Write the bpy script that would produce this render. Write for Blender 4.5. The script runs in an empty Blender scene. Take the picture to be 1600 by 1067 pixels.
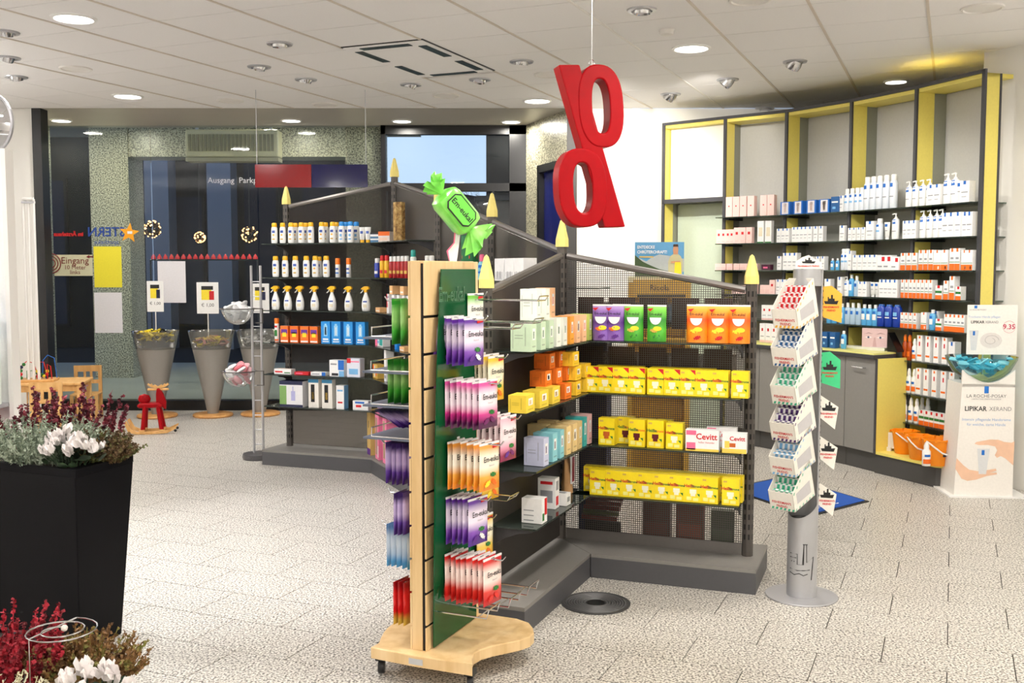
import bpy, math, random
from mathutils import Vector, Matrix
R = random.Random(7)
sc = bpy.context.scene
COL = sc.collection
# ------------------------------------------------------------------ camera, sky, exposure, lights
EYE, PITCH = 1.6, math.radians(4.04)
cd = bpy.data.cameras.new('camera'); cd.lens = 36; cd.sensor_width = 36; cd.clip_start = .05
cam = bpy.data.objects.new('camera', cd); COL.objects.link(cam)
cam.location = (0, 0, EYE); cam.rotation_euler = (math.pi/2 - PITCH, 0, 0)
sc.camera = cam
vs = sc.view_settings
vs.view_transform = 'Standard'; vs.look = 'None'; vs.gamma = 1; vs.use_curve_mapping = False
vs.exposure = 0.2
w = bpy.data.worlds.new('dusk_sky'); sc.world = w; w.use_nodes = True
nt = w.node_tree; bg = nt.nodes['Background']
tc = nt.nodes.new('ShaderNodeTexCoord'); sp = nt.nodes.new('ShaderNodeSeparateXYZ'); rp = nt.nodes.new('ShaderNodeValToRGB')
nt.links.new(tc.outputs['Generated'], sp.inputs[0]); nt.links.new(sp.outputs['Z'], rp.inputs[0]); nt.links.new(rp.outputs[0], bg.inputs[0])
rp.color_ramp.elements[0].position = 0.0; rp.color_ramp.elements[0].color = (.62, .77, 1, 1)
rp.color_ramp.elements[1].position = .5; rp.color_ramp.elements[1].color = (.24, .42, .9, 1)
bg.inputs[1].default_value = 1.05
CEIL = 3.2
LAMP_K = .56
def disc_light(x, y, z, size, power, col=None, spread=180):
    if col is None: k_ = min(1, max(0, (x+2.5)/4.5)); col = (1, .975-.045*k_, .97-.15*k_)   # cooler lamps by the window, warmer by the shelves
    l = bpy.data.lights.new('ceiling_or_fill_lamp', 'AREA'); l.shape = 'DISK'; l.size = size
    l.energy = power*LAMP_K; l.color = col; l.spread = math.radians(spread)
    o = bpy.data.objects.new('ceiling_or_fill_lamp', l); COL.objects.link(o); o.location = (x, y, z); return o
def spot_light(x, y, z, tx, ty, tz, power, angle, col=(1, .95, .88), blend=.6, size=.04):
    l = bpy.data.lights.new('spot_lamp', 'SPOT'); l.energy = power*LAMP_K; l.spot_size = math.radians(angle); l.spot_blend = blend
    l.color = col; l.shadow_soft_size = size
    o = bpy.data.objects.new('spot_lamp', l); COL.objects.link(o); o.location = (x, y, z)
    o.rotation_euler = (Vector((tx, ty, tz)) - Vector((x, y, z))).to_track_quat('-Z', 'Y').to_euler(); return o
# downlights in the picture, then the same fittings further back in the shop
SEEN_LAMPS = [(-2.8, 6.67, 62, .24), (-3.56, 9.62, 36, .24), (.24, 9.88, 36, .24), (1.3, 7.56, 50, .24)]
SOFFIT_LAMPS = [(-4.86, 11.18), (-2.38, 11.18), (-1.19, 11.22), (-.01, 11.27)]
for x, y, p, s in SEEN_LAMPS: disc_light(x, y, CEIL - .03, s, p)
for x, y in SOFFIT_LAMPS: disc_light(x, y, CEIL - .03, .2, 24, (1, .95, .85))
for x, y, p in [(-1.0, 4.3, 50), (1.1, 3.6, 56), (3.1, 4.9, 50), (-3.4, 4.2, 50), (-2.0, 1.4, 50), (.3, .6, 50), (2.6, 1.8, 50), (-3.4, -1.4, 40), (-.6, -1.6, 50), (2, -1.4, 50)]:
    disc_light(x, y, CEIL - .03, .24, p)
# swivel spots aimed at the white back wall, the shelves and the floor by the planter
spot_light(.9, 8.3, CEIL - .12, 1.0, 10.36, 2.1, 300, 75)
spot_light(1.6, 8.2, CEIL - .12, 1.75, 10.4, 2.4, 110, 70)
spot_light(3.24, 8.0, CEIL - .07, 3.3, 8.6, 1.2, 25, 120, (1, .85, .5))
spot_light(1.6, 6.6, CEIL - .12, 2.9, 8.5, 1.5, 150, 66)
spot_light(2.3, 5.6, CEIL - .12, 3.25, 7.7, 1.3, 110, 64)
spot_light(-2.1, 5.0, CEIL - .1, -1.5, 5.7, 0, 520, 58, (1, .98, .98))
spot_light(-1.9, 3.2, CEIL - .1, -1.0, 4.4, 0, 40, 90)
spot_light(-2.5, 8.0, CEIL - .1, -1.6, 8.3, 1.2, 50, 70)
spot_light(.9, 3.2, CEIL - .1, .8, 5.3, .8, 90, 60)
spot_light(.4, 2.6, CEIL - .1, -.1, 4.2, .9, 50, 50)
spot_light(-4.6, 4.6, CEIL - .1, -3.3, 6.0, 1.5, 70, 60)
# unseen upward lamps added to brighten the ceiling, beside and behind the camera
for x, y, p in [(-5.8, 4.0, 150), (-5.8, 7.5, 130), (-3.2, -3.2, 100), (0, -3.2, 100), (3.4, -3.2, 70), (4.7, 2.2, 40), (4.7, 5.2, 30)]:
    o_ = disc_light(x, y, 2.25, .25, p, (1, .97, .94), 150); o_.rotation_euler = (math.pi, 0, 0)
# lamps under the added canopy outside
for x, y, p in [(-5.3, 12.9, 55), (-3.0, 12.9, 40), (-1.6, 12.9, 55)]: disc_light(x, y, 3.5, .2, p, (1, .93, .72))

# ------------------------------------------------------------------ helpers
def srgb(c):
    f = lambda v: (v/255/12.92 if v <= 10.31 else ((v/255+.055)/1.055)**2.4)
    return (f(c[0]), f(c[1]), f(c[2]), 1)
MATS = {}
def mat(name, c, rough=.5, metal=0, grain=.06, gs=60, emit=0, coat=0, alpha=1, spec=.5):
    if name in MATS: return MATS[name]
    m = bpy.data.materials.new(name); m.use_nodes = True; n = m.node_tree; b = n.nodes['Principled BSDF']
    c = srgb(c); b.inputs['Roughness'].default_value = rough; b.inputs['Metallic'].default_value = metal
    b.inputs['Coat Weight'].default_value = coat; b.inputs['Specular IOR Level'].default_value = spec
    m.diffuse_color = c
    if grain:
        t = n.nodes.new('ShaderNodeTexCoord'); no = n.nodes.new('ShaderNodeTexNoise'); no.inputs['Scale'].default_value = gs
        mx = n.nodes.new('ShaderNodeMix'); mx.data_type = 'RGBA'
        n.links.new(t.outputs['Object'], no.inputs['Vector']); n.links.new(no.outputs['Fac'], mx.inputs['Factor'])
        mx.inputs['A'].default_value = tuple(v*(1-grain) for v in c[:3])+(1,); mx.inputs['B'].default_value = tuple(min(1, v*(1+grain)) for v in c[:3])+(1,)
        n.links.new(mx.outputs['Result'], b.inputs['Base Color'])
    else: b.inputs['Base Color'].default_value = c
    if emit:
        b.inputs['Emission Color'].default_value = c; b.inputs['Emission Strength'].default_value = emit
    if alpha < 1: b.inputs['Alpha'].default_value = alpha
    MATS[name] = m; return m
def ramp_mat(name, stops, rough=.5, space='Generated', kind='z', scale=1.0, detail=2, metal=0, blotch=None, coat=0, const=False):
    """colour ramp along the thing's height (printed packs) or over a noise (stone, wood)"""
    if name in MATS: return MATS[name]
    m = bpy.data.materials.new(name); m.use_nodes = True; n = m.node_tree; b = n.nodes['Principled BSDF']
    b.inputs['Roughness'].default_value = rough; b.inputs['Metallic'].default_value = metal; b.inputs['Coat Weight'].default_value = coat
    t = n.nodes.new('ShaderNodeTexCoord'); r = n.nodes.new('ShaderNodeValToRGB')
    e = r.color_ramp.elements
    while len(e) < len(stops): e.new(.5)
    for i, (p, c) in enumerate(stops): e[i].position = p; e[i].color = srgb(c)
    if const: r.color_ramp.interpolation = 'CONSTANT'
    if kind == 'z':
        s = n.nodes.new('ShaderNodeSeparateXYZ'); n.links.new(t.outputs[space], s.inputs[0]); n.links.new(s.outputs['Z'], r.inputs[0])
    elif kind == 'noise':
        no = n.nodes.new('ShaderNodeTexNoise'); no.inputs['Scale'].default_value = scale; no.inputs['Detail'].default_value = detail
        n.links.new(t.outputs[space], no.inputs['Vector']); n.links.new(no.outputs['Fac'], r.inputs[0])
    elif kind == 'wood':
        mp = n.nodes.new('ShaderNodeMapping'); mp.inputs['Scale'].default_value = blotch
        no = n.nodes.new('ShaderNodeTexNoise'); no.inputs['Scale'].default_value = scale; no.inputs['Detail'].default_value = detail
        n.links.new(t.outputs[space], mp.inputs[0]); n.links.new(mp.outputs[0], no.inputs['Vector']); n.links.new(no.outputs['Fac'], r.inputs[0])
    n.links.new(r.outputs[0], b.inputs['Base Color'])
    MATS[name] = m; return m
def glass_mat(name, tint, clear=.9, rough=.02, ior=1.5, body=None):
    """thin sheet: what passes straight through, a Fresnel mirror, and a share of body colour"""
    if name in MATS: return MATS[name]
    m = bpy.data.materials.new(name); m.use_nodes = True; n = m.node_tree; n.nodes.clear()
    o = n.nodes.new('ShaderNodeOutputMaterial'); tr = n.nodes.new('ShaderNodeBsdfTransparent'); gl = n.nodes.new('ShaderNodeBsdfGlossy')
    df = n.nodes.new('ShaderNodeBsdfDiffuse'); fr = n.nodes.new('ShaderNodeFresnel'); a = n.nodes.new('ShaderNodeMixShader'); c = n.nodes.new('ShaderNodeMixShader')
    tr.inputs[0].default_value = srgb(tint); gl.inputs['Roughness'].default_value = rough; fr.inputs['IOR'].default_value = ior
    df.inputs[0].default_value = srgb(body or tint); a.inputs[0].default_value = clear
    n.links.new(df.outputs[0], a.inputs[1]); n.links.new(tr.outputs[0], a.inputs[2])
    n.links.new(fr.outputs[0], c.inputs[0]); n.links.new(a.outputs[0], c.inputs[1]); n.links.new(gl.outputs[0], c.inputs[2]); n.links.new(c.outputs[0], o.inputs[0])
    MATS[name] = m; return m
def ang(dx, dy): return math.atan2(dy, dx)
def px_ground(px, py, z=0):
    """the point at height z that lies along this photograph pixel"""
    x, y = (px-800)/1600, -(py-533.5)/1600
    c, s = math.cos(PITCH), math.sin(PITCH)
    d = Vector((x, c+y*s, -s+y*c)); return Vector((0, 0, EYE)) + d*((z-EYE)/d.z)
def px_depth(px, py, Y):
    x, y = (px-800)/1600, -(py-533.5)/1600
    c, s = math.cos(PITCH), math.sin(PITCH)
    d = Vector((x, c+y*s, -s+y*c)); return Vector((0, 0, EYE)) + d*(Y/d.y)
class P:
    def __init__(s): s.v, s.f, s.m, s.s = [], [], [], []
    def add(s, vs, fs, m=0, sm=False):
        k = len(s.v); s.v += [tuple(q) for q in vs]
        for q in fs: s.f.append([k+i for i in q]); s.m.append(m); s.s.append(sm)
        return s
    def box(s, x0, y0, z0, x1, y1, z1, m=0):
        return s.add([(x0,y0,z0),(x1,y0,z0),(x1,y1,z0),(x0,y1,z0),(x0,y0,z1),(x1,y0,z1),(x1,y1,z1),(x0,y1,z1)],
                     [(3,2,1,0),(4,5,6,7),(0,1,5,4),(1,2,6,5),(2,3,7,6),(3,0,4,7)], m)
    def hexa(s, b, t, m=0):   # any eight corners: four below, four above, counter-clockwise
        return s.add(list(b)+list(t), [(3,2,1,0),(4,5,6,7),(0,1,5,4),(1,2,6,5),(2,3,7,6),(3,0,4,7)], m)
    def quad(s, pts, m=0): return s.add(pts, [tuple(range(len(pts)))], m)
    def prism(s, poly, z0, z1, m=0, ax='z', sm=False):
        n = len(poly)
        if ax == 'z': a = [(x, y, z0) for x, y in poly]; b = [(x, y, z1) for x, y in poly]
        elif ax == 'y': a = [(x, z0, y) for x, y in poly]; b = [(x, z1, y) for x, y in poly]
        else: a = [(z0, x, y) for x, y in poly]; b = [(z1, x, y) for x, y in poly]
        fs = [tuple(reversed(range(n))), tuple(range(n, 2*n))]
        s.add(a+b, fs, m); k = len(s.v)-2*n
        for i in range(n):
            j = (i+1) % n; s.f.append([k+i, k+j, k+n+j, k+n+i]); s.m.append(m); s.s.append(sm)
        return s
    def lathe(s, prof, n=16, m=0, c=(0, 0), sy=1, sm=True, cap=True):
        vs, fs = [], []
        for r, z in prof:
            for i in range(n):
                a = 2*math.pi*i/n; vs.append((c[0]+r*math.cos(a), c[1]+r*sy*math.sin(a), z))
        for j in range(len(prof)-1):
            for i in range(n):
                k = (i+1) % n; fs.append((j*n+i, j*n+k, (j+1)*n+k, (j+1)*n+i))
        s.add(vs, fs, m, sm)
        if cap:
            k = len(s.v)-len(vs)
            if prof[0][0] > 1e-4: s.f.append([k+i for i in reversed(range(n))]); s.m.append(m); s.s.append(False)
            if prof[-1][0] > 1e-4: s.f.append([k+(len(prof)-1)*n+i for i in range(n)]); s.m.append(m); s.s.append(False)
        return s
    def tube(s, pts, r, n=6, m=0, closed=False):
        pts = [Vector(p) for p in pts]; N = len(pts); rings = []; prev = None
        for i, p in enumerate(pts):
            a = pts[i-1] if (i > 0 or closed) else p; b = pts[(i+1) % N] if (i < N-1 or closed) else p
            t = (b-a).normalized()
            if prev is None:
                up = Vector((0, 0, 1)) if abs(t.z) < .9 else Vector((1, 0, 0)); q = t.cross(up).normalized()
            else: q = (prev - t*prev.dot(t)).normalized()
            prev = q; w_ = t.cross(q); rr = r[i] if isinstance(r, (list, tuple)) else r
            rings.append([p + (q*math.cos(2*math.pi*k/n) + w_*math.sin(2*math.pi*k/n))*rr for k in range(n)])
        vs = [v for g in rings for v in g]; fs = []
        for j in range(N if closed else N-1):
            j2 = (j+1) % N
            for i in range(n):
                k = (i+1) % n; fs.append((j*n+k, j*n+i, j2*n+i, j2*n+k))
        if not closed: fs += [tuple(range(n)), tuple(reversed(range((N-1)*n, N*n)))]
        return s.add(vs, fs, m, True)
    def ball(s, c, r, n=10, m=0, sz=1, k=6):
        prof = [(max(1e-5, r*math.sin(math.pi*i/k)), c[2]-r*sz*math.cos(math.pi*i/k)) for i in range(k+1)]
        return s.lathe(prof, n, m, (c[0], c[1]), cap=False)
    def build(s, name, mats, parent=None, sharp=40, bevel=0, loc=None, rz=0):
        me = bpy.data.meshes.new(name); me.from_pydata(s.v, [], s.f)
        if not isinstance(mats, (list, tuple)): mats = [mats]
        for q in mats: me.materials.append(q)
        me.polygons.foreach_set('material_index', s.m)
        if any(s.s):
            me.polygons.foreach_set('use_smooth', s.s); me.set_sharp_from_angle(angle=math.radians(sharp))
        me.update()
        o = bpy.data.objects.new(name, me); COL.objects.link(o)
        if parent is not None: o.parent = parent
        if bevel:
            b = o.modifiers.new('bevel', 'BEVEL'); b.width = bevel; b.segments = 2; b.limit_method = 'ANGLE'
        if loc is not None: o.location = loc
        if rz: o.rotation_euler = (0, 0, rz)
        return o
def tag(o, label=None, cat=None, group=None, kind=None):
    if label: o['label'] = label
    if cat: o['category'] = cat
    if group: o['group'] = group
    if kind: o['kind'] = kind
    return o
def empty(name, label, cat, loc=(0, 0, 0), rz=0, group=None):
    o = bpy.data.objects.new(name, None); COL.objects.link(o); o.empty_display_size = .1
    o.location = loc; o.rotation_euler = (0, 0, rz); return tag(o, label, cat, group)
def dup(o, tree):
    """tree: [(child, [grandchildren])]"""
    c = o.copy(); COL.objects.link(c)
    for ch, gs in tree:
        d = ch.copy(); COL.objects.link(d); d.parent = c
        for g in gs:
            h = g.copy(); COL.objects.link(h); h.parent = d
    return c
TXT = {}
def text(s, size, m, parent, x=0, y=0, z=0, off=0, al='CENTER', rx=90, rz=0, sx=1, name='lettering', ry=0, shear=0):
    key = (s, size, off, al, m.name, shear)
    if key not in TXT:
        cu = bpy.data.curves.new('lettering', 'FONT'); cu.body = s; cu.size = size; cu.align_x = al; cu.align_y = 'CENTER'
        cu.offset = off; cu.resolution_u = 2; cu.shear = shear
        t = bpy.data.objects.new('lettering', cu); COL.objects.link(t)
        me = bpy.data.meshes.new_from_object(t); bpy.data.objects.remove(t); bpy.data.curves.remove(cu)
        me.materials.clear(); me.materials.append(m); TXT[key] = me
    o = bpy.data.objects.new(name, TXT[key]); COL.objects.link(o); o.parent = parent
    o.location = (x, y, z); o.rotation_euler = (math.radians(rx), math.radians(ry), math.radians(rz)); o.scale = (sx, 1, 1)
    return o
ORD = 'first second third fourth fifth sixth seventh eighth ninth tenth eleventh twelfth thirteenth fourteenth fifteenth sixteenth'.split()
BUILD, PR = {}, {}
def put(key, loc, rz, label, group=None, s=(1, 1, 1)):
    if key not in PR:
        o = BUILD[key](); PR[key] = (o, [(c, [g for g in bpy.data.objects if g.parent == c]) for c in bpy.data.objects if c.parent == o])
    else: o = dup(*PR[key])
    o.location = loc; o.rotation_euler = (0, 0, rz); o.scale = s; o['label'] = label
    if group: o['group'] = group
    elif 'group' in o: del o['group']
    return o
def on_line(line, px, z, back=0):
    """the point of a shelf line (left end to right end) that stands at this column of the photograph"""
    (ax, ay), (bx, by) = line; L = math.hypot(bx-ax, by-ay); dx, dy = (bx-ax)/L, (by-ay)/L
    ax, ay = ax - dy*back, ay + dx*back      # away from the front
    k = (px-800)/1600; c, s = math.cos(PITCH), math.sin(PITCH)
    t = (k*(c*ay - s*(z-EYE)) - ax)/(dx - k*c*dy)
    return Vector((ax+dx*t, ay+dy*t, z))
def row(line, z, items, where, group=None):
    (ax, ay), (bx, by) = line; rz = ang(bx-ax, by-ay)
    for it in items:
        key, pxs, desc = it[0], it[1], it[2]; o_ = it[3] if len(it) > 3 else {}
        for i, px in enumerate(pxs):
            p = on_line(line, px, z+.002+o_.get('up', 0), o_.get('back', .06))
            lab = desc + (', ' + ORD[i] + ' from left' if len(pxs) > 1 else '') + ', ' + o_.get('where', where)
            put(key, p, rz + o_.get('turn', 0) + R.uniform(-.05, .05)*o_.get('jit', 1), lab, group if len(pxs) > 1 else None, o_.get('s', (1, 1, 1)))
# ------------------------------------------------------------------ materials
M = dict(
 white=mat('white_paint', (236, 233, 228), .6, gs=8, grain=.02), wallwhite=mat('wall_paint', (238, 236, 230), .7, gs=5, grain=.02),
 ceil=mat('ceiling_board', (241, 239, 238), .85, grain=.03, gs=90), grid=mat('ceiling_grid', (212, 202, 190), .5, grain=.03),
 soffit=mat('soffit_paint', (186, 180, 168), .35, grain=.03, gs=4), black=mat('black_metal', (14, 14, 16), .35), blacksoft=mat('black_lacquer', (9, 9, 13), .5, grain=.1, gs=12, spec=.12),
 chrome=mat('chrome', (210, 210, 212), .18, 1), steel=mat('brushed_steel', (186, 186, 190), .4, .55, grain=.05, gs=150), dark=mat('dark_grey_metal', (90, 85, 81), .45, .35),
 rail=mat('rail_grey', (122, 118, 115), .35, .4), plinth=mat('plinth_grey', (128, 125, 121), .5), plinthface=mat('plinth_face', (78, 78, 81), .5),
 tip=mat('pencil_tip_yellow', (240, 222, 130), .5), yellow=mat('yellow_laminate', (236, 220, 112), .45), yellowtop=mat('pale_yellow_laminate', (228, 226, 140), .4),
 greyfront=mat('grey_laminate', (138, 136, 132), .5), darkedge=mat('anthracite_edge', (62, 62, 66), .45), kick=mat('toe_kick', (72, 71, 70), .55),
 red=mat('glossy_red', (154, 0, 12), .34, coat=.0, spec=.18, grain=.12, gs=18), print_red=mat('print_red', (206, 24, 34), .5), print_blue=mat('print_blue', (20, 104, 196), .5),
 print_black=mat('print_black', (24, 24, 26), .5), print_grey=mat('print_grey', (150, 152, 158), .5), print_green=mat('print_green', (40, 120, 50), .5), print_orange=mat('print_orange', (238, 110, 24), .5),
 print_white=mat('print_white', (240, 240, 240), .5), print_yellow=mat('print_yellow', (246, 222, 50), .5), print_navy=mat('print_navy', (22, 28, 66), .5), print_gold=mat('print_gold', (212, 174, 80), .4),
 print_teal=mat('print_teal', (40, 160, 150), .5), print_pink=mat('print_pink', (238, 110, 150), .5), print_sky=mat('print_sky', (120, 180, 226), .5), print_purple=mat('print_purple', (96, 44, 140), .5),
 plastic_white=mat('white_plastic', (244, 244, 242), .35), plastic_yellow=mat('yellow_plastic', (246, 186, 20), .35), plastic_blue=mat('blue_plastic', (30, 140, 220), .35), plastic_orange=mat('orange_plastic', (246, 122, 16), .35),
 clear=glass_mat('clear_plastic', (235, 238, 238), .8), wallglass=glass_mat('wall_shelf_glass', (206, 222, 214), .84, body=(120, 140, 130)), shelfglass=glass_mat('shelf_glass', (150, 170, 160), .55, body=(74, 86, 80)), glass=glass_mat('window_glass', (246, 250, 250), .99, ior=1.28),
 panel=glass_mat('fine_perforated_sheet', (200, 198, 196), .84, .3, 1.1, (112, 107, 103)),
 grass=mat('leaf_green', (52, 76, 34), .6),
)
M['granite'] = ramp_mat('granite', [(.34, (58, 57, 50)), (.44, (118, 115, 98)), (.54, (182, 178, 152)), (.68, (212, 208, 184))], .3, 'Object', 'noise', 60, 5)
M['floor'] = ramp_mat('floor_granite', [(.34, (52, 50, 48)), (.425, (120, 116, 110)), (.50, (200, 195, 187)), (.64, (236, 232, 225))], .38, 'Object', 'noise', 105, 4)
M['joint'] = mat('tile_joint', (52, 48, 44), .8)
M['maple'] = ramp_mat('maple', [(.3, (212, 176, 122)), (.55, (229, 197, 146)), (.75, (236, 208, 162))], .4, 'Object', 'wood', 3, 4, blotch=(6, 6, .8))
M['pine'] = ramp_mat('pine', [(.3, (206, 152, 84)), (.6, (226, 178, 112)), (.8, (234, 192, 130))], .45, 'Object', 'wood', 4, 3, blotch=(6, 6, 1))
M['beech'] = ramp_mat('beech', [(.3, (196, 138, 76)), (.7, (222, 168, 102))], .45, 'Object', 'wood', 4, 3, blotch=(2, 8, 8))
# ------------------------------------------------------------------ the room
U_, V_ = Vector((.918, -.395, 0)), Vector((.395, .918, 0))     # directions of the tile grids
def uvp(u, v): q = U_*u + V_*v; return (q.x, q.y)
def clip(poly, f):
    out = []
    for i in range(len(poly)):
        a, b = poly[i-1], poly[i]; fa, fb = f(a), f(b)
        if (fa >= 0) != (fb >= 0):
            t = fa/(fa-fb); out.append((a[0]+(b[0]-a[0])*t, a[1]+(b[1]-a[1])*t))
        if fb >= 0: out.append(b)
    return out
fl = P().box(-7, -4, -.15, 5.2, 11.7, -.006).build('floor', M['joint']); tag(fl, kind='structure')
def tiles(parent, name, du, dv, pu, pv, gap, z0, z1, m, inside, limit, stagger=0, bounds=None, skip=None):
    cells = []
    for j in range(-30, 40):
        for i in range(-40, 40):
            u, v = pu+i*du+(stagger*du if j % 2 else 0), pv+j*dv
            poly = [uvp(u+gap, v+gap), uvp(u+du-gap, v+gap), uvp(u+du-gap, v+dv-gap), uvp(u+gap, v+dv-gap)]
            if skip and skip(u+du/2, v+dv/2): continue
            for f in bounds: poly = clip(poly, f) if poly else poly
            if len(poly) < 3: continue
            cx, cy = uvp(u+du/2, v+dv/2)
            seen = cy > .8 and abs(cx) < cy*.53+.3 and inside(cx, cy)
            cells.append((0 if seen else 1, cx*cx+cy*cy, poly, (cx, cy)))
    cells.sort(key=lambda c: c[:2])
    full = None; rest = P(); rz = ang(U_.x, U_.y)
    for k, (hid, _, poly, c) in enumerate(cells):
        if not hid and k < limit:
            if len(poly) == 4 and abs((Vector(poly[0])-Vector(poly[2])).length - math.hypot(du-2*gap, dv-2*gap)) < 1e-4 and abs((Vector(poly[1])-Vector(poly[3])).length - math.hypot(du-2*gap, dv-2*gap)) < 1e-4:
                if full is None:
                    full = P().box(-du/2+gap, -dv/2+gap, z0, du/2-gap, dv/2-gap, z1).build(name, m, parent); o = full
                else: o = full.copy(); COL.objects.link(o)
                o.location = (c[0], c[1], 0); o.rotation_euler = (0, 0, rz)
            else: P().prism(poly, z0, z1).build(name, m, parent)
        else: rest.prism(poly, z0, z1)
    if rest.v: tag(rest.build(name, m, parent), kind='stuff')
tiles(fl, 'tile', .50, .314, .02, 4.03, .0021, -.006, 0, M['floor'], lambda x, y: y < 640*2560/1e9+11.5 and not (x < -1.9 and y < 3.9), 300, .5,
      [lambda p: 11.55-p[1], lambda p: p[1]+3.9, lambda p: p[0]+6.5, lambda p: 5.0-p[0]])
ce = P().box(-7, -4, CEIL+.03, 5.2, 10.4, CEIL+.15).build('ceiling', M['grid']); tag(ce, kind='structure')
cass = lambda u, v: -4.12 < u < -3.46 and 6.45 < v < 7.66
tiles(ce, 'ceiling_tile', .655, .615, -.19, 5.3, .004, CEIL, CEIL+.03, M['ceil'], lambda x, y: y > 5, 280, 0,
      [lambda p: 10.34-p[1], lambda p: p[1]+3.9, lambda p: p[0]+6.9, lambda p: 5.1-p[0]], skip=cass)
for i in range(-10, 4):
    u = -.19 + i*.655
    if i == -6: segs = [(-3, 6.45), (7.68, 13)]
    else: segs = [(-3, 13)]
    for v0, v1 in segs:
        poly = [uvp(u-.009, v0), uvp(u+.009, v0), uvp(u+.009, v1), uvp(u-.009, v1)]
        for f in (lambda p: 10.34-p[1], lambda p: 5-p[0], lambda p: p[0]+6.8, lambda p: p[1]+3.8): poly = clip(poly, f) if poly else poly
        if len(poly) >= 3: P().prism(poly, CEIL-.006, CEIL+.002).build('grid_runner', M['white'] if i == -3 else M['grid'], ce)
so = P().box(-7, 10.36, CEIL, 1.2, 11.75, CEIL+.15).build('ceiling_soffit', M['soffit']); tag(so, kind='structure')
def wall(name, poly, z0, z1, m): return tag(P().prism(poly, z0, z1).build(name, m), kind='structure')
def rectw(x0, y0, x1, y1): return [(x0, y0), (x1, y0), (x1, y1), (x0, y1)]
wall('wall_left', rectw(-7.2, -4, -7, 10.4), 0, CEIL+.1, M['wallwhite'])
wall('wall_front_left', rectw(-7, 10.36, -4.77, 10.5), 0, CEIL, M['wallwhite'])
wall('wall_rear', rectw(-7, -4.15, 5.2, -4), 0, CEIL+.1, M['wallwhite'])
wall('wall_back', [(.62, 10.36), (5.2, 10.36), (5.2, 10.5), (.62, 10.5)], 0, CEIL, M['wallwhite'])
wall('wall_right', rectw(5, -4, 5.2, 10.36), 0, CEIL+.1, M['wallwhite'])
wall('wall_pillar_right', [(3.72, 7.30), (5.0, 6.95), (5.0, 9.6), (4.3, 9.2), (3.50, 7.72)], 0, CEIL, M['wallwhite'])
# granite return wall with the dark blue door
a, b = px_depth(822, 420, 11.55), px_depth(889, 420, 10.36)
dx, dy = b.x-a.x, b.y-a.y; L = math.hypot(dx, dy); dx /= L; dy /= L
gw = lambda t, d: (a.x+dx*t - dy*d, a.y+dy*t + dx*d)
t1, t2 = .34, .93
for k, (s, e, z0, z1) in enumerate([(0, t1, 0, CEIL), (t2*L/1.0 if t2 > L else min(t2*L, L-.06), L, 0, CEIL)]):
    wall('wall_granite', [gw(s, 0), gw(e, 0), gw(e, .3), gw(s, .3)], z0, z1, M['granite'])
e2 = min(t2*L, L-.06)
wall('wall_granite_lintel', [gw(t1, 0), gw(e2, 0), gw(e2, .3), gw(t1, .3)], 2.72, CEIL, M['granite'])
dr = tag(P().prism([gw(t1, .06), gw(e2, .06), gw(e2, .1), gw(t1, .1)], 0, 2.72).build('door_1', mat('dark_blue_glass', (18, 26, 92), .2)), kind='structure')
for s, e, z0, z1 in [(t1, t1+.06, 0, 2.72), (e2-.05, e2, 0, 2.72), (t1, e2, 2.64, 2.72), (t1, e2, 1.5, 1.6)]:
    P().prism([gw(s, .0), gw(e, .0), gw(e, .07), gw(s, .07)], z0, z1).build('door_frame', M['black'], dr)
wall('trim_corner', [(.55, 10.33), (.65, 10.33), (.65, 10.4), (.55, 10.4)], 0, CEIL, mat('dark_trim', (52, 50, 48), .5))
# glass front
FY = 11.6
wi = tag(P().box(-5.3, FY-.06, 0, .25, FY+.06, .11).build('window_1', M['black']), kind='structure')
for x0, x1 in [(-5.2, -4.06), (-4.05, -2.86), (-2.85, -1.86), (-1.85, -1.45)]:
    P().box(x0, FY-.006, .11, x1, FY+.006, CEIL).build('pane', M['glass'], wi)
fx = lambda px: (px-800)/1600*FY
for x0, x1, z0, z1 in [(fx(598), fx(605), 0, CEIL), (fx(598), fx(826), CEIL-.1, CEIL), (fx(796), fx(826), 0, CEIL), (fx(598), fx(826), 2.47, 2.56), (fx(769), fx(772), .11, 2.47), (fx(690), fx(697), .11, 2.47)]:
    P().box(x0, FY-.05, z0, x1, FY+.05, z1).build('window_frame', M['black'], wi)
for x0, x1, z0, z1 in [(fx(605), fx(796), 2.56, CEIL-.1), (fx(605), fx(690), .11, 2.47), (fx(697), fx(769), .11, 2.47), (fx(772), fx(796), .11, 2.47)]:
    P().box(x0, FY-.006, z0, x1, FY+.006, z1).build('pane', M['glass'], wi)
tag(P().box(-4.79, 10.34, 0, -4.70, 10.5, CEIL).build('trim_1', M['black']), kind='structure')
wall('wall_granite_left', rectw(-5.6, 10.5, -5.2, 11.66), 0, CEIL, M['granite'])
wall('wall_granite_pier', rectw(fx(540), FY+.1, fx(599), FY+.5), 0, CEIL, M['granite'])
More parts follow.
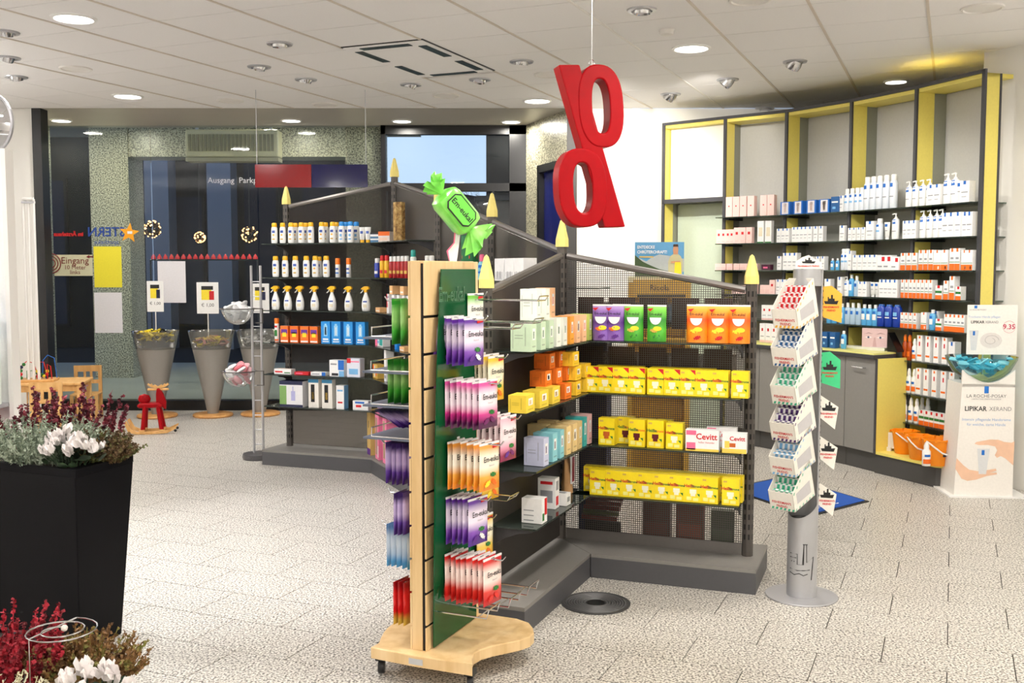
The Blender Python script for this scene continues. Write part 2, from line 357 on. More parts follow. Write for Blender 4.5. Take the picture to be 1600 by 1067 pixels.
# outside, beyond the glass
tag(P().box(-30, 11.72, -.1, 14, 16.3, .11).build('ground_pavement', mat('pavement', (166, 170, 160), .3, grain=.15, gs=3)), kind='structure')
tag(P().box(-30, 16.3, -.1, 14, 60, .10).build('ground_dusk_street', mat('street', (36, 37, 40), .6, grain=.2, gs=3, spec=.15)), kind='structure')  # dusk darkness of the ground past the canopy is put into this colour
tag(P().box(-9, 11.75, 3.66, -1.42, 16.2, 3.9).build('ceiling_sky_blocker', M['soffit']), kind='structure')  # canopy added overhead to block the sky outside the glass
OY = 14.0
ox = lambda px: (px-800)/1600*OY
tag(P().box(ox(146), OY, .1, ox(206), OY+.55, 3.66).build('wall_pillar_outside', M['granite']), kind='structure')
tag(P().box(ox(206), OY+.02, 3.12, ox(545), OY+.5, 3.66).build('wall_lintel_outside', M['granite']), kind='structure')
dk = mat('dark_facade', (15, 15, 19), .6, grain=.3, gs=2, spec=.1); dk2 = mat('dusk_glass_front', (22, 26, 44), .25, grain=.3, gs=1.5, spec=.12)
bl = empty('street_building', 'dark building across the street with tall bluish windows', 'building', (-7.5, 19.5, .11))
P().box(-5.5, 0, 0, 4.6, .6, 7).build('facade', dk, bl)
for x0, x1, z0, z1 in [(-3.6, -2.9, .5, 3), (-2.6, -1.9, .3, 3.3), (-1.5, -.9, .4, 3.2), (.1, .5, .2, 3.9), (.9, 1.7, .4, 2.9), (2.4, 3.1, .1, 3.9), (3.5, 4.2, .5, 3.2)]:
    f = P().box(x0, -.05, z0, x1, .02, z1).build('window', dk, bl); P().box(x0+.05, -.06, z0+.05, x1-.05, -.045, z1-.05).build('pane', dk2, f)
for x in (.95, 2.1): P().box(x-.22, -.5, 0, x+.22, -.06, 5).build('column', mat('pale_column', (112, 116, 124), .6), bl)
bl2 = empty('side_building', 'dark building edge beyond the clear upper pane', 'building', (-.1, 16, .11))
P().box(-.3, 0, 0, 1.6, 6, 7).build('facade', dk, bl2); P().box(-.45, -.1, 2.55, 1.6, .02, 2.62).build('ledge', M['black'], bl2)
bh = empty('far_shed', 'low dark buildings far beyond the window under the sky', 'building', (-2, 30, .11))
P().box(-6, 0, 0, 2.6, 3, 3.3).build('shed', dk, bh); P().prism([(-6.2, 3.3), (2.8, 3.3), (-1.6, 4.0)], -.2, 3.2, ax='y').build('roof', dk, bh)
def tree(x, y, h, label, seed):
    r = random.Random(seed); p = P()
    def br(a, d, l, rad, n):
        b_ = a + d*l; p.tube([a, (a+b_)/2+Vector((r.uniform(-.1, .1)*l, 0, r.uniform(-.05, .05)*l)), b_], [rad, rad*.8, rad*.55], 5)
        if n:
            for _ in range(3): br(a+d*l*r.uniform(.55, 1), (d+Vector((r.uniform(-.8, .8), r.uniform(-.6, .6), r.uniform(-.1, .5)))).normalized(), l*.66, rad*.55, n-1)
    t = empty('bare_tree', label, 'tree', (x, y, .11))
    p.tube([(0, 0, 0), (0, 0, h*.4)], [.05, .035], 6).build('trunk', M['black'], t); p = P()
    br(Vector((0, 0, h*.4)), Vector((.1, 0, 1)).normalized(), h*.25, .03, 4); p.build('branches', mat('bark', (36, 34, 44), .8), t)
tree(-.62, 24, 3.7, 'bare dark tree beyond the clear pane beside the dark building', 3)
tree(-3.15, 26, 3.2, 'bare dark tree beyond the clear pane beside the granite pier', 5)
def air_curtain():
    t = empty('air_curtain', 'long cream heater box with ribbed grille hung outside behind the glass', 'heater', (-3.38, 12.6, 2.95))
    cm = mat('cream_metal', (214, 204, 160), .4)
    P().box(-.56, -.12, 0, .56, .12, .33).build('casing', cm, t, bevel=.02)
    for i in range(22): P().box(-.52+i*.0475, -.135, .07, -.49+i*.0475, -.118, .27).build('grille_bar', mat('grille_tan', (150, 140, 104), .5), t)
    for x in (-.45, .45): P().box(x-.015, -.015, .33, x+.015, .015, .72).build('hanger', M['steel'], t)
    P().box(-.56, -.125, -.05, .56, .1, -.005).build('bottom_tray', mat('cream_dark', (168, 158, 124), .4), t)
air_curtain()
# things stuck to the glass, hung in front of it, or seen through it
def sheet(px0, py0, px1, py1, Y, m, label, name='paper_sheet', cat='paper'):
    p0, p1 = px_depth(px0, py0, Y), px_depth(px1, py1, Y)
    o = P().box(-(p1.x-p0.x)/2, -.001, 0, (p1.x-p0.x)/2, .001, p0.z-p1.z).build(name, m); o.location = ((p0.x+p1.x)/2, Y, p1.z)
    return tag(o, label, cat)
sheet(146, 385, 191, 449, FY-.012, mat('yellow_paper', (246, 232, 60), .6), 'yellow paper sheet taped to the shop window above a white one')
sheet(147, 457, 192, 520, FY-.012, mat('white_paper', (236, 234, 240), .6), 'white paper sheet taped to the shop window below the yellow one')
sheet(246, 408, 291, 473, FY-.012, mat('white_paper', (236, 234, 240), .6), 'white paper sheet on the window behind the price signs')
sg = sheet(84, 398, 145, 431, FY-.03, mat('cream_sign', (214, 210, 180), .6), 'cream entrance sign with red lettering and arrow on the glass', 'entrance_sign', 'sign')
dr_ = mat('sign_red', (120, 26, 30), .6); 
text('Eingang', .105, dr_, sg, .02, -.004, .17); text('10 Meter', .066, dr_, sg, .02, -.004, .095); text('links', .066, dr_, sg, .02, -.004, .04)
P().prism([(.15, .215), (.185, .235), (.185, .222), (.23, .222), (.23, .208), (.185, .208), (.185, .195)], -.004, -.002, ax='y').build('arrow', dr_, sg)
for r_ in (.05, .08, .11):
    P().tube([(-.25+r_*math.cos(t_*.2), -.004, .14+r_*math.sin(t_*.2)) for t_ in range(-8, 9)], .006, 5).build('red_ring', dr_, sg)
st = px_depth(202, 364, FY-.02)
so_ = P().prism([((.115 if k % 2 == 0 else .05)*math.sin(k*math.pi/5+.12), (.115 if k % 2 == 0 else .05)*math.cos(k*math.pi/5+.12)) for k in range(10)], -.003, .003, ax='y').build('star_sticker', mat('star_orange', (250, 168, 24), .5), loc=st)
tag(so_, 'orange star sticker on the window beside blue mirrored lettering', 'sticker')
P().box(-.02, -.006, -.01, .035, -.0035, .02).build('star_face', M['print_white'], so_)
lb = mat('window_lettering_blue', (36, 70, 150), .5)
def mirrored(s, size, m, px, py, label, name, extra=None):
    o = empty(name, label, 'lettering', px_depth(px, py, FY-.015)); t_ = text(s, size, m, o, off=.003); t_.scale = (-1, 1, 1)
    if extra: e_ = text(extra[0], extra[1], m, o, z=extra[2]); e_.scale = (-1, 1, 1)
mirrored('STERN', .145, lb, 166, 363, 'blue shop lettering seen reversed on the window below the star', 'window_lettering', ('apotheke', .075, -.11))
mirrored('im Ärztehaus', .062, mat('window_lettering_red', (196, 30, 34), .5), 107, 366, 'small red lettering seen reversed on the window beside the blue one', 'window_lettering')
ow = empty('window_lettering', 'white exit and parking words on the glass beside the red hanging sign', 'lettering', px_depth(372, 282, FY-.015))
text('Ausgang  Parkplatz', .09, mat('lettering_white', (200, 200, 204), .5), ow)
hs = empty('hanging_sign', 'glossy sign panel, red half and dark blue half, hung on wires', 'sign', px_depth(487, 293, 9.3))
P().box(-.505, -.012, 0, 0, .012, .205).build('red_panel', mat('red_acrylic', (150, 8, 14), .12), hs); P().box(.004, -.012, 0, .505, .012, .205).build('blue_panel', mat('navy_acrylic', (22, 22, 84), .08), hs)
for x in (-.49, .49): P().tube([(x, 0, .2), (x, 0, CEIL-hs.location.z)], .003, 5).build('wire', M['steel'], hs)
def light_ball(px, py, Y, r, label, seed):
    rr = random.Random(seed); t = empty('light_ball', label, 'lamp', px_depth(px, py, Y), group='glowing christmas balls outside'); p = P()
    P().lathe([(r*.98*math.sin(math.pi*i/8)+1e-4, -r*.98*math.cos(math.pi*i/8)) for i in range(9)], 12).build('wire_globe', glass_mat('globe_mesh', (60, 60, 60), .9), t)
    for _ in range(60):
        v = Vector((rr.gauss(0, 1), rr.gauss(0, 1), rr.gauss(0, 1))).normalized()*r; p.ball(v, .012, 5, k=4)
    tag(p.build('bulbs', mat('warm_bulb', (255, 190, 120), .5, emit=4), t), kind='stuff')
    P().tube([(0, 0, r), (0, 0, 3.66-t.location.z if t.location.z < 3.5 else r+.3)], .004, 4).build('cord', M['black'], t)
light_ball(238, 358, 15.5, .125, 'glowing ball of small bulbs outside beside the star sticker', 1)
light_ball(390, 366, 15.9, .12, 'glowing ball of small bulbs outside beside the red hanging sign', 2)
light_ball(312, 371, 16.0, .08, 'small dim ball of bulbs outside between the two brighter ones', 4)
ga = empty('red_garland', 'row of small red points along a bar outside the window', 'garland', px_depth(319, 406, 13.2)); w_ = .69
P().tube([(-w_, 0, 0), (w_, 0, 0)], .008, 5).build('bar', M['black'], ga)
for i in range(18): P().lathe([(.03, .01), (.03, .035), (.004, .075)], 8, c=(-w_+.04+i*.077, 0)).build('red_point', M['print_red'], ga)
for x in (-w_, w_): P().tube([(x, 0, 0), (x, 0, .11-ga.location.z)], .012, 5).build('bar_post', M['black'], ga)
# ceiling fittings
def downlight(x, y, label, lit, size=.125, group=None):
    t = empty('ceiling_downlight', label, 'ceiling light', (x, y, CEIL), group=group)
    P().lathe([(size*.93, -.004), (size*.96, -.012), (size*1.12, -.008), (size*1.14, 0)], 28, cap=False).build('trim_ring', M['plastic_white'], t)
    P().lathe([(1e-4, -.003), (size*.94, -.003)], 28, cap=False).build('diffuser', mat('lit_diffuser', (255, 250, 244), .5, emit=9) if lit else M['ceil'], t)
for (x, y, *_), d in zip(SEEN_LAMPS, ['big lit round downlight nearest the window corner, on the tiled ceiling', 'lit round downlight near the window strip above the paper sheets', 'lit round downlight beside the red percent sign', 'lit round downlight between the percent sign and the wall shelves']):
    downlight(x, y, d, True)
for (x, y), d in zip(SOFFIT_LAMPS, ['first', 'second', 'third', 'fourth']): downlight(x, y, 'lit downlight in the smooth soffit along the window, %s from left' % d, True, .1, 'soffit downlights')
p = px_ground(1400, 127, CEIL); downlight(p.x, p.y, 'lit downlight glowing yellow above the wall shelves', True, .09)
for (px, py), d in zip([(118, 107), (360, 157), (508, 163), (697, 149), (858, 116), (1172, -1), (1535, 12)], range(7)):
    p = px_ground(px, py, CEIL); t = tag(P().lathe([(1e-4, -.004), (.105, -.004), (.11, -.012), (.125, -.01), (.127, 0)], 28, cap=False).build('ceiling_speaker', M['white'], loc=(p.x, p.y, CEIL)), 'flat white round ceiling speaker cover, %s from left' % ORD[d], 'speaker', 'ceiling speaker covers')
def swivel(px, py, label, tilt, az, i_):
    p = px_ground(px, py, CEIL); t = empty('swivel_spotlight', label, 'spotlight', (p.x, p.y, CEIL), az, 'swivel ceiling spotlights')
    P().lathe([(.062, -.002), (.066, -.012), (.09, -.01), (.094, 0)], 24, cap=False).build('trim_ring', M['steel'], t)
    h = P().lathe([(.02, .03), (.055, .02), (.06, -.02), (.052, -.055), (.046, -.05), (.01, -.01)], 18, cap=False).build('lamp_head', M['chrome'], t); h.rotation_euler = (tilt, 0, 0); h.location = (0, 0, .028 if i_ not in (10, 11, 13) else -.006)
    q = P().lathe([(1e-4, -.045), (.044, -.045)], 14, cap=False).build('bulb', mat('spot_bulb', (225, 222, 230), .15), h)
SW = [(8, 50), (12, 90), (25, 120), (405, 104), (437, 68), (478, 124), (642, 132), (750, 124), (815, 96), (1003, 15), (1048, 147), (1137, 124), (1195, 169), (1242, 96)]
for i, (px, py) in enumerate(SW): swivel(px, py, 'chrome swivel spotlight set in the ceiling, %s from left' % ORD[i], [.3, .5, .4, .2, .05, .3, .35, .3, .2, .05, .6, .7, .2, .6][i], [.5, 1, .2, 2, 0, .8, 1.2, 2.4, .3, 0, .9, 1.4, 3, .6][i], i)
p = px_ground(1042, 47, CEIL); tag(P().lathe([(.03, -.035), (.045, -.03), (.05, -.008), (.056, 0)], 18).build('smoke_detector', M['white'], loc=(p.x, p.y, CEIL)), 'small white smoke detector on the ceiling beside a lit downlight', 'smoke detector')
ac = empty('ceiling_air_unit', 'square white ceiling cassette with dark air slots', 'air conditioner', uvp(-3.78, 7.04)+(CEIL,), ang(U_.x, U_.y))
P().box(-.325, -.6, -.014, .325, .6, .02).build('cover', M['ceil'], ac, bevel=.006)
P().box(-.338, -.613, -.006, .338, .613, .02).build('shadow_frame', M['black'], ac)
sl = mat('slot_dark', (34, 52, 54), .4)
for x0, y0, x1, y1 in [(-.295, -.48, -.23, -.08), (-.295, .10, -.23, .48), (.23, -.48, .295, -.08), (.23, .10, .295, .48), (-.20, -.575, .20, -.51), (-.20, .51, .20, .575)]:
    P().box(x0, y0, -.018, x1, y1, -.012).build('air_slot', sl, ac)
# ------------------------------------------------------------------ pencil racks in the middle of the shop
PA, PB, PC, PD, PE, PF, PG = [Vector(q) for q in [(-1.86, 8.5), (-.927, 8.15), (-.515, 7.25), (-.124, 6.4), (.27, 5.55), (1.215, 5.2), (-.115, 4.62)]]
POST = {'A': (PA, 2.137), 'B': (PB, 2.33), 'C': (PC, 2.08), 'D': (PD, 1.928), 'E': (PE, 1.725), 'F': (PF, 1.53), 'G': (PG, 1.52)}
PLZ = .125
def post(parent, k):
    q, zt = POST[k]; r = .029
    po = P().lathe([(r, PLZ), (r, zt)], 8, sm=False).build('post', M['dark'], parent, loc=(q.x, q.y, 0), rz=math.pi/8)
    P().lathe([(r*1.3, zt-.005), (r*1.26, zt+.035), (r*.68, zt+.105), (r*.4, zt+.135), (.001, zt+.145)], 8, sm=False).build('pencil_tip', M['tip'], po)
    s = P(); n = int((zt-PLZ-.08)/.052)
    for a in range(8):
        c_, s_ = math.cos((a+.5)*math.pi/4), math.sin((a+.5)*math.pi/4); d = r*math.cos(math.pi/8)+.0006
        for j in range(n):
            z = zt-.055-j*.052
            s.quad([(c_*d-s_*h_*.005, s_*d+c_*h_*.005, z+v_) for h_, v_ in ((-1, -.014), (1, -.014), (1, .014), (-1, .014))])
    tag(s.build('slots', M['black'], po), kind='stuff')
def frame_of(p, q):
    d = (q-p); L = d.length; d = d/L; return d, L, Vector((d.y, -d.x))
def rack_panel(root, p, q, rp, rq, m, wires=False):
    d, L, n = frame_of(p, q)
    a, b = p+d*.03, q-d*.03
    f = lambda t: rp+(rq-rp)*t
    ends = [(a, f(.03)), (b, f(.97))]
    o = Vector((d.y, -d.x))*.003
    if not wires:
        P().hexa([(a.x+o.x, a.y+o.y, PLZ+.02), (b.x+o.x, b.y+o.y, PLZ+.02), (b.x-o.x, b.y-o.y, PLZ+.02), (a.x-o.x, a.y-o.y, PLZ+.02)],
                 [(a.x+o.x, a.y+o.y, ends[0][1]-.02), (b.x+o.x, b.y+o.y, ends[1][1]-.02), (b.x-o.x, b.y-o.y, ends[1][1]-.02), (a.x-o.x, a.y-o.y, ends[0][1]-.02)]).build('back_panel', m, root)
    else:
        w_ = P(); n_ = int(L/.0115)
        for i in range(1, n_):
            t = i/n_; c = p+d*(L*t); h = .0017
            if .03 < t < .97:
                w_.hexa([(c.x-d.x*h, c.y-d.y*h, PLZ+.06), (c.x+d.x*h, c.y+d.y*h, PLZ+.06), (c.x+d.x*h-o.x*.5, c.y+d.y*h-o.y*.5, PLZ+.06), (c.x-d.x*h-o.x*.5, c.y-d.y*h-o.y*.5, PLZ+.06)],
                        [(c.x-d.x*h, c.y-d.y*h, f(t)-.02), (c.x+d.x*h, c.y+d.y*h, f(t)-.02), (c.x+d.x*h-o.x*.5, c.y+d.y*h-o.y*.5, f(t)-.02), (c.x-d.x*h-o.x*.5, c.y-d.y*h-o.y*.5, f(t)-.02)])
        z = PLZ+.06
        while z < max(rp, rq)-.03:
            t1 = .97
            if rp != rq: t1 = min(.97, max(.03, (z+.02-rp)/(rq-rp))) if rq < rp else .97
            e = p+d*(L*t1); s_ = p+d*(.03*L); h = .0017
            if t1 > .05:
                w_.hexa([(s_.x+o.x, s_.y+o.y, z-h), (e.x+o.x, e.y+o.y, z-h), (e.x+o.x*.5, e.y+o.y*.5, z-h), (s_.x+o.x*.5, s_.y+o.y*.5, z-h)],
                        [(s_.x+o.x, s_.y+o.y, z+h), (e.x+o.x, e.y+o.y, z+h), (e.x+o.x*.5, e.y+o.y*.5, z+h), (s_.x+o.x*.5, s_.y+o.y*.5, z+h)])
            z += .0115
        tag(w_.build('wire_mesh', mat('mesh_wire', (96, 92, 88), .4, .5), root), kind='stuff')
        P().hexa([(a.x+o.x, a.y+o.y, PLZ), (b.x+o.x, b.y+o.y, PLZ), (b.x-o.x, b.y-o.y, PLZ), (a.x-o.x, a.y-o.y, PLZ)],
                 [(a.x+o.x, a.y+o.y, PLZ+.06), (b.x+o.x, b.y+o.y, PLZ+.06), (b.x-o.x, b.y-o.y, PLZ+.06), (a.x-o.x, a.y-o.y, PLZ+.06)]).build('bottom_rail', M['rail'], root)
    P().tube([(a.x, a.y, ends[0][1]), (b.x, b.y, ends[1][1])], .018, 8).build('top_rail', M['rail'], root)
def plinth_of(root, poly):
    P().prism(poly, .0, PLZ-.018).build('plinth_face', M['plinthface'], root)
    c = Vector((sum(x for x, y in poly)/len(poly), sum(y for x, y in poly)/len(poly)))
    P().prism(poly, PLZ-.018, PLZ).build('plinth_top', M['plinth'], root)
def shelves_of(root, p, q, zs, side=1, depth=.235, t0=.02, t1=.98, brackets=True):
    """glass shelves on the side the normal points to; returns the front line from its left end to its right"""
    d, L, n = frame_of(p, q); n = n*side
    a, b = p+d*(L*t0), q-d*(L*(1-t1))
    for z in zs:
        f0, f1 = a+n*depth, b+n*depth; g0, g1 = a+n*.012, b+n*.012
        pts = [(f0.x, f0.y), (f1.x, f1.y), (g1.x, g1.y), (g0.x, g0.y)]
        if side < 0: pts.reverse()
        P().prism(pts, z-.008, z).build('glass_shelf', M['shelfglass'], root)
        for e in ((p, q) if brackets else ()):
            s = 1 if e is p else -1; w0 = e+d*(s*.034); w1 = w0+d*(s*.006)
            prof = [(.03, z-.011), (depth-.015, z-.011), (depth-.03, z-.022), (.14, z-.032), (.07, z-.06), (.03, z-.085)]
            vs = [(w0.x+n.x*u, w0.y+n.y*u, v) for u, v in prof]+[(w1.x+n.x*u, w1.y+n.y*u, v) for u, v in prof]; k = len(prof)
            fs = [tuple(range(k)), tuple(reversed(range(k, 2*k)))]+[(i, i+k, (i+1) % k+k, (i+1) % k) for i in range(k)]
            P().add(vs, fs).build('bracket', M['darkedge'], root)
    l = [(a+n*depth), (b+n*depth)]
    if side < 0: l.reverse()
    return (tuple(l[0]), tuple(l[1]))
ZB = [1.805, 1.533, 1.268, 1.005, .747, .486]
ZF = [1.232, .963, .69, .427]
def line_off(p, q, off, side=1):
    d, L, n = frame_of(p, q); n = n*side; return p+n*off, q+n*off
def meet(a, b, c, d):
    r, s = b-a, d-c; k = r.x*s.y-r.y*s.x
    if abs(k) < 1e-6: return b
    t = ((c-a).x*s.y-(c-a).y*s.x)/k; return a+r*t
# A-B faces the camera, B-C-D-E runs towards it and faces left, E-F faces the camera, E-G comes forward and faces right
fAB, fBC = line_off(PA, PB, .245), line_off(PB, PC, .245)
cB = meet(fAB[0], fAB[1], fBC[0], fBC[1])
dAB = (PB-PA).normalized(); dEF = (PF-PE).normalized(); dEG = (PG-PE).normalized()
bAB = line_off(PA, PB, -.12); bBC = line_off(PB, PC, -.2)
r1 = empty('pencil_rack', 'grey pencil-post rack of sun lotions before the shop window', 'shelf rack')
plinth_of(r1, [tuple(fAB[0]-dAB*.11), tuple(cB), tuple(PB), tuple(bAB[1]), tuple(bAB[0]-dAB*.11)])
post(r1, 'A'); post(r1, 'B'); rack_panel(r1, PA, PB, 2.11, 2.277, M['panel'])
L_AB = shelves_of(r1, PA, PB, ZB, t0=-.09, t1=.93)
r2 = empty('pencil_rack', 'grey pencil-post rack of medicine packs behind the wooden bag stand', 'shelf rack')
plinth_of(r2, [tuple(cB+(PC-PB)*.002), tuple(fBC[1]), tuple(bBC[1]), tuple(PB+(PC-PB)*.002)])
post(r2, 'C'); rack_panel(r2, PB, PC, 2.277, 2.1, M['panel']); L_BC = shelves_of(r2, PB, PC, ZB, t0=.10)
r3 = empty('pencil_rack', 'empty-looking grey rack section between the candy model and percent sign', 'shelf rack')
fCE = line_off(PC, PE, .245); bCE = line_off(PC, PE, -.2)
fEG = line_off(PG, PE, .25); fEF = line_off(PE, PF, .25)
plinth_of(r3, [tuple(fCE[0]+(PE-PC)*.003), tuple(PE+(fCE[1]-PE)*1), tuple(PE-(PE-PC)*.02), tuple(bCE[0]+(PE-PC)*.003)])
post(r3, 'D'); rack_panel(r3, PC, PD, 2.1, 1.896, M['panel']); rack_panel(r3, PD, PE, 1.896, 1.697, M['panel'])
L_CD = shelves_of(r3, PC, PD, [1.533, 1.26, .99]); L_DE = shelves_of(r3, PD, PE, [1.533, 1.26, .99])
cE = meet(fEG[0], fEG[1], fEF[0], fEF[1])
r4 = empty('pencil_rack', 'mesh-backed pencil-post rack holding yellow drink boxes and candy bags', 'shelf rack')
bEF = line_off(PE, PF, -.24)
plinth_of(r4, [tuple(cE+dEF*.002), tuple(fEF[1]+dEF*.075), tuple(bEF[1]+dEF*.075), tuple(bEF[0]+dEF*.1), tuple(PE+dEF*.002)])
post(r4, 'E'); post(r4, 'F'); rack_panel(r4, PE, PF, 1.676, 1.49, None, True)
L_EF = shelves_of(r4, PE, PF, ZF, t0=.13, t1=.985)
# two half-height arms on the far side of the mesh
shelves_of(r4, PE, PF, [1.5], side=-1, depth=.26, t0=.03, t1=.2, brackets=False)
r5 = empty('pencil_rack', 'dark pencil-post rack of tea cartons behind the wooden bag stand', 'shelf rack')
bEG = line_off(PG, PE, -.2)
plinth_of(r5, [tuple(fEG[0]+dEG*.16), tuple(cE-dEF*.002), tuple(PE-dEF*.002), tuple(bEG[1]+dEG*.35), tuple(bEG[0]+dEG*.16)])
post(r5, 'G'); rack_panel(r5, PG, PE, 1.496, 1.676, mat('dark_perforated_sheet', (74, 70, 67), .4, .3))
L_GE = shelves_of(r5, PG, PE, ZF, t0=.02, t1=.86)

# ------------------------------------------------------------------ curved wall shelving
WU = [px_depth(px, 425, Y) for px, Y in [(1035, 10.15), (1130, 9.7), (1225, 9.3), (1325, 8.72), (1425, 8.09), (1530, 7.42)]]
WU = [Vector((p.x, p.y)) for p in WU]; WZ = 3.0
WS = [2.085, 1.838, 1.59, 1.37, 1.133]
BAYN = ['far open bay under a lit white panel', 'bay of pink cartons', 'bay of small white packs', 'bay of aerosols and blue bottles', 'near bay of white pump bottles']
WALL_LINES = []
greyback = mat('grey_back_panel', (196, 196, 194), .45); lowback = mat('grey_glass_back', (168, 168, 162), .15); milk = mat('milky_glass', (188, 200, 182), .3)
for i in range(5):
    p, q = WU[i], WU[i+1]; d, L, n = frame_of(p, q); inn = -n
    t = empty('wall_shelf_bay', 'grey and yellow wall shelving, ' + BAYN[i], 'shelf unit')
    def slab(name, a0, a1, u0, u1, z0, z1, m, par=t):
        pts = [p+d*a0-inn*-u0, p+d*a1-inn*-u0, p+d*a1-inn*-u1, p+d*a0-inn*-u1]
        return P().prism([tuple(v) for v in pts], z0, z1).build(name, m, par)
    slab('front_edge', -.012, .016, -.012, .006, 0, WZ, M['darkedge'])
    slab('side_panel', -.008, .012, .006, .16, 0, WZ, M['yellow'])
    slab('back_side_panel', -.006, .01, .16, .29, 0, WZ, mat('grey_green_panel', (140, 142, 128), .5))
    slab('top_edge', -.012, L, -.012, .006, WZ, WZ+.025, M['darkedge'])
    slab('top_panel', .012, L, .006, .26, WZ-.03, WZ, M['yellow'])
    if i == 0:
        slab('lit_panel', .02, L, .1, .11, 2.28, WZ-.03, M['wallwhite'])
        slab('cross_edge', .0, L, -.012, .1, 2.24, 2.28, M['darkedge'])
        slab('back_panel', .02, L, .24, .26, .0, 2.24, milk)
    else:
        slab('back_panel', .012, L, .275, .29, 2.0, WZ-.03, greyback)
        slab('lower_back_panel', .012, L, .275, .29, .0, 2.0, lowback)
        for z in WS: slab('glass_shelf', -.03 if i > 1 else -.05, L-.02, -.07, .26, z-.009, z, M['wallglass'])
        for z in WS:
            slab('shelf_clamp', .02, .06, -.02, .26, z-.025, z-.01, M['black'])
    if i == 4:
        slab('end_edge', L-.02, L+.012, -.012, .006, 0, WZ+.025, M['darkedge'])
        slab('end_panel', L-.02, L+.0, .006, .13, 0, WZ, M['yellow']); slab('end_back_edge', L-.022, L+.002, .13, .15, 0, WZ, M['darkedge'])
        for z in (.88, .62, .39): slab('glass_shelf', -.02, L-.03, -.05, .26, z-.009, z, M['wallglass'])
    WALL_LINES.append((tuple(p-inn*.07), tuple(q-inn*.07)))
# base cupboards under the shelving
BF = [Vector((q.x, q.y)) for q in [px_depth(px, 480, Y) for px, Y in [(1135, 9.42), (1188, 9.12), (1256, 8.70), (1323, 8.30), (1371, 7.98)]]]
OU = [Vector((q.x, q.y)) for q in [px_depth(px, 480, Y) for px, Y in [(1371, 7.98), (1468, 7.42), (1492, 7.36)]]]
def back_of(v): # toward the wall
    return v + Vector((.2, .12))
names = ['first grey base cupboard under the pink cartons', 'second grey base cupboard, partly behind the gum stand', 'third grey base cupboard beside the gum stand', 'grey base cupboard door next to the yellow open unit']
for i in range(4):
    p, q = BF[i], BF[i+1]; d, L, n = frame_of(p, q); t = empty('base_cupboard', names[i], 'cupboard')
    g0, g1 = p-n*.2, q-n*.2
    P().prism([tuple(p+n*-.02), tuple(q+n*-.02), tuple(g1), tuple(g0)], .15, .90).build('carcass', M['darkedge'], t)
    P().prism([tuple(p-n*.03), tuple(q-n*.03), tuple(g1), tuple(g0)], 0, .15).build('toe_kick', M['kick'], t)
    for a0, a1 in ([(.003, L-.003)] if L < .6 else [(.003, L/2-.003), (L/2+.003, L-.003)]):
        do = P().prism([tuple(p+d*a0), tuple(p+d*a1), tuple(p+d*a1-n*.019), tuple(p+d*a0-n*.019)], .155, .895).build('door', M['greyfront'], t)
        m_ = p+d*((a0+a1)/2)
        P().tube([(m_.x-d.x*.06, m_.y-d.y*.06, .82), (m_.x-d.x*.06+n.x*.03, m_.y-d.y*.06+n.y*.03, .82), (m_.x+d.x*.06+n.x*.03, m_.y+d.y*.06+n.y*.03, .82), (m_.x+d.x*.06, m_.y+d.y*.06, .82)], .006, 6).build('handle', M['chrome'], do)
wt = empty('worktop', 'pale yellow worktop running over the grey base cupboards', 'worktop')
fr = [v+frame_of(BF[0], BF[4])[2]*.03 for v in BF]
P().prism([tuple(v) for v in fr]+[tuple(back_of(v)) for v in reversed(BF)], .93, .945).build('yellow_top', M['yellowtop'], wt)
P().prism([tuple(v) for v in fr]+[tuple(back_of(v)) for v in reversed(BF)], .90, .93).build('dark_edge', M['darkedge'], wt)
ou = empty('open_base_unit', 'yellow open base unit with orange buckets under the near wall bay', 'shelf unit')
p, q = OU[0], OU[1]; d, L, n = frame_of(p, q); inn = -n
P().prism([tuple(OU[0]), tuple(OU[1]), tuple(OU[2]), tuple(OU[2]+Vector((.3, .2))), tuple(OU[0]+Vector((.3, .2)))], .15, .17).build('deck', M['yellow'], ou)
P().prism([tuple(OU[0]-n*.01), tuple(OU[1]-n*.01), tuple(OU[1]-n*.01+Vector((.04, -.01))), tuple(OU[2]+Vector((.02, .0))), tuple(OU[2]+Vector((.3, .2))), tuple(OU[0]+Vector((.3, .2)))], 0, .15).build('toe_kick', M['kick'], ou)
P().prism([tuple(OU[0]+d*.0), tuple(OU[0]+d*.02), tuple(OU[0]+d*.02+inn*.3), tuple(OU[0]+inn*.3)], .17, .9).build('side_panel', M['yellow'], ou)
P().prism([tuple(OU[0]-d*.004+n*.004), tuple(OU[0]+d*.02+n*.004), tuple(OU[0]+d*.02), tuple(OU[0]-d*.004)], .15, .9).build('front_edge', M['darkedge'], ou)

# ------------------------------------------------------------------ wooden candy-bag stand in front
S0 = px_ground(660, 1017, .13); S0 = Vector((S0.x, S0.y, 0)); SRZ = ang(V_.x, V_.y)   # local x runs back along the panel, local -y points right to the shop
st = empty('bag_stand', 'maple slatwall stand on castors hung with candy bags', 'display stand', S0, SRZ)
SH, SL = 1.632, .47
P().box(0, -.0, .13, SL, .044, SH).build('core_panel', M['maple'], st, bevel=.002)
P().box(.006, -.0125, .13, SL-.004, 0, SH-.01).build('groove_back', M['black'], st)
zz = SH-.002; k = 0
gro = [1.42, 1.278, 1.146, 1.012, .88, .746, .615, .486, .355, .226]
tops = [SH-.002]+[g-.005 for g in gro]; bots = [g+.005 for g in gro]+[.13]
for t_, b_ in zip(tops, bots): P().box(.0, -.02, b_, SL, -.0126, t_).build('slat', M['maple'], st, bevel=.002)
for t_, b_ in zip(tops, bots): P().box(.0, .0445, b_, SL, .052, t_).build('slat', M['maple'], st)
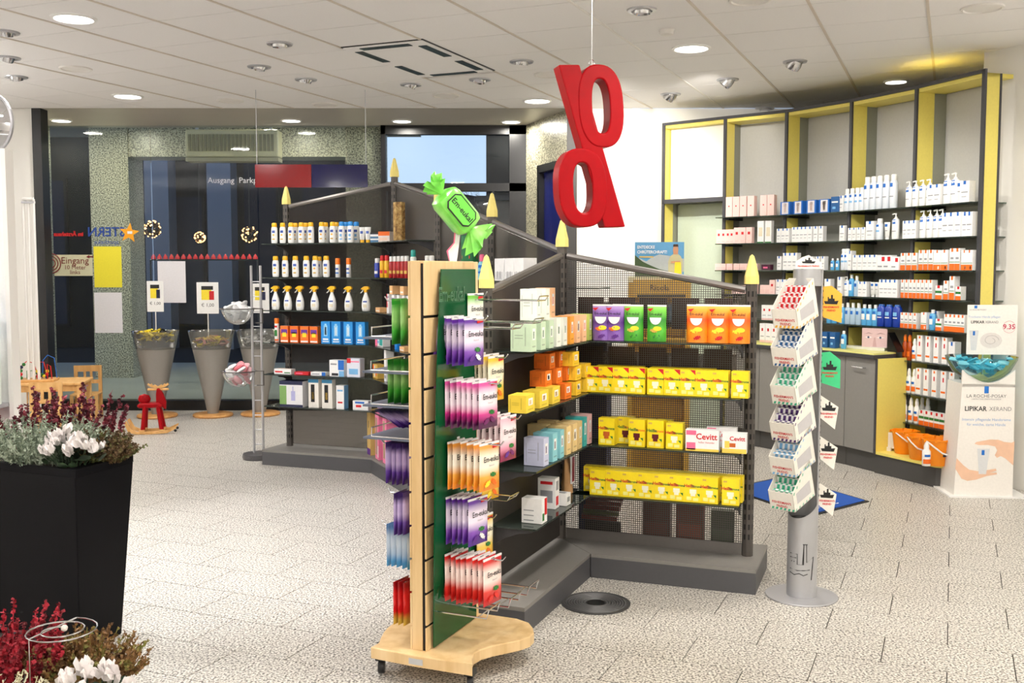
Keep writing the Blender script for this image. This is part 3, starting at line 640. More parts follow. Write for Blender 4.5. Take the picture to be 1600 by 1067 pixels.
# base board with its wavy side
pts = [(-.045, .205), (-.055, .0), (-.045, -.235)]
for i in range(11):
    t_ = i/10; pts.append((-.045+.56*t_*.9, -.235-.02*math.sin(t_*math.pi)-.10*(t_-.5)*0 + .06*math.sin(2*math.pi*t_)-.02*t_))
pts += [(.485, -.19), (.485, .2)]
for i in range(9):
    t_ = i/8; pts.append((.44-.43*t_, .2+.06*math.sin(math.pi*t_)))
P().prism(list(reversed(pts)), .085, .13).build('base_board', M['maple'], st, bevel=.004)
P().box(-.055, -.03, .095, -.0525, .03, .118).build('maker_plate', mat('plate_grey', (190, 190, 192), .4), st)
for x, y in [(.03, -.19), (.03, .2), (.48, -.19), (.48, .2)]:
    c_ = P().box(x-.02, y-.018, .055, x+.02, y+.018, .085).build('castor', M['black'], st)
    P().lathe([(.0001, -.012), (.026, -.012), (.028, -.006), (.028, .006), (.026, .012), (.0001, .012)], 16, cap=False).build('wheel', mat('castor_rubber', (30, 30, 32), .4), c_)
    wo = [o for o in c_.children][0]; wo.rotation_euler = (math.pi/2, 0, .4); wo.location = (x, y, .0285)
# green curved acrylic sheet: outline in the plane of the panel
gp = []
for i in range(13):
    t_ = i/12; z = .135+(1.60-.135)*t_
    gp.append((.035+.02*t_-.05*math.sin(math.pi*min(1, t_*1.02))+.055*t_**4, z))
gr_ = [(.40, 1.60), (.36, 1.2), (.37, .7), (.34, .16)]
green = glass_mat('green_acrylic', (10, 96, 52), .22, .06, 1.45, (12, 92, 50))
pl = P(); L_ = [(x, z) for x, z in gp]
bul = lambda z: -.028-.03*math.sin(math.pi*(z-.13)/1.5)
rgt = lambda z: .42-.06*math.sin(math.pi*(z-.13)/1.5)
for i in range(len(L_)-1):
    (x0, z0), (x1, z1) = L_[i], L_[i+1]
    y0, y1 = bul(z0), bul(z1)
    pl.hexa([(x0, y0-.004, z0), (rgt(z0), y0-.004, z0), (rgt(z0), y0, z0), (x0, y0, z0)], [(x1, y1-.004, z1), (rgt(z1), y1-.004, z1), (rgt(z1), y1, z1), (x1, y1, z1)])
ga_ = pl.build('green_sheet', green, st)
EMU = 'Em-eukal'
text(EMU, .078, mat('engraved_green', (120, 170, 134), .4), ga_, .185, -.042, 1.50, off=.001, sx=.8)
text(EMU, .078, mat('engraved_dark', (18, 86, 52), .4), ga_, .185, -.0432, 1.50, off=-.0012, sx=.8)
def hook(z, x, l, double=True, name='peg_hook'):
    p = P(); y0 = -.0126
    p.tube([(x, y0, z+.02), (x, y0-.012, z), (x, y0-l, z), (x, y0-l-.012, z+.016)], .0032, 6)
    return p.build(name, M['chrome'], st)
ROWZ = [1.375, 1.147, .905, .694, .463]
# hooks carry single rows of bags; longer price rails stick out further back

def rail(x0, x1, z, y, l):
    p = P()
    for x in (x0, x1): p.tube([(x, -.013, z), (x, -l, z), (x, -l-.012, z+.018)], .003, 6)
    p.tube([(x0, -l-.012, z+.018), (x1, -l-.012, z+.018)], .003, 6); p.tube([(x0, -l+.002, z), (x1, -l+.002, z)], .003, 6)
    return p.build('wire_rail', M['chrome'], st)
def ushelf(x0, x1, z, l):   # clear little tray held by a wire
    p = P(); p.tube([(x0, -.013, z), (x0, -l, z), (x0, -l-.01, z+.035), (x1, -l-.01, z+.035), (x1, -l, z), (x1, -.013, z)], .003, 6)
    p.tube([(x0, -l*.85, z), (x1, -l*.85, z)], .0025, 5)
    return p.build('wire_tray', M['chrome'], st)
ushelf(.05, .15, .275, .25); ushelf(.19, .29, .28, .28); ushelf(.33, .43, .29, .30)
for z, l in ((1.475, .33), (1.385, .31), (1.36, .22), (.66, .2)): rail(.36, .45, z, 0, l)
# blue-grey trays on the other face
for z, l in [(1.335, .255), (1.20, .26), (1.065, .26), (.935, .26)]:
    p = P(); p.box(.09, .052, z-.012, .36, .052+l, z-.004); t_ = p.build('side_tray', mat('tray_blue_grey', (112, 120, 138), .35, .3), st)
    P().tube([(.09, .06, z), (.09, .052+l-.04, z), (.09, .052+l-.04, z+.035), (.36, .052+l-.04, z+.035), (.36, .052+l-.04, z)], .003, 6).build('tray_wire', M['chrome'], t_)
# ------------------------------------------------------------------ red percent sign on a wire
ps = empty('percent_sign', 'big glossy red percent sign hanging from the ceiling on a wire', 'sign', (.352, 4.6, 1.785), math.radians(14))
def ring(cx, cz, rx, rz, tx, tz, name, sh=0):
    n = 40; o_, i_ = [], []
    def se(a, p): return math.copysign(abs(a)**p, a)
    for k in range(n):
        a = 2*math.pi*k/n; c, s = se(math.cos(a), .8), se(math.sin(a), .8)
        o_.append((cx+rx*c+sh*rz*s, cz+rz*s)); i_.append((cx+(rx-tx)*c+sh*(rz-tz)*s, cz+(rz-tz)*s))
    p = P(); vs = [(x, -.05, z) for x, z in o_]+[(x, -.05, z) for x, z in i_]+[(x, .05, z) for x, z in o_]+[(x, .05, z) for x, z in i_]; fs = []
    for k in range(n):
        j = (k+1) % n
        fs += [(k, j, n+j, n+k), (2*n+j, 2*n+k, 3*n+k, 3*n+j), (j, k, 2*n+k, 2*n+j), (n+k, n+j, 3*n+j, 3*n+k)]
    p.add(vs, fs, 0, True); return p.build(name, M['red'], ps, 35, bevel=.006)
ring(.03, .53, .105, .18, .064, .062, 'upper_ring', -.06)
ring(-.052, .172, .112, .172, .068, .062, 'lower_ring', -.05)
P().prism([(.05, .0), (.148, .003), (-.07, .705), (-.165, .70)], -.046, .046, ax='y').build('slash', M['red'], ps, bevel=.006)
P().tube([(0, 0, .715), (0, 0, CEIL-1.785)], .0022, 5).build('wire', M['chrome'], ps)
P().tube([(.012*math.sin(a*.6), 0, .722+.016*math.cos(a*.6)) for a in range(11)], .0025, 5).build('hook_ring', M['chrome'], ps)
# ------------------------------------------------------------------ green candy model on a stick, standing on the wooden stand
cm = empty('candy_model', 'big lime green wrapped candy model on a card stick', 'candy model', (-.22, 4.12, SH), math.radians(28)); cm.scale = (.74, .74, .74)
lime = ramp_mat('lime_foil', [(.3, (92, 196, 58)), (.5, (128, 226, 84)), (.7, (160, 240, 112))], .3, 'Object', 'noise', 9, 3, coat=.3)
lime_d = mat('lime_label', (112, 214, 78), .4)
def tilt(o): o.rotation_euler = (0, math.radians(47), 0); o.location = (-.005, 0, .27); return o
sec = []
p = P(); n = 16
for (x, ry, rz_) in [(-.125, .03, .04), (-.108, .062, .072), (-.08, .07, .08), (.08, .07, .08), (.108, .062, .072), (.125, .03, .04)]:
    for k in range(n):
        a = 2*math.pi*k/n; c, s = math.cos(a), math.sin(a)
        p.v.append((x, ry*math.copysign(abs(c)**.5, c), rz_*math.copysign(abs(s)**.5, s)))
for j in range(5):
    for k in range(n): p.f.append((j*n+k, j*n+(k+1) % n, (j+1)*n+(k+1) % n, (j+1)*n+k)); p.m.append(0); p.s.append(True)
p.f += [tuple(reversed(range(n))), tuple(range(5*n, 6*n))]; p.m += [0, 0]; p.s += [False, False]
body = tilt(p.build('candy_body', lime, cm, 30))
def wrap(sg, L, w0, w1):   # flared, pleated wrapper end
    p = P(); n = 20
    for j, (t_, w_) in enumerate([(0, .25), (.12, .2), (.5, .6), (1, 1.0)]):
        for k in range(n):
            a = 2*math.pi*k/n; pl_ = 1+.28*(w_ > .3)*(1 if k % 2 else -1)*t_
            p.v.append((sg*(.118+L*t_ + .03*t_*math.sin(a*2)), w0*w_*math.cos(a)*pl_, w1*w_*math.sin(a)*pl_))
    for j in range(3):
        for k in range(n): p.f.append((j*n+k, j*n+(k+1) % n, (j+1)*n+(k+1) % n, (j+1)*n+k)); p.m.append(0); p.s.append(True)
    return tilt(p.build('wrapper_end', lime, cm, 60))
wrap(-1, .085, .03, .06); wrap(1, .095, .05, .10)
lp = P(); oc = [(-.09, -.03), (-.09, .03), (-.065, .055), (.065, .055), (.09, .03), (.09, -.03), (.065, -.055), (-.065, -.055)]
lp.prism(oc, -.0745, -.0715, 0, 'y'); lb_ = lp.build('label_border', M['print_black'], body)
P().prism([(x*.93, z*.88) for x, z in oc], -.0765, -.0745, ax='y').build('label_plate', lime_d, body)
text(EMU, .043, M['print_black'], body, 0, -.0772, 0, off=.0008)
P().prism([(-.03, 0), (.012, 0), (.02, .05), (.035, .16), (.005, .21), (-.005, .1), (-.045, .055)], .03, .034, ax='y').build('card_stick', M['print_white'], cm)
P().prism([(-.034, 0), (-.03, 0), (-.04, .055), (.0, .1), (.005, .16), (-.002, .16), (-.008, .1), (-.05, .055)], .029, .0302, ax='y').build('card_edge', M['print_pink'], cm)
P().tube([(.005, .038, 0), (.005, .038, .22)], .005, 6).build('stick', M['plastic_white'], cm)
# ------------------------------------------------------------------ chewing-candy column
GX = px_ground(1252, 931, 0); gs_ = empty('gum_stand', 'silver tube floor stand with slanted boxes of small mint bags', 'display stand', (GX.x, GX.y, 0))
al = mat('silver_paint', (184, 185, 188), .36, .5, gs=200, grain=.03)
P().lathe([(.0001, 0), (.172, 0), (.174, .004), (.172, .008), (.0001, .009)], 48, cap=False).build('base_disc', M['steel'], gs_)
tub = P(); n = 28; r_ = .072
def arc(z, a0, a1): return [(r_*math.cos(a0+(a1-a0)*k/n), r_*math.sin(a0+(a1-a0)*k/n), z) for k in range(n+1)]
lo = P().lathe([(r_, .009), (r_, .40)], 36, cap=False).build('lower_tube', al, gs_)
# the cut-away front: rim dips at the front side, then only the back half goes on up
A0, A1 = math.radians(-38), math.radians(128)
rows_ = [arc(.40, A0, A1), arc(1.6, A0, A1)]
tub.add(rows_[0]+rows_[1], [(k, k+1, n+2+k, n+1+k) for k in range(n)], 0, True)
ri = r_-.004
tub.add([(x*ri/r_, y*ri/r_, z) for x, y, z in rows_[0]+rows_[1]], [(k+1, k, n+1+k, n+2+k) for k in range(n)], 0, True)
for q in (0, n): tub.quad([rows_[0][q], rows_[1][q], tuple(v*(ri/r_ if i < 2 else 1) for i, v in enumerate(rows_[1][q])), tuple(v*(ri/r_ if i < 2 else 1) for i, v in enumerate(rows_[0][q]))])
tub.build('upper_half_tube', al, gs_)
cut = P(); fr_ = [(r_*math.cos(A1+(2*math.pi-(A1-A0))*k/n), r_*math.sin(A1+(2*math.pi-(A1-A0))*k/n)) for k in range(n+1)]
cut.add([(x, y, .40) for x, y in fr_]+[(x, y, .40+.07*(1-math.sin(math.pi*k/n))) for k, (x, y) in enumerate(fr_)], [(k, k+1, n+2+k, n+1+k) for k in range(n)], 0, True); cut.build('cut_rim', al, gs_)
P().lathe([(.0001, .385), (r_-.003, .385)], 28, cap=False).build('inner_floor', M['black'], gs_)
P().lathe([(r_-.004, 1.52), (r_-.004, 1.6), (.0001, 1.601)], 28, cap=False).build('top_cap', al, gs_)
sh = P()   # line drawing of a ship, wrapped round the tube
def wl(pts):
    out = []
    for u, v in pts: a = math.radians(-100)+u/r_; out.append(((r_+.0006)*math.cos(a), (r_+.0006)*math.sin(a), .15+v*1.25))
    sh.tube(out, .0021, 4)
for pl_ in [[(-.07, .06), (-.03, .06), (-.03, .02), (-.005, .02), (.0, .10), (.012, .10), (.014, .03), (.05, .05), (.045, .01), (.04, -.04)], [(-.07, .045), (-.035, .045)], [(-.005, .10), (.017, .10)], [(.0, .02), (.0, .1)], [(-.07, .0), (-.03, -.004), (.0, -.002), (.03, .0)], [(-.07, -.015), (-.045, -.022), (-.02, -.015), (.0, -.022), (.02, -.016)], [(-.062, .03), (-.058, .03)], [(-.048, .03), (-.044, .03)]]: wl(pl_)
tag(sh.build('ship_drawing', M['print_black'], gs_), kind='stuff')
hp = P()
for j in range(34):
    z = .5+j*.031
    for a in (-.30, -.12):
        hp.box(r_*math.cos(a)+.0003, r_*math.sin(a)-.004, z, r_*math.cos(a)+.0012, r_*math.sin(a)+.004, z+.008)
tag(hp.build('punched_holes', M['print_black'], gs_), kind='stuff')
cardw = mat('card_white', (240, 236, 226), .55)
def mint_box(z, colm, lab, top, ang_, dist=.098, tilt_=.55, sc=1.0, ml=True):
    """open carton, its floor sloping down to the front; stripes and words printed on it"""
    w, d, h0, h1 = .104*sc, .15*sc, .075*sc, .125*sc
    a = math.radians(ang_); o = empty('mint_box', lab, 'display carton', (GX.x+dist*math.cos(a), GX.y+dist*math.sin(a), z), a+math.pi/2, 'slanted boxes on the silver stand')
    t = empty('tilt', None, None); bpy.data.objects.remove(t)
    X = Matrix.Rotation(tilt_*.6, 4, 'X')
    def tx(p_):
        p_.v = [tuple(X @ Vector(v)) for v in p_.v]; return p_
    b = P(); th = .003
    b.box(-w/2, -d/2, 0, w/2, d/2, th); b.box(-w/2, -d/2, 0, w/2, -d/2+th, h0)
    for s in (-1, 1):
        x0, x1 = (w/2-th, w/2) if s > 0 else (-w/2, -w/2+th)
        b.prism([(-d/2, 0), (d/2, 0), (d/2, h1+.03), (d/2-.05, h1+.02), (-d/2, h0)], x0, x1, 0, 'x')
    b.box(-w/2, d/2-th, 0, w/2, d/2, h1+.03)
    tx(b).build('carton', cardw, o)
    s_ = P()
    for k in range(6):   # slanted stripes along the edges
        x = -w/2+.006+k*w/6
        s_.quad([(x, -d/2-.0004, .002), (x+.011, -d/2-.0004, .002), (x+.017, -d/2-.0004, .014), (x+.006, -d/2-.0004, .014)])
        y = -d/2+.008+k*d/6
        for xx in (w/2+.0004, -w/2-.0004):
            s_.quad([(xx, y, .002), (xx, y+.008, .002), (xx, y+.014, .012), (xx, y+.006, .012)]); zt_ = h0+(h1+.02-h0)*min(1, (y+d/2)/(d-.05))-.012
            s_.quad([(xx, y, zt_-.004), (xx, y+.008, zt_-.004), (xx, y+.014, zt_+.008), (xx, y+.006, zt_+.008)])
    tag(tx(s_).build('printed_stripes', colm, o), kind='stuff')
    gq = P()
    for xx in (w/2+.0005,):
        gq.quad([(xx, -d/2+.03, .03), (xx, d/2-.03, .03), (xx, d/2-.03, h0), (xx, -d/2+.03, h0-.012)])
    tx(gq).build('side_print', mat('card_print_grey', (196, 194, 196), .6), o)
    for s, zz_, sz in (("FISHERMAN'S", .04, .0175), ('FRIEND', .021, .0175)):
        e = text(s, sz, M['print_red'], o, 0, 0, 0, off=.0003, sx=1.0); v = X @ Vector((0, -d/2-.001, zz_)); e.location = v; e.rotation_euler = (math.pi/2+tilt_*.6, 0, 0)
    for k in range(5):   # the little bags inside
        y = -d/2+.028+k*.026; q = P()
        q.box(-w/2+.006, y, .02, w/2-.006, y+.014, h0*.9+.036*(k*.5)+R.uniform(0, .014), 0)
        zt_ = q.v[4][2]
        for i_ in range(4):
            x_ = -w/2+.008+i_*(w-.016)/4.2; q.quad([(x_, y-.0006, zt_-.05), (x_+.015, y-.0006, zt_-.05), (x_+.028, y-.0006, zt_-.002), (x_+.013, y-.0006, zt_-.002)], 1)
            q.quad([(x_, y, zt_+.0004), (x_+.013, y, zt_+.0004), (x_+.013, y+.013, zt_+.0004), (x_, y+.013, zt_+.0004)], 1)
        tx(q).build('mint_bag', [M['print_white'], top], o)
st_teal = mat('mint_teal', (60, 176, 138), .5); st_blue = mat('mint_blue', (36, 92, 150), .5); st_pur = mat('mint_purple', (74, 40, 110), .5); st_cy = mat('mint_sky', (120, 176, 220), .5); st_red = M['print_red']; st_or = mat('mint_orange', (240, 180, 60), .5)
for z, c_, lab, a in [(1.35, st_or, 'topmost slanted carton of red and white bags on the silver stand', st_red), (1.17, st_blue, 'slanted carton of blue striped bags, second from top of the silver stand', st_blue), (.99, st_teal, 'slanted carton of teal bags, third from top of the silver stand', st_teal), (.815, st_pur, 'slanted carton of purple bags, fourth from top of the silver stand', st_pur), (.65, st_cy, 'slanted carton of pale blue bags, fifth from top of the silver stand', st_cy), (.485, st_teal, 'lowest slanted carton of teal bags on the silver stand', st_teal)]:
    mint_box(z, c_, lab, a, 224, .095, .5, 1.26)
for z, c_, lab, ang_ in [(1.35, st_or, 'orange header card sticking out behind the silver stand', 0), (1.03, mat('card_green', (60, 196, 130), .5), 'green header card sticking out behind the silver stand', 0), (.83, cardw, 'white header card below the green one behind the silver stand', 0), (.63, cardw, 'striped header card above the lowest one behind the silver stand', 0), (.40, cardw, 'lowest striped header card behind the silver stand', 0)]:
    o = empty('header_card', lab, 'card', (GX.x+.125, GX.y+.03, z), math.radians(-8), 'header cards behind the silver stand')
    if ang_ == 0:
        P().prism([(-.045, .02), (.05, -.01), (.05, .13), (0, .17), (-.045, .165)] if c_ is not cardw else [(-.045, .05), (.03, -.01), (.045, .10), (-.045, .16)], 0, .004, ax='y').build('card', c_, o)
        P().tube([(-.04, .004, .08), (-.06, .01, .08)], .004, 5).build('clip', M['steel'], o)
        sp_ = P().prism([(x*.85, z+.082) for x, z in [(-.034, 0), (.032, -.002), (.040, .016), (.018, .014), (.018, .026), (.008, .026), (.008, .044), (-.002, .044), (-.002, .026), (-.014, .026), (-.014, .034), (-.020, .034), (-.020, .014), (-.040, .014)]], -.0012, -.0004, ax='y').build('ship_emblem', M['print_black'], o)
        text("FISHERMAN'S", .0125, M['print_red'], o, .0, -.001, .066, off=.0004); text('FRIEND', .0125, M['print_red'], o, .0, -.001, .05, off=.0004)
tc_ = empty('top_card', 'white peaked card with ship emblem on top of the silver stand', 'card', (GX.x-.01, GX.y-.045, 1.602), math.radians(-20))
P().prism([(-.06, 0), (.06, 0), (.06, .03), (.02, .05), (0, .065), (-.03, .055), (-.06, .035)], 0, .003, ax='y').build('card', cardw, tc_)
P().prism([(x*.8, z*.6+.026) for x, z in [(-.034, 0), (.032, -.002), (.040, .016), (.018, .014), (.018, .026), (.008, .026), (.008, .044), (-.002, .044), (-.002, .026), (-.014, .026), (-.014, .034), (-.020, .034), (-.020, .014), (-.040, .014)]], -.0012, -.0003, ax='y').build('ship_emblem', M['print_black'], tc_)
text("FISHERMAN'S FRIEND", .0105, M['print_red'], tc_, 0, -.001, .012, off=.0003)
# ------------------------------------------------------------------ floor vent, mat
v = px_ground(931, 943, 0); fv = empty('floor_vent', 'black round ringed vent plate lying in the stone floor', 'floor vent', (v.x, v.y, 0))
P().lathe([(.0001, .001), (.165, .001), (.166, .006), (.155, .008), (.150, .004), (.14, .0035)], 48, cap=False).build('plate', mat('vent_plate', (84, 84, 86), .4, .4), fv)
for k in range(8): P().lathe([(.05+k*.0125, .003), (.052+k*.0125, .008), (.057+k*.0125, .008), (.059+k*.0125, .003)], 40, cap=False).build('ring', mat('vent_ring', (112, 112, 114), .4, .4), fv)
P().lathe([(.0001, .007), (.042, .007), (.044, .002)], 28, cap=False).build('hub', M['black'], fv)
m0, m1, m2 = px_ground(1190, 800, 0), px_ground(1265, 808, 0), px_ground(1358, 784, 0)
m3 = px_ground(1225, 745, 0); mt = empty('floor_mat', 'blue printed floor mat with white lettering behind the gum stand', 'floor mat')
q = [m1, m2, m3, m3+(m1-m2)]; c_ = sum((k for k in q), Vector())/4
P().prism([(k.x, k.y) for k in q], 0, .006).build('rubber_edge', M['black'], mt)
P().prism([(c_.x+(k.x-c_.x)*.94, c_.y+(k.y-c_.y)*.94) for k in q], .006, .009).build('blue_pile', mat('mat_blue', (28, 84, 176), .9, grain=.2, gs=300), mt)
dm = (m2-m1); 
for s, f, g_ in [('Cor', .80, .80), ('apotheke', .28, .14), ('STERN', .3, .40)]:
    e = text(s, .13, M['print_white'], mt); e.location = m1+dm*f+(m3-m2)*g_; e.location.z = .0095; e.rotation_euler = (0, 0, ang(dm.x, dm.y))
# ------------------------------------------------------------------ cardboard display of skin cream at the wall
DX = px_ground(1490, 776, 0); lr = empty('cream_display', 'tall white cardboard display advertising hand cream, with blue sachet bowl', 'display stand', (DX.x, DX.y, 0), math.radians(-5))
wcard = mat('display_card', (242, 238, 232), .45); W_ = .40
P().box(-.04, -.03, 0, W_+.10, .36, .012).build('floor_sheet', M['plastic_white'], lr)
P().hexa([(0, 0, .012), (W_, 0, .012), (W_, .3, .012), (0, .3, .012)], [(.035, 0, .80), (W_-.01, 0, .80), (W_-.01, .3, .80), (.035, .3, .80)]).build('body', wcard, lr)
arcp = [(.035, .78)]+[(.035+(W_-.045)*k/16, .90-.09*math.sin(math.pi*k/16)) for k in range(17)]+[(W_-.01, .78)]
P().prism(arcp, 0, .02, ax='y').build('curved_front', wcard, lr)
bc = (.2, .12)
P().lathe([(.05, .80), (.12, .82), (.19, .88), (.235, .965), (.238, .985)], 32, c=bc, cap=False).build('blue_bowl', glass_mat('turquoise_plastic', (205, 242, 248), .86, .05, 1.35, (30, 160, 200)), lr)
sac = mat('sachet_turquoise', (84, 186, 210), .3)
for k in range(46):
    a, rr_ = R.uniform(0, 6.28), .2*math.sqrt(R.random()); zz_ = .86+.06*(rr_/.2)+R.uniform(0, .06)
    q = P().box(-.035, -.018, -.004, .035, .018, .004); X = Matrix.Rotation(R.uniform(-.9, .9), 4, 'X') @ Matrix.Rotation(R.uniform(0, 6), 4, 'Z') @ Matrix.Rotation(R.uniform(-.6, .6), 4, 'Y')
    q.v = [tuple(X @ Vector(v_)) for v_ in q.v]
    e = tag(q.build('sachet', sac if k % 3 else mat('sachet_pale', (176, 228, 236), .3), loc=lr.matrix_basis @ Vector((bc[0]+rr_*math.cos(a)*.9, bc[1]+rr_*math.sin(a)*.9, zz_))), '%s turquoise sachet lying in the blue display bowl' % ('pale' if k % 3 == 0 else 'deep'), 'sachet', '%s sachets in the blue bowl' % ('pale' if k % 3 == 0 else 'deep'))
P().tube([(.2, .1, .86), (.2, .1, 1.02)], .006, 6).build('header_pole', M['clear'], lr)
hd = P().box(.085, .085, 1.0, .425, .09, 1.35).build('header_card', wcard, lr)
pg, pb_ = mat('print_soft_grey', (140, 138, 144), .5), mat('brand_blue', (20, 110, 200), .5)
def fp(p_, name, m, par=lr): return p_.build(name, m, par)
BY, HY = -.0012, .0838
fp(P().quad([(.185, BY, .735), (.215, BY, .735), (.215, BY, .785), (.185, BY, .785)]), 'brand_square', pb_)
text('LA ROCHE-POSAY', .033, M['print_black'], lr, .2, BY, .715, off=-.0003)
text('LABORATOIRE DERMATOLOGIQUE', .0125, pg, lr, .2, BY, .694)
text('LIPIKAR', .046, M['print_black'], lr, .13, BY, .625, off=.0008, sx=.95); text('XERAND', .042, mat('print_mid_grey', (110, 108, 114), .5), lr, .298, BY, .625, off=-.0004, sx=.9)
text('Intensiv pflegende Handcreme', .027, mat('print_pale_blue', (150, 180, 220), .5), lr, .205, BY, .55); text('für weiche, zarte Hände', .027, mat('print_pale_blue', (150, 180, 220), .5), lr, .205, BY, .515)
skin, skin2 = mat('printed_skin', (236, 194, 164), .55, grain=.14, gs=14), mat('printed_skin_shade', (206, 148, 116), .55)
fp(P().quad([(.005, BY, .20), (.012, BY, .275), (.06, BY, .225), (.10, BY, .195), (.16, BY, .185), (.225, BY, .195), (.28, BY, .205), (.285, BY, .19), (.24, BY, .175), (.285, BY, .178), (.29, BY, .165), (.22, BY, .152), (.15, BY, .125), (.09, BY, .115), (.05, BY, .13)]), 'printed_hand', skin)
fp(P().quad([(.40, BY, .40), (.38, BY, .39), (.33, BY, .395), (.29, BY, .41), (.23, BY, .41), (.145, BY, .392), (.13, BY, .38), (.16, BY, .37), (.22, BY, .372), (.27, BY, .362), (.285, BY, .335), (.27, BY, .30), (.285, BY, .282), (.31, BY, .295), (.34, BY, .28), (.397, BY, .23)][::-1]), 'printed_hand', skin)
fp(P().quad([(.165, BY-.0004, .165), (.215, BY-.0004, .165), (.235, BY-.0004, .345), (.15, BY-.0004, .345)]), 'printed_tube', mat('printed_tube', (220, 222, 224), .5))
fp(P().quad([(.18, BY-.0008, .30), (.2, BY-.0008, .30), (.2, BY-.0008, .335), (.18, BY-.0008, .335)]), 'tube_mark', pb_)
fp(P().quad([(.13, HY, 1.325), (.15, HY, 1.325), (.15, HY, 1.345), (.13, HY, 1.345)]), 'header_square', pb_)
text('LA ROCHE-POSAY', .014, pg, lr, .155, HY, 1.315); text('Trockene Hände pflegen', .022, mat('print_pale_blue', (150, 180, 220), .5), lr, .2, HY, 1.265)
text('LIPIKAR', .027, M['print_black'], lr, .155, HY, 1.228, off=.0005); text('XERAND', .025, mat('print_mid_grey', (110, 108, 114), .5), lr, .252, HY, 1.228, sx=.9)
text('9.35', .048, mat('price_red', (196, 40, 80), .5), lr, .37, HY, 1.195, off=.0008)
fp(P().tube([(.37+.042*math.cos(k*.35), HY, 1.195+.042*math.sin(k*.35)) for k in range(19)], .0008, 4), 'price_ring', mat('price_red', (196, 40, 80), .5))
fp(P().quad([(.115, HY, 1.03), (.15, HY, 1.03), (.165, HY, 1.17), (.10, HY, 1.17)]), 'header_tube', mat('printed_tube_dim', (214, 216, 218), .5))
fp(P().quad([(.125, HY-.0004, 1.135), (.14, HY-.0004, 1.135), (.14, HY-.0004, 1.165), (.125, HY-.0004, 1.165)]), 'header_tube_mark', pb_)
fp(P().quad([(.25+.075*math.cos(a*.3927), HY, 1.10+.055*math.sin(a*.3927)) for a in range(16)]), 'cream_swirl', mat('cream_print', (222, 216, 212), .5))
fp(P().tube([(.25+.055*math.cos(a*.5)*(1-a*.04), HY-.0006, 1.10+.04*math.sin(a*.5)*(1-a*.04)) for a in range(16)], .0016, 4), 'swirl_line', mat('cream_shade', (190, 182, 180), .5))
# ------------------------------------------------------------------ gold floor display with alpine header, seen over and through the mesh rack
gd = empty('gold_display', 'gold cardboard display topped by an alpine herb poster, behind the mesh rack', 'display stand', (px_depth(1030, 500, 7.9).x, 7.9, 0), math.radians(-6))
gold = mat('gold_card', (206, 160, 56), .45)
P().box(-.24, 0, 0, -.2, .3, 1.5).build('side_wall', gold, gd); P().box(.2, 0, 0, .24, .3, 1.5).build('side_wall', gold, gd); P().box(-.2, .27, 0, .2, .3, 1.5).build('rear_wall', gold, gd)
for z in (.3, .7, 1.05): P().box(-.2, 0, z, .2, .27, z+.02).build('shelf_board', gold, gd)
P().box(-.2, -.004, 1.38, .2, .01, 1.52).build('front_band', gold, gd); P().box(-.24, -.002, 1.5, .24, .3, 1.54).build('top_band', mat('cream_card', (236, 226, 180), .5), gd)
P().box(-.17, -.006, 1.385, .2, -.004, 1.405).build('dark_line', M['print_black'], gd)
text('Ricola', .06, M['print_black'], gd, 0, -.006, 1.455)
hx = P().box(-.19, .1, 1.54, .19, .104, 1.81).build('header_poster', mat('poster_sky', (96, 160, 206), .5), gd); PY = .0985
def pp(pts, m, name, dy=0): P().quad([(x, PY-dy, z) for x, z in pts]).build(name, m, hx)
pp([(-.19, 1.58), (.19, 1.58), (.19, 1.68), (.1, 1.70), (.0, 1.715), (-.06, 1.69), (-.1, 1.66), (-.19, 1.70)], mat('poster_rock', (176, 184, 188), .5), 'printed_mountain')
pp([(-.19, 1.54), (.19, 1.54), (.10, 1.575), (.0, 1.60), (-.08, 1.635), (-.13, 1.66), (-.19, 1.71)], mat('poster_green', (62, 84, 52), .5), 'printed_meadow', .0005)
pp([(.07, 1.56), (.175, 1.56), (.18, 1.66), (.165, 1.70), (.138, 1.722), (.112, 1.722), (.085, 1.70), (.068, 1.66)], mat('poster_shirt', (196, 190, 150), .5), 'printed_shirt', .001)
pp([(.108, 1.715), (.142, 1.715), (.146, 1.755), (.138, 1.785), (.112, 1.785), (.104, 1.755)], mat('poster_face', (206, 150, 116), .5), 'printed_face', .0015)
pp([(.104, 1.774), (.146, 1.774), (.142, 1.793), (.108, 1.793)], mat('poster_hair', (70, 48, 36), .5), 'printed_hair', .002)
pp([(.09, 1.645), (.16, 1.65), (.16, 1.665), (.09, 1.66)], mat('poster_face', (206, 150, 116), .5), 'printed_arms', .002)
pp([(.115, 1.545), (.17, 1.545), (.165, 1.655), (.12, 1.655)], M['print_yellow'], 'printed_yellow_tin', .0025)
pp([(-.155, 1.69), (-.045, 1.69), (-.045, 1.70), (-.155, 1.70)], M['print_gold'], 'printed_line', .0006)
text('ENTDECKE', .032, M['print_white'], hx, -.172, PY-.003, 1.77, off=.0008, al='LEFT', sx=.85); text('CHRÜTERCHRAFT!', .032, M['print_white'], hx, -.172, PY-.003, 1.732, off=.0008, al='LEFT', sx=.85)
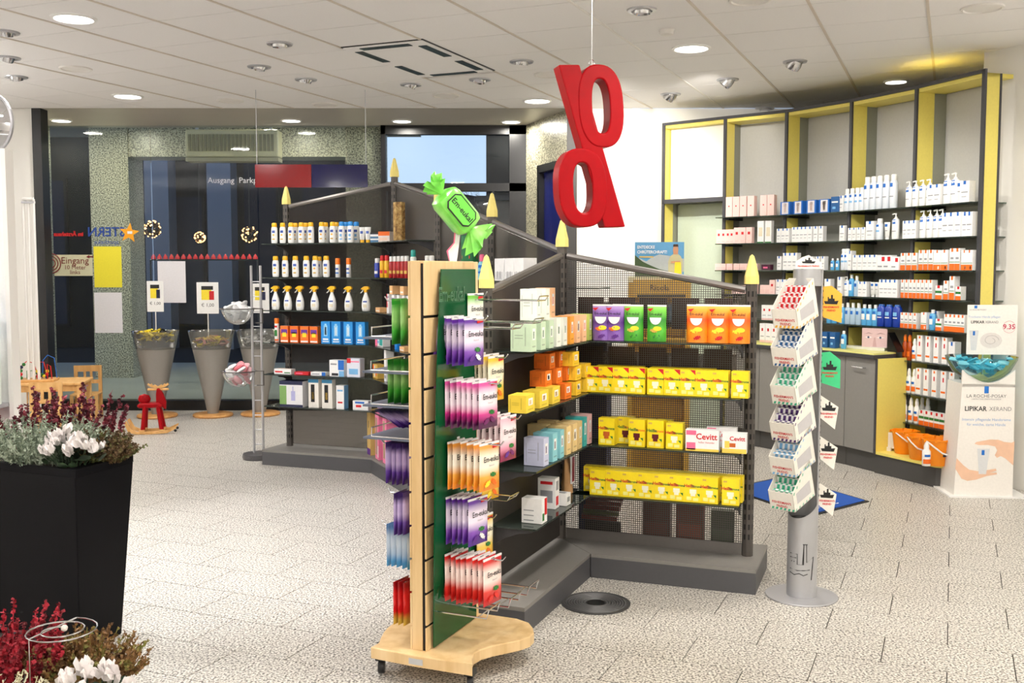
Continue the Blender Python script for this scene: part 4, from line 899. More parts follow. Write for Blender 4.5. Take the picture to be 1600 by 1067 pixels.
# ------------------------------------------------------------------ convex mirror, white pegboard unit and tube rail at the left
mi = empty('convex_mirror', 'round convex ceiling mirror at the upper corner', 'mirror', px_depth(-16, 193, 6.0))
P().lathe([(.0001, .055), (.06, .05), (.12, .032), (.165, 0)], 36, cap=False).build('mirror_dome', mat('mirror_chrome', (225, 225, 228), .03, 1, grain=0), mi).rotation_euler = (math.pi/2, 0, -.35)
P().lathe([(.165, -.012), (.178, -.004), (.178, .008), (.166, .012)], 36, cap=False).build('mirror_rim', M['steel'], mi).rotation_euler = (math.pi/2, 0, -.35)
P().tube([(0, .02, .1), (-.05, .08, .3), (-.05, .08, CEIL-mi.location.z)], .015, 8).build('bracket', M['steel'], mi)
pu = empty('pegboard_unit', 'white pegboard shelf unit with wire hooks beside the planter', 'shelf unit', (px_depth(16, 500, 5.6).x, 5.6, 0))
P().box(-.9, .0, 0, 0, .05, 2.25).build('board', M['plastic_white'], pu); P().box(-.012, -.02, 0, .012, .07, 2.25).build('edge_post', M['white'], pu)
P().box(-.9, -.3, .62, -.03, 0, .66).build('lower_shelf', M['greyfront'], pu)
for z in (1.66, 1.53, 1.37):
    for x in (-.12, -.2, -.3): P().tube([(x, 0, z), (x, -.2, z-.01), (x+.03, -.24, z+.02)], .004, 6).build('peg_hook', M['chrome'], pu)
tr = empty('tubular_frame', 'white tube frame leaning by the wall behind the play table', 'frame', (px_depth(38, 500, 9.7).x, 9.9, 0))
for x in (-.07, -.02, .03): P().tube([(x, 0, 0), (x, 0, 2.27)], .014, 8).build('upright_tube', M['white'], tr)
P().tube([(-.07, 0, 2.27), (.03, 0, 2.27)], .018, 8).build('top_bar', M['white'], tr); P().box(-.08, -.02, 2.23, .04, .02, 2.25).build('clamp', M['steel'], tr)
P().box(-.09, -.03, 0, .05, .03, .02).build('foot', M['white'], tr)
# ------------------------------------------------------------------ play corner
tb = empty('play_table', 'small pine play table with a bead maze on it', 'table', (-4.78, 9.72, 0), math.radians(12)); tw, td, th_ = .64, .55, .505
P().box(0, 0, th_-.025, tw, td, th_).build('table_top', M['pine'], tb, bevel=.006)
P().box(.03, .03, th_-.085, tw-.03, .05, th_-.025).build('apron', M['pine'], tb); P().box(.03, td-.05, th_-.085, tw-.03, td-.03, th_-.025).build('apron', M['pine'], tb)
for x in (.015, tw-.06):
    for y in (.015, td-.06): P().box(x, y, 0, x+.045, y+.045, th_-.025).build('leg', M['pine'], tb, bevel=.003)
def kid_chair(loc, rz, label):
    c = empty('kids_chair', label, 'chair', loc, rz, 'small pine chairs')
    P().box(-.14, -.14, .26, .14, .14, .28).build('seat', M['pine'], c, bevel=.004)
    for x in (-.14, .105): P().box(x, -.14, 0, x+.035, -.105, .26).build('leg', M['pine'], c)
    for x in (-.14, .105): P().box(x, .105, 0, x+.035, .14, .565).build('leg', M['pine'], c)
    P().box(-.105, .112, .50, .105, .134, .565).build('back_rail', M['pine'], c); P().box(-.105, .112, .37, .105, .134, .41).build('back_rail', M['pine'], c)
    for x in (-.045, .02): P().box(x, .115, .41, x+.025, .131, .50).build('back_slat', M['pine'], c)
    for y in (-.13, .115): P().box(-.105, y, .12, .105, y+.015, .145).build('stretcher', M['pine'], c)
kid_chair(px_depth(78, 650, 9.45)*1, math.pi+math.radians(12), 'small pine chair with its back to the camera, before the play table')
bpy.data.objects['kids_chair'].location.z = 0
kid_chair((-4.55, 10.88, 0), math.radians(12), 'small pine chair on the far side of the play table')
bm_ = empty('bead_maze', 'wooden bead maze with coloured wires on the play table', 'toy', (-4.78, 9.80, th_), math.radians(12))
P().box(.0, .04, 0, .34, .28, .025).build('base', M['pine'], bm_, bevel=.005)
for pts_, m in [([(.03, .1, .02), (.03, .1, .15), (.08, .12, .2), (.14, .14, .18), (.17, .14, .06), (.17, .14, .02)], M['print_red']), ([(.17, .12, .02), (.18, .12, .12), (.2, .12, .19), (.235, .12, .19), (.255, .12, .1), (.26, .12, .02)], M['print_red']), ([(.2, .2, .02), (.21, .2, .2), (.25, .22, .25), (.31, .22, .22), (.33, .22, .02)], M['print_blue']), ([(.06, .2, .02), (.06, .2, .1), (.12, .2, .1), (.14, .2, .02)], M['print_green']), ([(.27, .1, .02), (.27, .1, .17), (.3, .1, .15), (.31, .1, .02)], M['print_red'])]:
    P().tube(pts_, .005, 6).build('wire', m, bm_)
for (x, y, z), m in [((.03, .1, .04), 'green'), ((.03, .1, .075), 'red'), ((.03, .1, .11), 'green'), ((.035, .1, .145), 'navy'), ((.055, .11, .17), 'green'), ((.17, .14, .05), 'red'), ((.17, .14, .08), 'green'), ((.175, .12, .10), 'yellow'), ((.2, .2, .06), 'green'), ((.215, .2, .045), 'yellow'), ((.26, .12, .07), 'red'), ((.265, .12, .1), 'yellow'), ((.26, .12, .04), 'navy')]:
    P().ball((x, y, z), .017, 10).build('bead', M['print_'+m], bm_)
mo = empty('rocking_moose', 'red rocking moose toy on pale wooden rockers', 'toy', (px_ground(237, 676).x, px_ground(237, 676).y, 0), math.radians(12))
for y in (-.10, .10):
    P().prism([(-.24, .12), (-.20, .02), (-.13, -.0+.004), (0, 0), (.16, .008), (.24, .05), (.245, .075), (.16, .035), (0, .028), (-.12, .03), (-.17, .05), (-.215, .135)], y-.012, y+.012, ax='y').build('rocker', M['pine'], mo, bevel=.003)
P().box(-.10, -.12, .028, -.05, .12, .045).build('cross_bar', M['pine'], mo); P().box(.08, -.12, .028, .13, .12, .045).build('cross_bar', M['pine'], mo)
for x, y, x2, y2 in [(-.07, -.09, -.05, -.05), (-.07, .09, -.05, .05), (.105, -.09, .07, -.05), (.105, .09, .07, .05)]: P().tube([(x, y, .04), (x2, y2, .27)], [.022, .02], 8).build('leg', M['red'], mo)
P().prism([(-.11, .25), (.1, .25), (.12, .27), (.09, .30), (-.09, .30), (-.13, .28)], -.065, .065, ax='y').build('seat', M['red'], mo, bevel=.015)
P().lathe([(.001, 0), (.05, .02), (.06, .05), (.045, .085), (.001, .1)], 14, sy=.5, cap=False).build('backrest', M['red'], mo).location = (-.06, 0, .285)
P().prism([(.05, .29), (.11, .25), (.14, .22), (.145, .30), (.12, .38), (.085, .44), (.06, .44), (.05, .38)], -.03, .03, ax='y').build('head', M['red'], mo, bevel=.012)
P().box(-.10+.07, -.012, .415, .10+.07, .012, .438).build('handle_bar', M['pine'], mo, bevel=.008)
an = P().prism([(-.1, .475), (-.09, .49), (-.075, .475), (-.06, .485), (-.045, .465), (-.03, .475), (0, .455), (.03, .475), (.045, .465), (.06, .485), (.075, .475), (.09, .49), (.105, .47), (.06, .445), (0, .435), (-.06, .445)], -.01, .01, ax='y').build('antlers', M['pine'], mo, bevel=.003); an.location = (.07, 0, 0)
P().tube([(.13, -.03, .235), (.15, 0, .22), (.13, .03, .235)], .004, 5).build('mouth_ring', M['black'], mo)
for y in (-.09, .09): P().ball((.232, y-.0, .028), .014, 8).build('stopper', M['black'], mo)
# cone bins on beech discs
cone = mat('cone_grey', (150, 146, 140), .42, .25, gs=90, grain=.05)
def cone_bin(px, py, label, fill, group):
    q = px_ground(px, py); o = empty('cone_bin', label, 'bin', (q.x, q.y, 0), R.uniform(0, 1), group)
    P().lathe([(.0001, 0), (.205, 0), (.215, .012), (.21, .028), (.195, .034), (.0001, .034)], 36, cap=False).build('base_disc', M['beech'], o)
    P().lathe([(.06, .034), (.06, .05), (.203, .74), (.206, .74)], 32, cap=False).build('grey_cone', cone, o)
    P().lathe([(.204, .74), (.245, .925), (.25, .93), (.25, .937)], 32, cap=False).build('clear_collar', glass_mat('bin_collar', (200, 200, 196), .62, .1, 1.4, (150, 150, 146)), o)
    return q
q1 = cone_bin(246, 651, 'grey cone bin of yellow sweets behind the rocking moose', 0, 'grey cone bins'); q2 = cone_bin(333, 650, 'grey cone bin with mixed sweets, between the other two', 0, 'grey cone bins'); q3 = cone_bin(407, 648, 'grey cone bin half hidden behind the wire bowl stand', 0, 'grey cone bins')
def sweets(q, cols, n, top, label, name='wrapped_sweets'):
    p = P()
    for k in range(n):
        a, rr_ = R.uniform(0, 6.28), .19*math.sqrt(R.random()); z = top-R.uniform(0, .09)-.05*(rr_/.19); rr_ *= (.74+.24*(z-.74)/.19)
        c = P().box(-.028, -.014, -.006, .028, .014, .006); c.quad([(-.028, -.014, .0065), (-.045, -.018, .004), (-.045, .018, .004), (-.028, .014, .0065)]); c.quad([(.028, -.014, .0065), (.045, -.018, .004), (.045, .018, .004), (.028, .014, .0065)])
        X = Matrix.Translation((rr_*math.cos(a), rr_*math.sin(a), z)) @ Matrix.Rotation(R.uniform(0, 6), 4, 'Z') @ Matrix.Rotation(R.uniform(-.6, .6), 4, 'X') @ Matrix.Rotation(R.uniform(-.6, .6), 4, 'Y')
        p.add([X @ Vector(v_) for v_ in c.v], c.f, k % len(cols))
    tag(p.build(name, cols, loc=(q.x, q.y, 0)), label, 'sweets', kind='stuff')
sweets(q1, [M['print_yellow'], M['print_yellow'], M['print_black']], 70, .965, 'yellow wrapped sweets heaped in the cone bin behind the moose')
sweets(q2, [M['print_gold'], M['print_yellow'], mat('sweet_rose', (220, 150, 140), .5)], 60, .90, 'gold wrapped sweets filling the middle cone bin')
sweets(q3, [M['print_white'], M['print_grey']], 50, .91, 'white wrapped sweets filling the cone bin by the bowl stand')
def price_sign(q, px0, py0, px1, py1, price, label, dim=False):
    Y = q.y; a, b = px_depth(px0, py0, Y), px_depth(px1, py1, Y); w_, h_ = b.x-a.x, a.z-b.z
    o = empty('price_sign', label, 'sign', ((a.x+b.x)/2, Y, b.z))
    P().box(-w_/2, -.004, 0, w_/2, .004, h_).build('sign_board', M['plastic_white'], o, bevel=.002); P().tube([(0, 0, .93-b.z-.12), (0, 0, .0)], .006, 6).build('stick', M['white'], o)
    P().box(-w_*.28, -.0052, h_*.44, w_*.18, -.004, h_*.86).build('picture_yellow', M['print_yellow'], o); P().box(w_*.08, -.0058, h_*.44, w_*.3, -.0052, h_*.72).build('picture_red', M['print_red'] if not dim else M['print_navy'], o)
    P().box(-w_*.28, -.0056, h_*.76, w_*.26, -.0048, h_*.88).build('picture_band', M['print_black'], o)
    text(price, .052 if not dim else .045, M['print_black'], o, 0, -.0046, h_*.27)
price_sign(q1, 229, 439, 256, 487, '€ 1,00', 'white price sign on a stick above the yellow sweets', True)
price_sign(q2, 307, 441, 342, 490, '€ 1,00', 'white price sign with € 1,00 above the middle cone bin')
price_sign(q3, 392, 443, 421, 489, '', 'white card sign on a stick behind the bowl stand poles', True)
# wire bowl stand
b0 = px_ground(404, 716); bs = empty('bowl_stand', 'two-pole ladder stand on a stone disc carrying two clear bowls', 'display stand', (b0.x, b0.y, 0))
P().lathe([(.0001, 0), (.13, 0), (.135, .02), (.128, .045), (.0001, .045)], 32, cap=False).build('stone_disc', mat('dark_granite', (78, 76, 78), .3, grain=.5, gs=150), bs)
for x in (-.035, .042): P().tube([(x, 0, .045), (x, 0, 1.63)], .011, 8).build('pole', M['steel'], bs)
for k in range(12): P().tube([(-.035, 0, .12+k*.125), (.042, 0, .12+k*.125)], .004, 5).build('rung', M['steel'], bs)
for z, name in ((1.27, 'bowl'), (.745, 'bowl')):
    c_ = (-.15, -.02)
    P().lathe([(.001, z-.135), (.05, z-.128), (.1, z-.09), (.132, z-.03), (.138, z)], 28, c=c_, cap=False).build('clear_bowl', M['clear'], bs)
    P().tube([(c_[0]+.142*math.cos(k*math.pi/12), c_[1]+.142*math.sin(k*math.pi/12), z) for k in range(24)], .005, 6, closed=True).build('bowl_ring', M['dark'], bs)
    P().tube([(-.01, -.01, z), (.06, -.02, z), (.06, -.02, z-.12), (0, -.01, z-.12)], .006, 6).build('ring_arm', M['dark'], bs)
def bowlful(z, cols, n, label, name, cat, r0):
    for k in range(n):
        a = R.uniform(0, 6.28); zz_ = z-.10+R.random()*.13; m_ = .108*math.sqrt(max(.12, 1-((z-zz_)/.15)**2 if zz_ < z else max(.1, 1-(zz_-z)*20)))
        rr_ = m_*math.sqrt(R.random())*.85
        e = P().ball((0, 0, 0), r0, 10, 0, .45).build(name, cols[k % len(cols)], loc=(b0.x-.15+rr_*math.cos(a), b0.y-.02+rr_*math.sin(a), zz_+.012)); e.rotation_euler = (R.uniform(-1.2, 1.2), R.uniform(-1.2, 1.2), 0); e.scale = (1.3, .9, 1)
        lab_ = (label[0] if k % len(cols) == 0 else label[1]) if isinstance(label, tuple) else label; tag(e, lab_, cat, lab_.split(' lying')[0]+'s')
bowlful(1.27, [M['print_white'], mat('foil_grey', (206, 206, 208), .3), M['print_white']], 34, 'crumpled white wrapped bath ball lying in the upper clear bowl', 'bath_ball', 'bath ball', .032)
bowlful(.745, [M['print_white'], mat('pale_rose', (232, 150, 160), .4), mat('soap_red', (206, 90, 104), .4), mat('soap_rose', (240, 190, 196), .4)], 26, ('white soap piece lying in the lower clear bowl', 'pink soap piece lying in the lower clear bowl'), 'soap_piece', 'soap', .036)
# ------------------------------------------------------------------ goods: makers
def carton(key, name, cat, w, d, h, body, prints=(), texts=()):
    def mk():
        ms = [M[body] if isinstance(body, str) else body]; p = P().box(-w/2, -d/2, 0, w/2, d/2, h); e = .0006
        for f, x0, z0, x1, z1, mm in prints:
            mm = M[mm] if isinstance(mm, str) else mm
            if mm not in ms: ms.append(mm)
            i = ms.index(mm)
            if f == 'f': a = lambda x, z: (-w/2+w*x, -d/2-e, h*z)
            elif f == 'l': a = lambda x, z: (-w/2-e, d/2-d*x, h*z)
            elif f == 'r': a = lambda x, z: (w/2+e, -d/2+d*x, h*z)
            elif f == 'c':
                p.quad([(-w/2+w*x0, -d/2-e, h*z1), (-w/2+w*x1, -d/2-e, h*z0), (-w/2+w*x1, -d/2-e, h*z1)], i); continue
            elif f == 't': a = lambda x, z: (-w/2+w*x, -d/2+d*z, h+e)
            p.quad([a(x0, z0), a(x1, z0), a(x1, z1), a(x0, z1)], i)
        o = tag(p.build(name, ms), None, cat)
        for s, sz, mm, x, z, *r in texts: text(s, sz, M[mm], o, x*w, -d/2-.0012, z*h, off=r[0] if r else 0)
        return o
    BUILD[key] = mk
def bottle(key, name, cat, prof, body, cap=None, capm=None, sy=.6, prints=(), texts=(), extra=None, seg=14):
    """lathed body (its root), a cap as its part, printed patches wrapped on the front"""
    def mk():
        ms = [M[body] if isinstance(body, str) else body]; p = P().lathe(prof, seg, 0, sy=sy)
        def rad(z):
            for (r0, z0), (r1, z1) in zip(prof, prof[1:]):
                if z0 <= z <= z1 and z1 > z0: return r0+(r1-r0)*(z-z0)/(z1-z0)
            return prof[-1][0]
        for a0, z0, a1, z1, mm in prints:
            mm = M[mm] if isinstance(mm, str) else mm
            if mm not in ms: ms.append(mm)
            k = 6; v = []
            for zz in (z0, z1):
                for j in range(k+1):
                    a = math.radians(-90+a0+(a1-a0)*j/k); r = rad(zz)+.0008; v.append((r*math.cos(a), r*sy*math.sin(a)-.0003, zz))
            p.add(v, [(j, j+1, k+2+j, k+1+j) for j in range(k)], ms.index(mm), True)
        o = tag(p.build(name, ms), None, cat)
        if cap: P().lathe(cap, seg, 0, sy=sy if cap[0][0] > .016 else 1).build('cap', M[capm] if isinstance(capm, str) else capm, o)
        if extra: extra(o)
        for s, sz, mm, z, *r in texts: text(s, sz, M[mm], o, 0, -rad(z)*sy-.002, z, off=r[0] if r else 0)
        return o
    BUILD[key] = mk
def pump(o, z, m='plastic_white'):
    p = P(); p.lathe([(.012, z), (.012, z+.012), (.005, z+.014), (.005, z+.034)], 10); p.tube([(.006, 0, z+.036), (-.006, 0, z+.038), (-.034, 0, z+.034)], .006, 6); p.build('pump', M[m], o)
def pouch(key, name, cat, w, h, t, m, texts=(), seal=None, flash=True, seed=1, candy=None, foot=False, hole=True):
    def mk():
        rr = random.Random(seed); p = P(); nx, nz = 6, 8
        for sd in (-1, 1):
            for j in range(nz+1):
                for i in range(nx+1):
                    u, v = i/nx, j/nz; vv = max(0, min(1, (v-.04)/.86))
                    th = t/2*(math.sin(math.pi*u)**.55)*((math.sin(math.pi*vv)**.5) if not foot else min(1, (1-vv)*1.6)**.6 if v > .001 else 1)
                    th *= 1+rr.uniform(-.18, .18)
                    p.v.append((-w/2+w*u+rr.uniform(-.001, .001), sd*(th+.0006), h*v))
        n = (nx+1)*(nz+1)
        for sd in (0, 1):
            for j in range(nz):
                for i in range(nx):
                    a = sd*n+j*(nx+1)+i; q = (a, a+1, a+nx+2, a+nx+1); p.f.append(q if sd == 0 else q[::-1]); p.m.append(0); p.s.append(True)
        for j in range(nz):
            for i, fl_ in ((0, 1), (nx, 0)):
                a = j*(nx+1)+i; q = (a, a+nx+1, n+a+nx+1, n+a); p.f.append(q if fl_ else q[::-1]); p.m.append(0); p.s.append(False)
        for i in range(nx):
            a = nz*(nx+1)+i; p.f.append((a, a+1, n+a+1, n+a)); p.m.append(0); p.s.append(False)
            p.f.append((i+1, i, n+i, n+i+1)); p.m.append(0); p.s.append(False)
        o = tag(p.build(name, m, sharp=75), None, cat)
        if seal: P().box(-w/2, -.0022, h*.955, w/2, .0022, h*1.0).build('top_seal', M[seal] if isinstance(seal, str) else seal, o)
        if flash: P().prism([(.12*w, h*.87), (.42*w, h*.89), (.42*w, h*.945), (.12*w, h*.925)], -.0042-t*.08, -.0032-t*.08, ax='y').build('red_flash', M['print_red'], o)
        if hole: P().box(-.012, -.0026, h*.962, .012, -.0021, h*.978).build('hang_hole', M['print_black'], o)
        for s, sz, mm, z, *r in texts: text(s, sz, M[mm], o, r[1] if len(r) > 1 else 0, -t*.5-.002, h*z, off=r[0] if r else 0, sx=.9)
        if candy:
            for dx_, dz_, rt, mm in candy:
                c = P().prism([(-.022, -.009), (-.012, -.003), (-.012, -.011), (.012, -.011), (.012, -.003), (.022, -.009), (.022, .009), (.012, .003), (.012, .011), (-.012, .011), (-.012, .003), (-.022, .009)], -.001, 0, ax='y').build('printed_candy', M[mm] if isinstance(mm, str) else mm, o); c.location = (dx_*w, -t*.5-.0006, dz_*h); c.rotation_euler = (0, rt, 0); c.scale = (.8, 1, .8)
        return o
    BUILD[key] = mk
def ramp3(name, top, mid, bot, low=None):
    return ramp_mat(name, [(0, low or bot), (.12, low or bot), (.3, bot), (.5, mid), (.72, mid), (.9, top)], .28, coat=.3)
# candy bags
GR = 'print_green'
def embag(key, top, mid, bot, low, c1, c2, seed, seal='print_white'):
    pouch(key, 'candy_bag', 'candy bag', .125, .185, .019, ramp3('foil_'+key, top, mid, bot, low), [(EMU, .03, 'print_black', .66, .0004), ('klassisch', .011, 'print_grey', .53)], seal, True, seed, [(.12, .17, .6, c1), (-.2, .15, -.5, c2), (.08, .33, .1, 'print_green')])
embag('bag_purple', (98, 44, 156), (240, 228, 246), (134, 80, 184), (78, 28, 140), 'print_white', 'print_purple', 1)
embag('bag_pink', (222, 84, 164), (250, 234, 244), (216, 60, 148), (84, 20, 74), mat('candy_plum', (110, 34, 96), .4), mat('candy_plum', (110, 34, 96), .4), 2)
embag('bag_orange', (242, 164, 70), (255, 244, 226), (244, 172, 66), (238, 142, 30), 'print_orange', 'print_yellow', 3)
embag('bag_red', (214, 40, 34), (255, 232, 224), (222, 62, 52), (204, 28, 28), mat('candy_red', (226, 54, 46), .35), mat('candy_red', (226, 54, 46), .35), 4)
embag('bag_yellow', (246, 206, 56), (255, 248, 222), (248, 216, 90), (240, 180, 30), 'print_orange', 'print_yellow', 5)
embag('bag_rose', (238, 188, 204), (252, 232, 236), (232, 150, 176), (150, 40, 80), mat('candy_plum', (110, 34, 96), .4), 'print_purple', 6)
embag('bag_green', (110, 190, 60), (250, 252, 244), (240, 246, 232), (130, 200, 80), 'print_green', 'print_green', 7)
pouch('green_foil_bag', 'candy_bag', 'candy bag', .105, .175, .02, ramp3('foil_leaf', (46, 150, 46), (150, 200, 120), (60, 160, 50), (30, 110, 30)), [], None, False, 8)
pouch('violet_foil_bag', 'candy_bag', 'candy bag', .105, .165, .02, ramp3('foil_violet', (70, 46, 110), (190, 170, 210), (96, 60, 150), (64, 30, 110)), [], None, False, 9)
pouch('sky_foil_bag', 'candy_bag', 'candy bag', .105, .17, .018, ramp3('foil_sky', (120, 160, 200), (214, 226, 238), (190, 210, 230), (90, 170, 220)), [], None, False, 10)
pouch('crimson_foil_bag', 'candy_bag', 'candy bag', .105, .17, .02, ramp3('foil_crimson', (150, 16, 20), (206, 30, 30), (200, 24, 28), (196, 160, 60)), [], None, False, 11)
sX, sY = Vector((math.cos(SRZ), math.sin(SRZ), 0)), Vector((-math.sin(SRZ), math.cos(SRZ), 0))
def stand_pt(x, y, z): return S0 + sX*x + sY*y + Vector((0, 0, z))
def bag_row(key, x, ztop, n, s, where, first=.022, dirdeg=58, h=.185, side=1, turn=0, jz=.004, hooked=True):
    for k in range(n):
        off = first+s*k; p = stand_pt(x, -off if side > 0 else .052+off, ztop-h+R.uniform(-jz, jz))
        lab = where if n == 1 else '%s, %s from the panel' % (where, ORD[k])
        put(key, p, math.radians(dirdeg+R.uniform(-4, 4)+(180 if side < 0 else 0)), lab, 'bags on a peg: '+where.split(' hanging')[0] if n > 1 else None)
    if hooked:
        p = P(); l = first+s*n+.02; y0 = -.0126; q = (lambda y, z: (x, -y, z)) if side > 0 else (lambda y, z: (x, .052+y, z))
        z = ztop-.012
        p.tube([q(.0, z+.02), q(.012, z), q(l, z), q(l+.012, z+.016)], .003, 6); p.build('peg_hook', M['chrome'], st)
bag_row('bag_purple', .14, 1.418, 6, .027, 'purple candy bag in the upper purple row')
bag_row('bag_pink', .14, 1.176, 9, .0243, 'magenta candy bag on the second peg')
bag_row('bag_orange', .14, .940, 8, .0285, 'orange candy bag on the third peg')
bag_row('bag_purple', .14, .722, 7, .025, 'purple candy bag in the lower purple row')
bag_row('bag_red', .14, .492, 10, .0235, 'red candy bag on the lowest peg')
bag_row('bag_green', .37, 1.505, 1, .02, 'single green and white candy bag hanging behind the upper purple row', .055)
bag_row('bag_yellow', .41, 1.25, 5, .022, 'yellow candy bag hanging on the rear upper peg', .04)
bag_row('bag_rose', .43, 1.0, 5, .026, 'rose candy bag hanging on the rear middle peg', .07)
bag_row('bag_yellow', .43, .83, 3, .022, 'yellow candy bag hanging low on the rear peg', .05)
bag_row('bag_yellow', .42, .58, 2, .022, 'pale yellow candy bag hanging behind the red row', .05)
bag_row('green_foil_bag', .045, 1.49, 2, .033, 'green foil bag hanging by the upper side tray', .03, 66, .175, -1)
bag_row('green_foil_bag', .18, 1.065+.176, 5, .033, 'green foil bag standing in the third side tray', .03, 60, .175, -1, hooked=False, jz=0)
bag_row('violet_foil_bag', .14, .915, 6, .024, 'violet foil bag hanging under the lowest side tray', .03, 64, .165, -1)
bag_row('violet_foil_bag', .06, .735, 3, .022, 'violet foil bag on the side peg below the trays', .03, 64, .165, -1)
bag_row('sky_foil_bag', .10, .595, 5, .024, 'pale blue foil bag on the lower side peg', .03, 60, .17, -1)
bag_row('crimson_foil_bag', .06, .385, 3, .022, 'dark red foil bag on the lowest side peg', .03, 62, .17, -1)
for k in range(6):
    o = put('violet_foil_bag', stand_pt(.20+.01*(k % 2), .075+.022*k, .935+.03), math.radians(66), 'violet pack lying in the lowest side tray, %s from the panel' % ORD[k], 'packs lying in the lowest tray'); o.rotation_euler = (math.radians(-60), 0, math.radians(66)); o.scale = (.95, 1, .8)
# ------------------------------------------------------------------ goods on the mesh rack
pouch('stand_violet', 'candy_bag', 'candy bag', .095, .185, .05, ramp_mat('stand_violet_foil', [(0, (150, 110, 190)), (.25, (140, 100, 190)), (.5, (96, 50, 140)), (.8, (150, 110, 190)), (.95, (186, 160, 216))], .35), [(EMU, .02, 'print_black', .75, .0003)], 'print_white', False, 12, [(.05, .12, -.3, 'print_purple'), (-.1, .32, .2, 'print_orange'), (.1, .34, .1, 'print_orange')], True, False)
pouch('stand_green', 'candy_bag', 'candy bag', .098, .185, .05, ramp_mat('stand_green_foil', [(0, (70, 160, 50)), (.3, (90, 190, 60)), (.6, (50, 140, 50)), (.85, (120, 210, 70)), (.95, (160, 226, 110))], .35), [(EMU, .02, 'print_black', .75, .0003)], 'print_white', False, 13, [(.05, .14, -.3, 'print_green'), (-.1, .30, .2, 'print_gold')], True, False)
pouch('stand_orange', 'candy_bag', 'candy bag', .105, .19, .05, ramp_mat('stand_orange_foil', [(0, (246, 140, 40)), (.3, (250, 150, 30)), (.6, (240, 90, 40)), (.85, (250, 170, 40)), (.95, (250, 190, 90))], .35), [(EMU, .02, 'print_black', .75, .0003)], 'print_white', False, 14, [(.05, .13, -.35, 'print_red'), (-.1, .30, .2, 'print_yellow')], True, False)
def oval_print(k0):
    f = BUILD[k0]
    def mk():
        o = f(); P().prism([(.022*math.cos(a*.5236)+.01, .012*math.sin(a*.5236)+.066) for a in range(12)], -.0285, -.0275, ax='y').build('printed_leaf', M['print_yellow'], o); t = P().prism([(.03*math.cos(math.pi+a*math.pi/10), .036*math.sin(math.pi+a*math.pi/10)+.122) for a in range(11)], -.0285, -.0275, ax='y').build('printed_cup', M['print_white'], o); t.rotation_euler = (0, 0, 0)
        P().prism([(-.045, .166), (-.012, .17), (-.03, .152)], -.02, -.019, ax='y').build('red_corner', M['print_red'], o)
        return o
    BUILD[k0] = mk
for k_ in ('stand_violet', 'stand_green', 'stand_orange'): oval_print(k_)
ye = mat('drink_box_yellow', (250, 222, 28), .4)
def drink(key, cup, w=.084, h=.132, d=.06, flash=True, t2=('print_red', 'print_green'), leaf=True):
    pr = [('f', .3, .34, .7, .5, cup), ('f', .36, .24, .64, .34, cup), ('f', .12, .08, .42, .22, mat('lemon_pale', (250, 240, 140), .5)), ('f', .5, .06, .82, .18, mat('lemon_pale', (250, 240, 140), .5)), ('c', .72, .22, .9, .34, 'print_green'), ('f', .08, .86, .3, .93, 'print_gold')]
    if flash: pr.append(('c', .62, .78, .995, .995, 'print_red'))
    carton(key, 'drink_box', 'drink box', w, d, h, ye, pr, [('Heiße', .022, t2[0], -.22, .63, .0006), ('Zitrone', .017, t2[1], .2, .62, .0005)])
milkc = mat('cup_milk', (246, 244, 214), .5)
drink('drink_yellow', milkc); drink('drink_plain', milkc, flash=False); drink('drink_tea', mat('cup_tea', (200, 96, 30), .5), .085, .14, flash=False); drink('drink_berry', mat('cup_berry', (96, 14, 26), .5), .085, .14, flash=False, t2=('print_green', 'print_orange'))
carton('cevitt_wide', 'vitamin_box', 'vitamin box', .165, .05, .108, 'print_white', [('f', .03, .06, .30, .40, 'print_pink'), ('f', .0, .0, 1, .12, mat('cevitt_yellow', (246, 210, 90), .5)), ('f', .02, .75, .32, .96, 'print_pink')], [('Cevitt', .042, 'print_red', .13, .68, .0008), ('heißer Holunder', .012, 'print_red', .13, .42)])
carton('cevitt_small', 'vitamin_box', 'vitamin box', .118, .05, .1, 'print_white', [('f', .0, .0, 1, .22, mat('cevitt_yellow', (246, 210, 90), .5)), ('f', .3, .3, .55, .5, mat('cup_tea', (200, 96, 30), .5)), ('f', .1, .25, .3, .6, mat('cevitt_yellow', (246, 210, 90), .5))], [('Cevitt', .03, 'print_red', .12, .72, .0006)])
W1, W2, W3, W4 = 'top shelf of the mesh rack', 'second shelf of the mesh rack', 'third shelf of the mesh rack', 'lowest shelf of the mesh rack'
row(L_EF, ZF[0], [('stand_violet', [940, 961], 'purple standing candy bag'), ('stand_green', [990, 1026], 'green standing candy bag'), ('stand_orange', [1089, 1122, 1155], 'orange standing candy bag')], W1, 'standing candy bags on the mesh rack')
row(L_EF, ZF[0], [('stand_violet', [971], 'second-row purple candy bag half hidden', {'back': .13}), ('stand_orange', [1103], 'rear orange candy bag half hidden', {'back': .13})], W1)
row(L_EF, ZF[1], [('drink_yellow', [925, 948, 972, 997, 1026, 1052, 1076], 'yellow drink box with red corner'), ('drink_plain', [1101, 1126, 1157], 'yellow drink box without red corner')], W2, 'yellow drink boxes on the second shelf')
row(L_EF, ZF[1], [('drink_plain', [946, 970, 994, 1030, 1056, 1080, 1105], 'rear yellow drink box', {'back': .135})], W2, 'rear yellow drink boxes')
row(L_EF, ZF[2], [('drink_tea', [950], 'yellow drink box with tea cup'), ('drink_berry', [997, 1026], 'yellow drink box with dark red cup'), ('drink_plain', [1055], 'yellow lemon drink box beside the vitamin boxes')], W3)
row(L_EF, ZF[2], [('drink_berry', [979], 'dark red cup drink box standing behind', {'back': .13}), ('drink_plain', [965, 1010, 1038], 'yellow drink box at the back', {'back': .14})], W3)
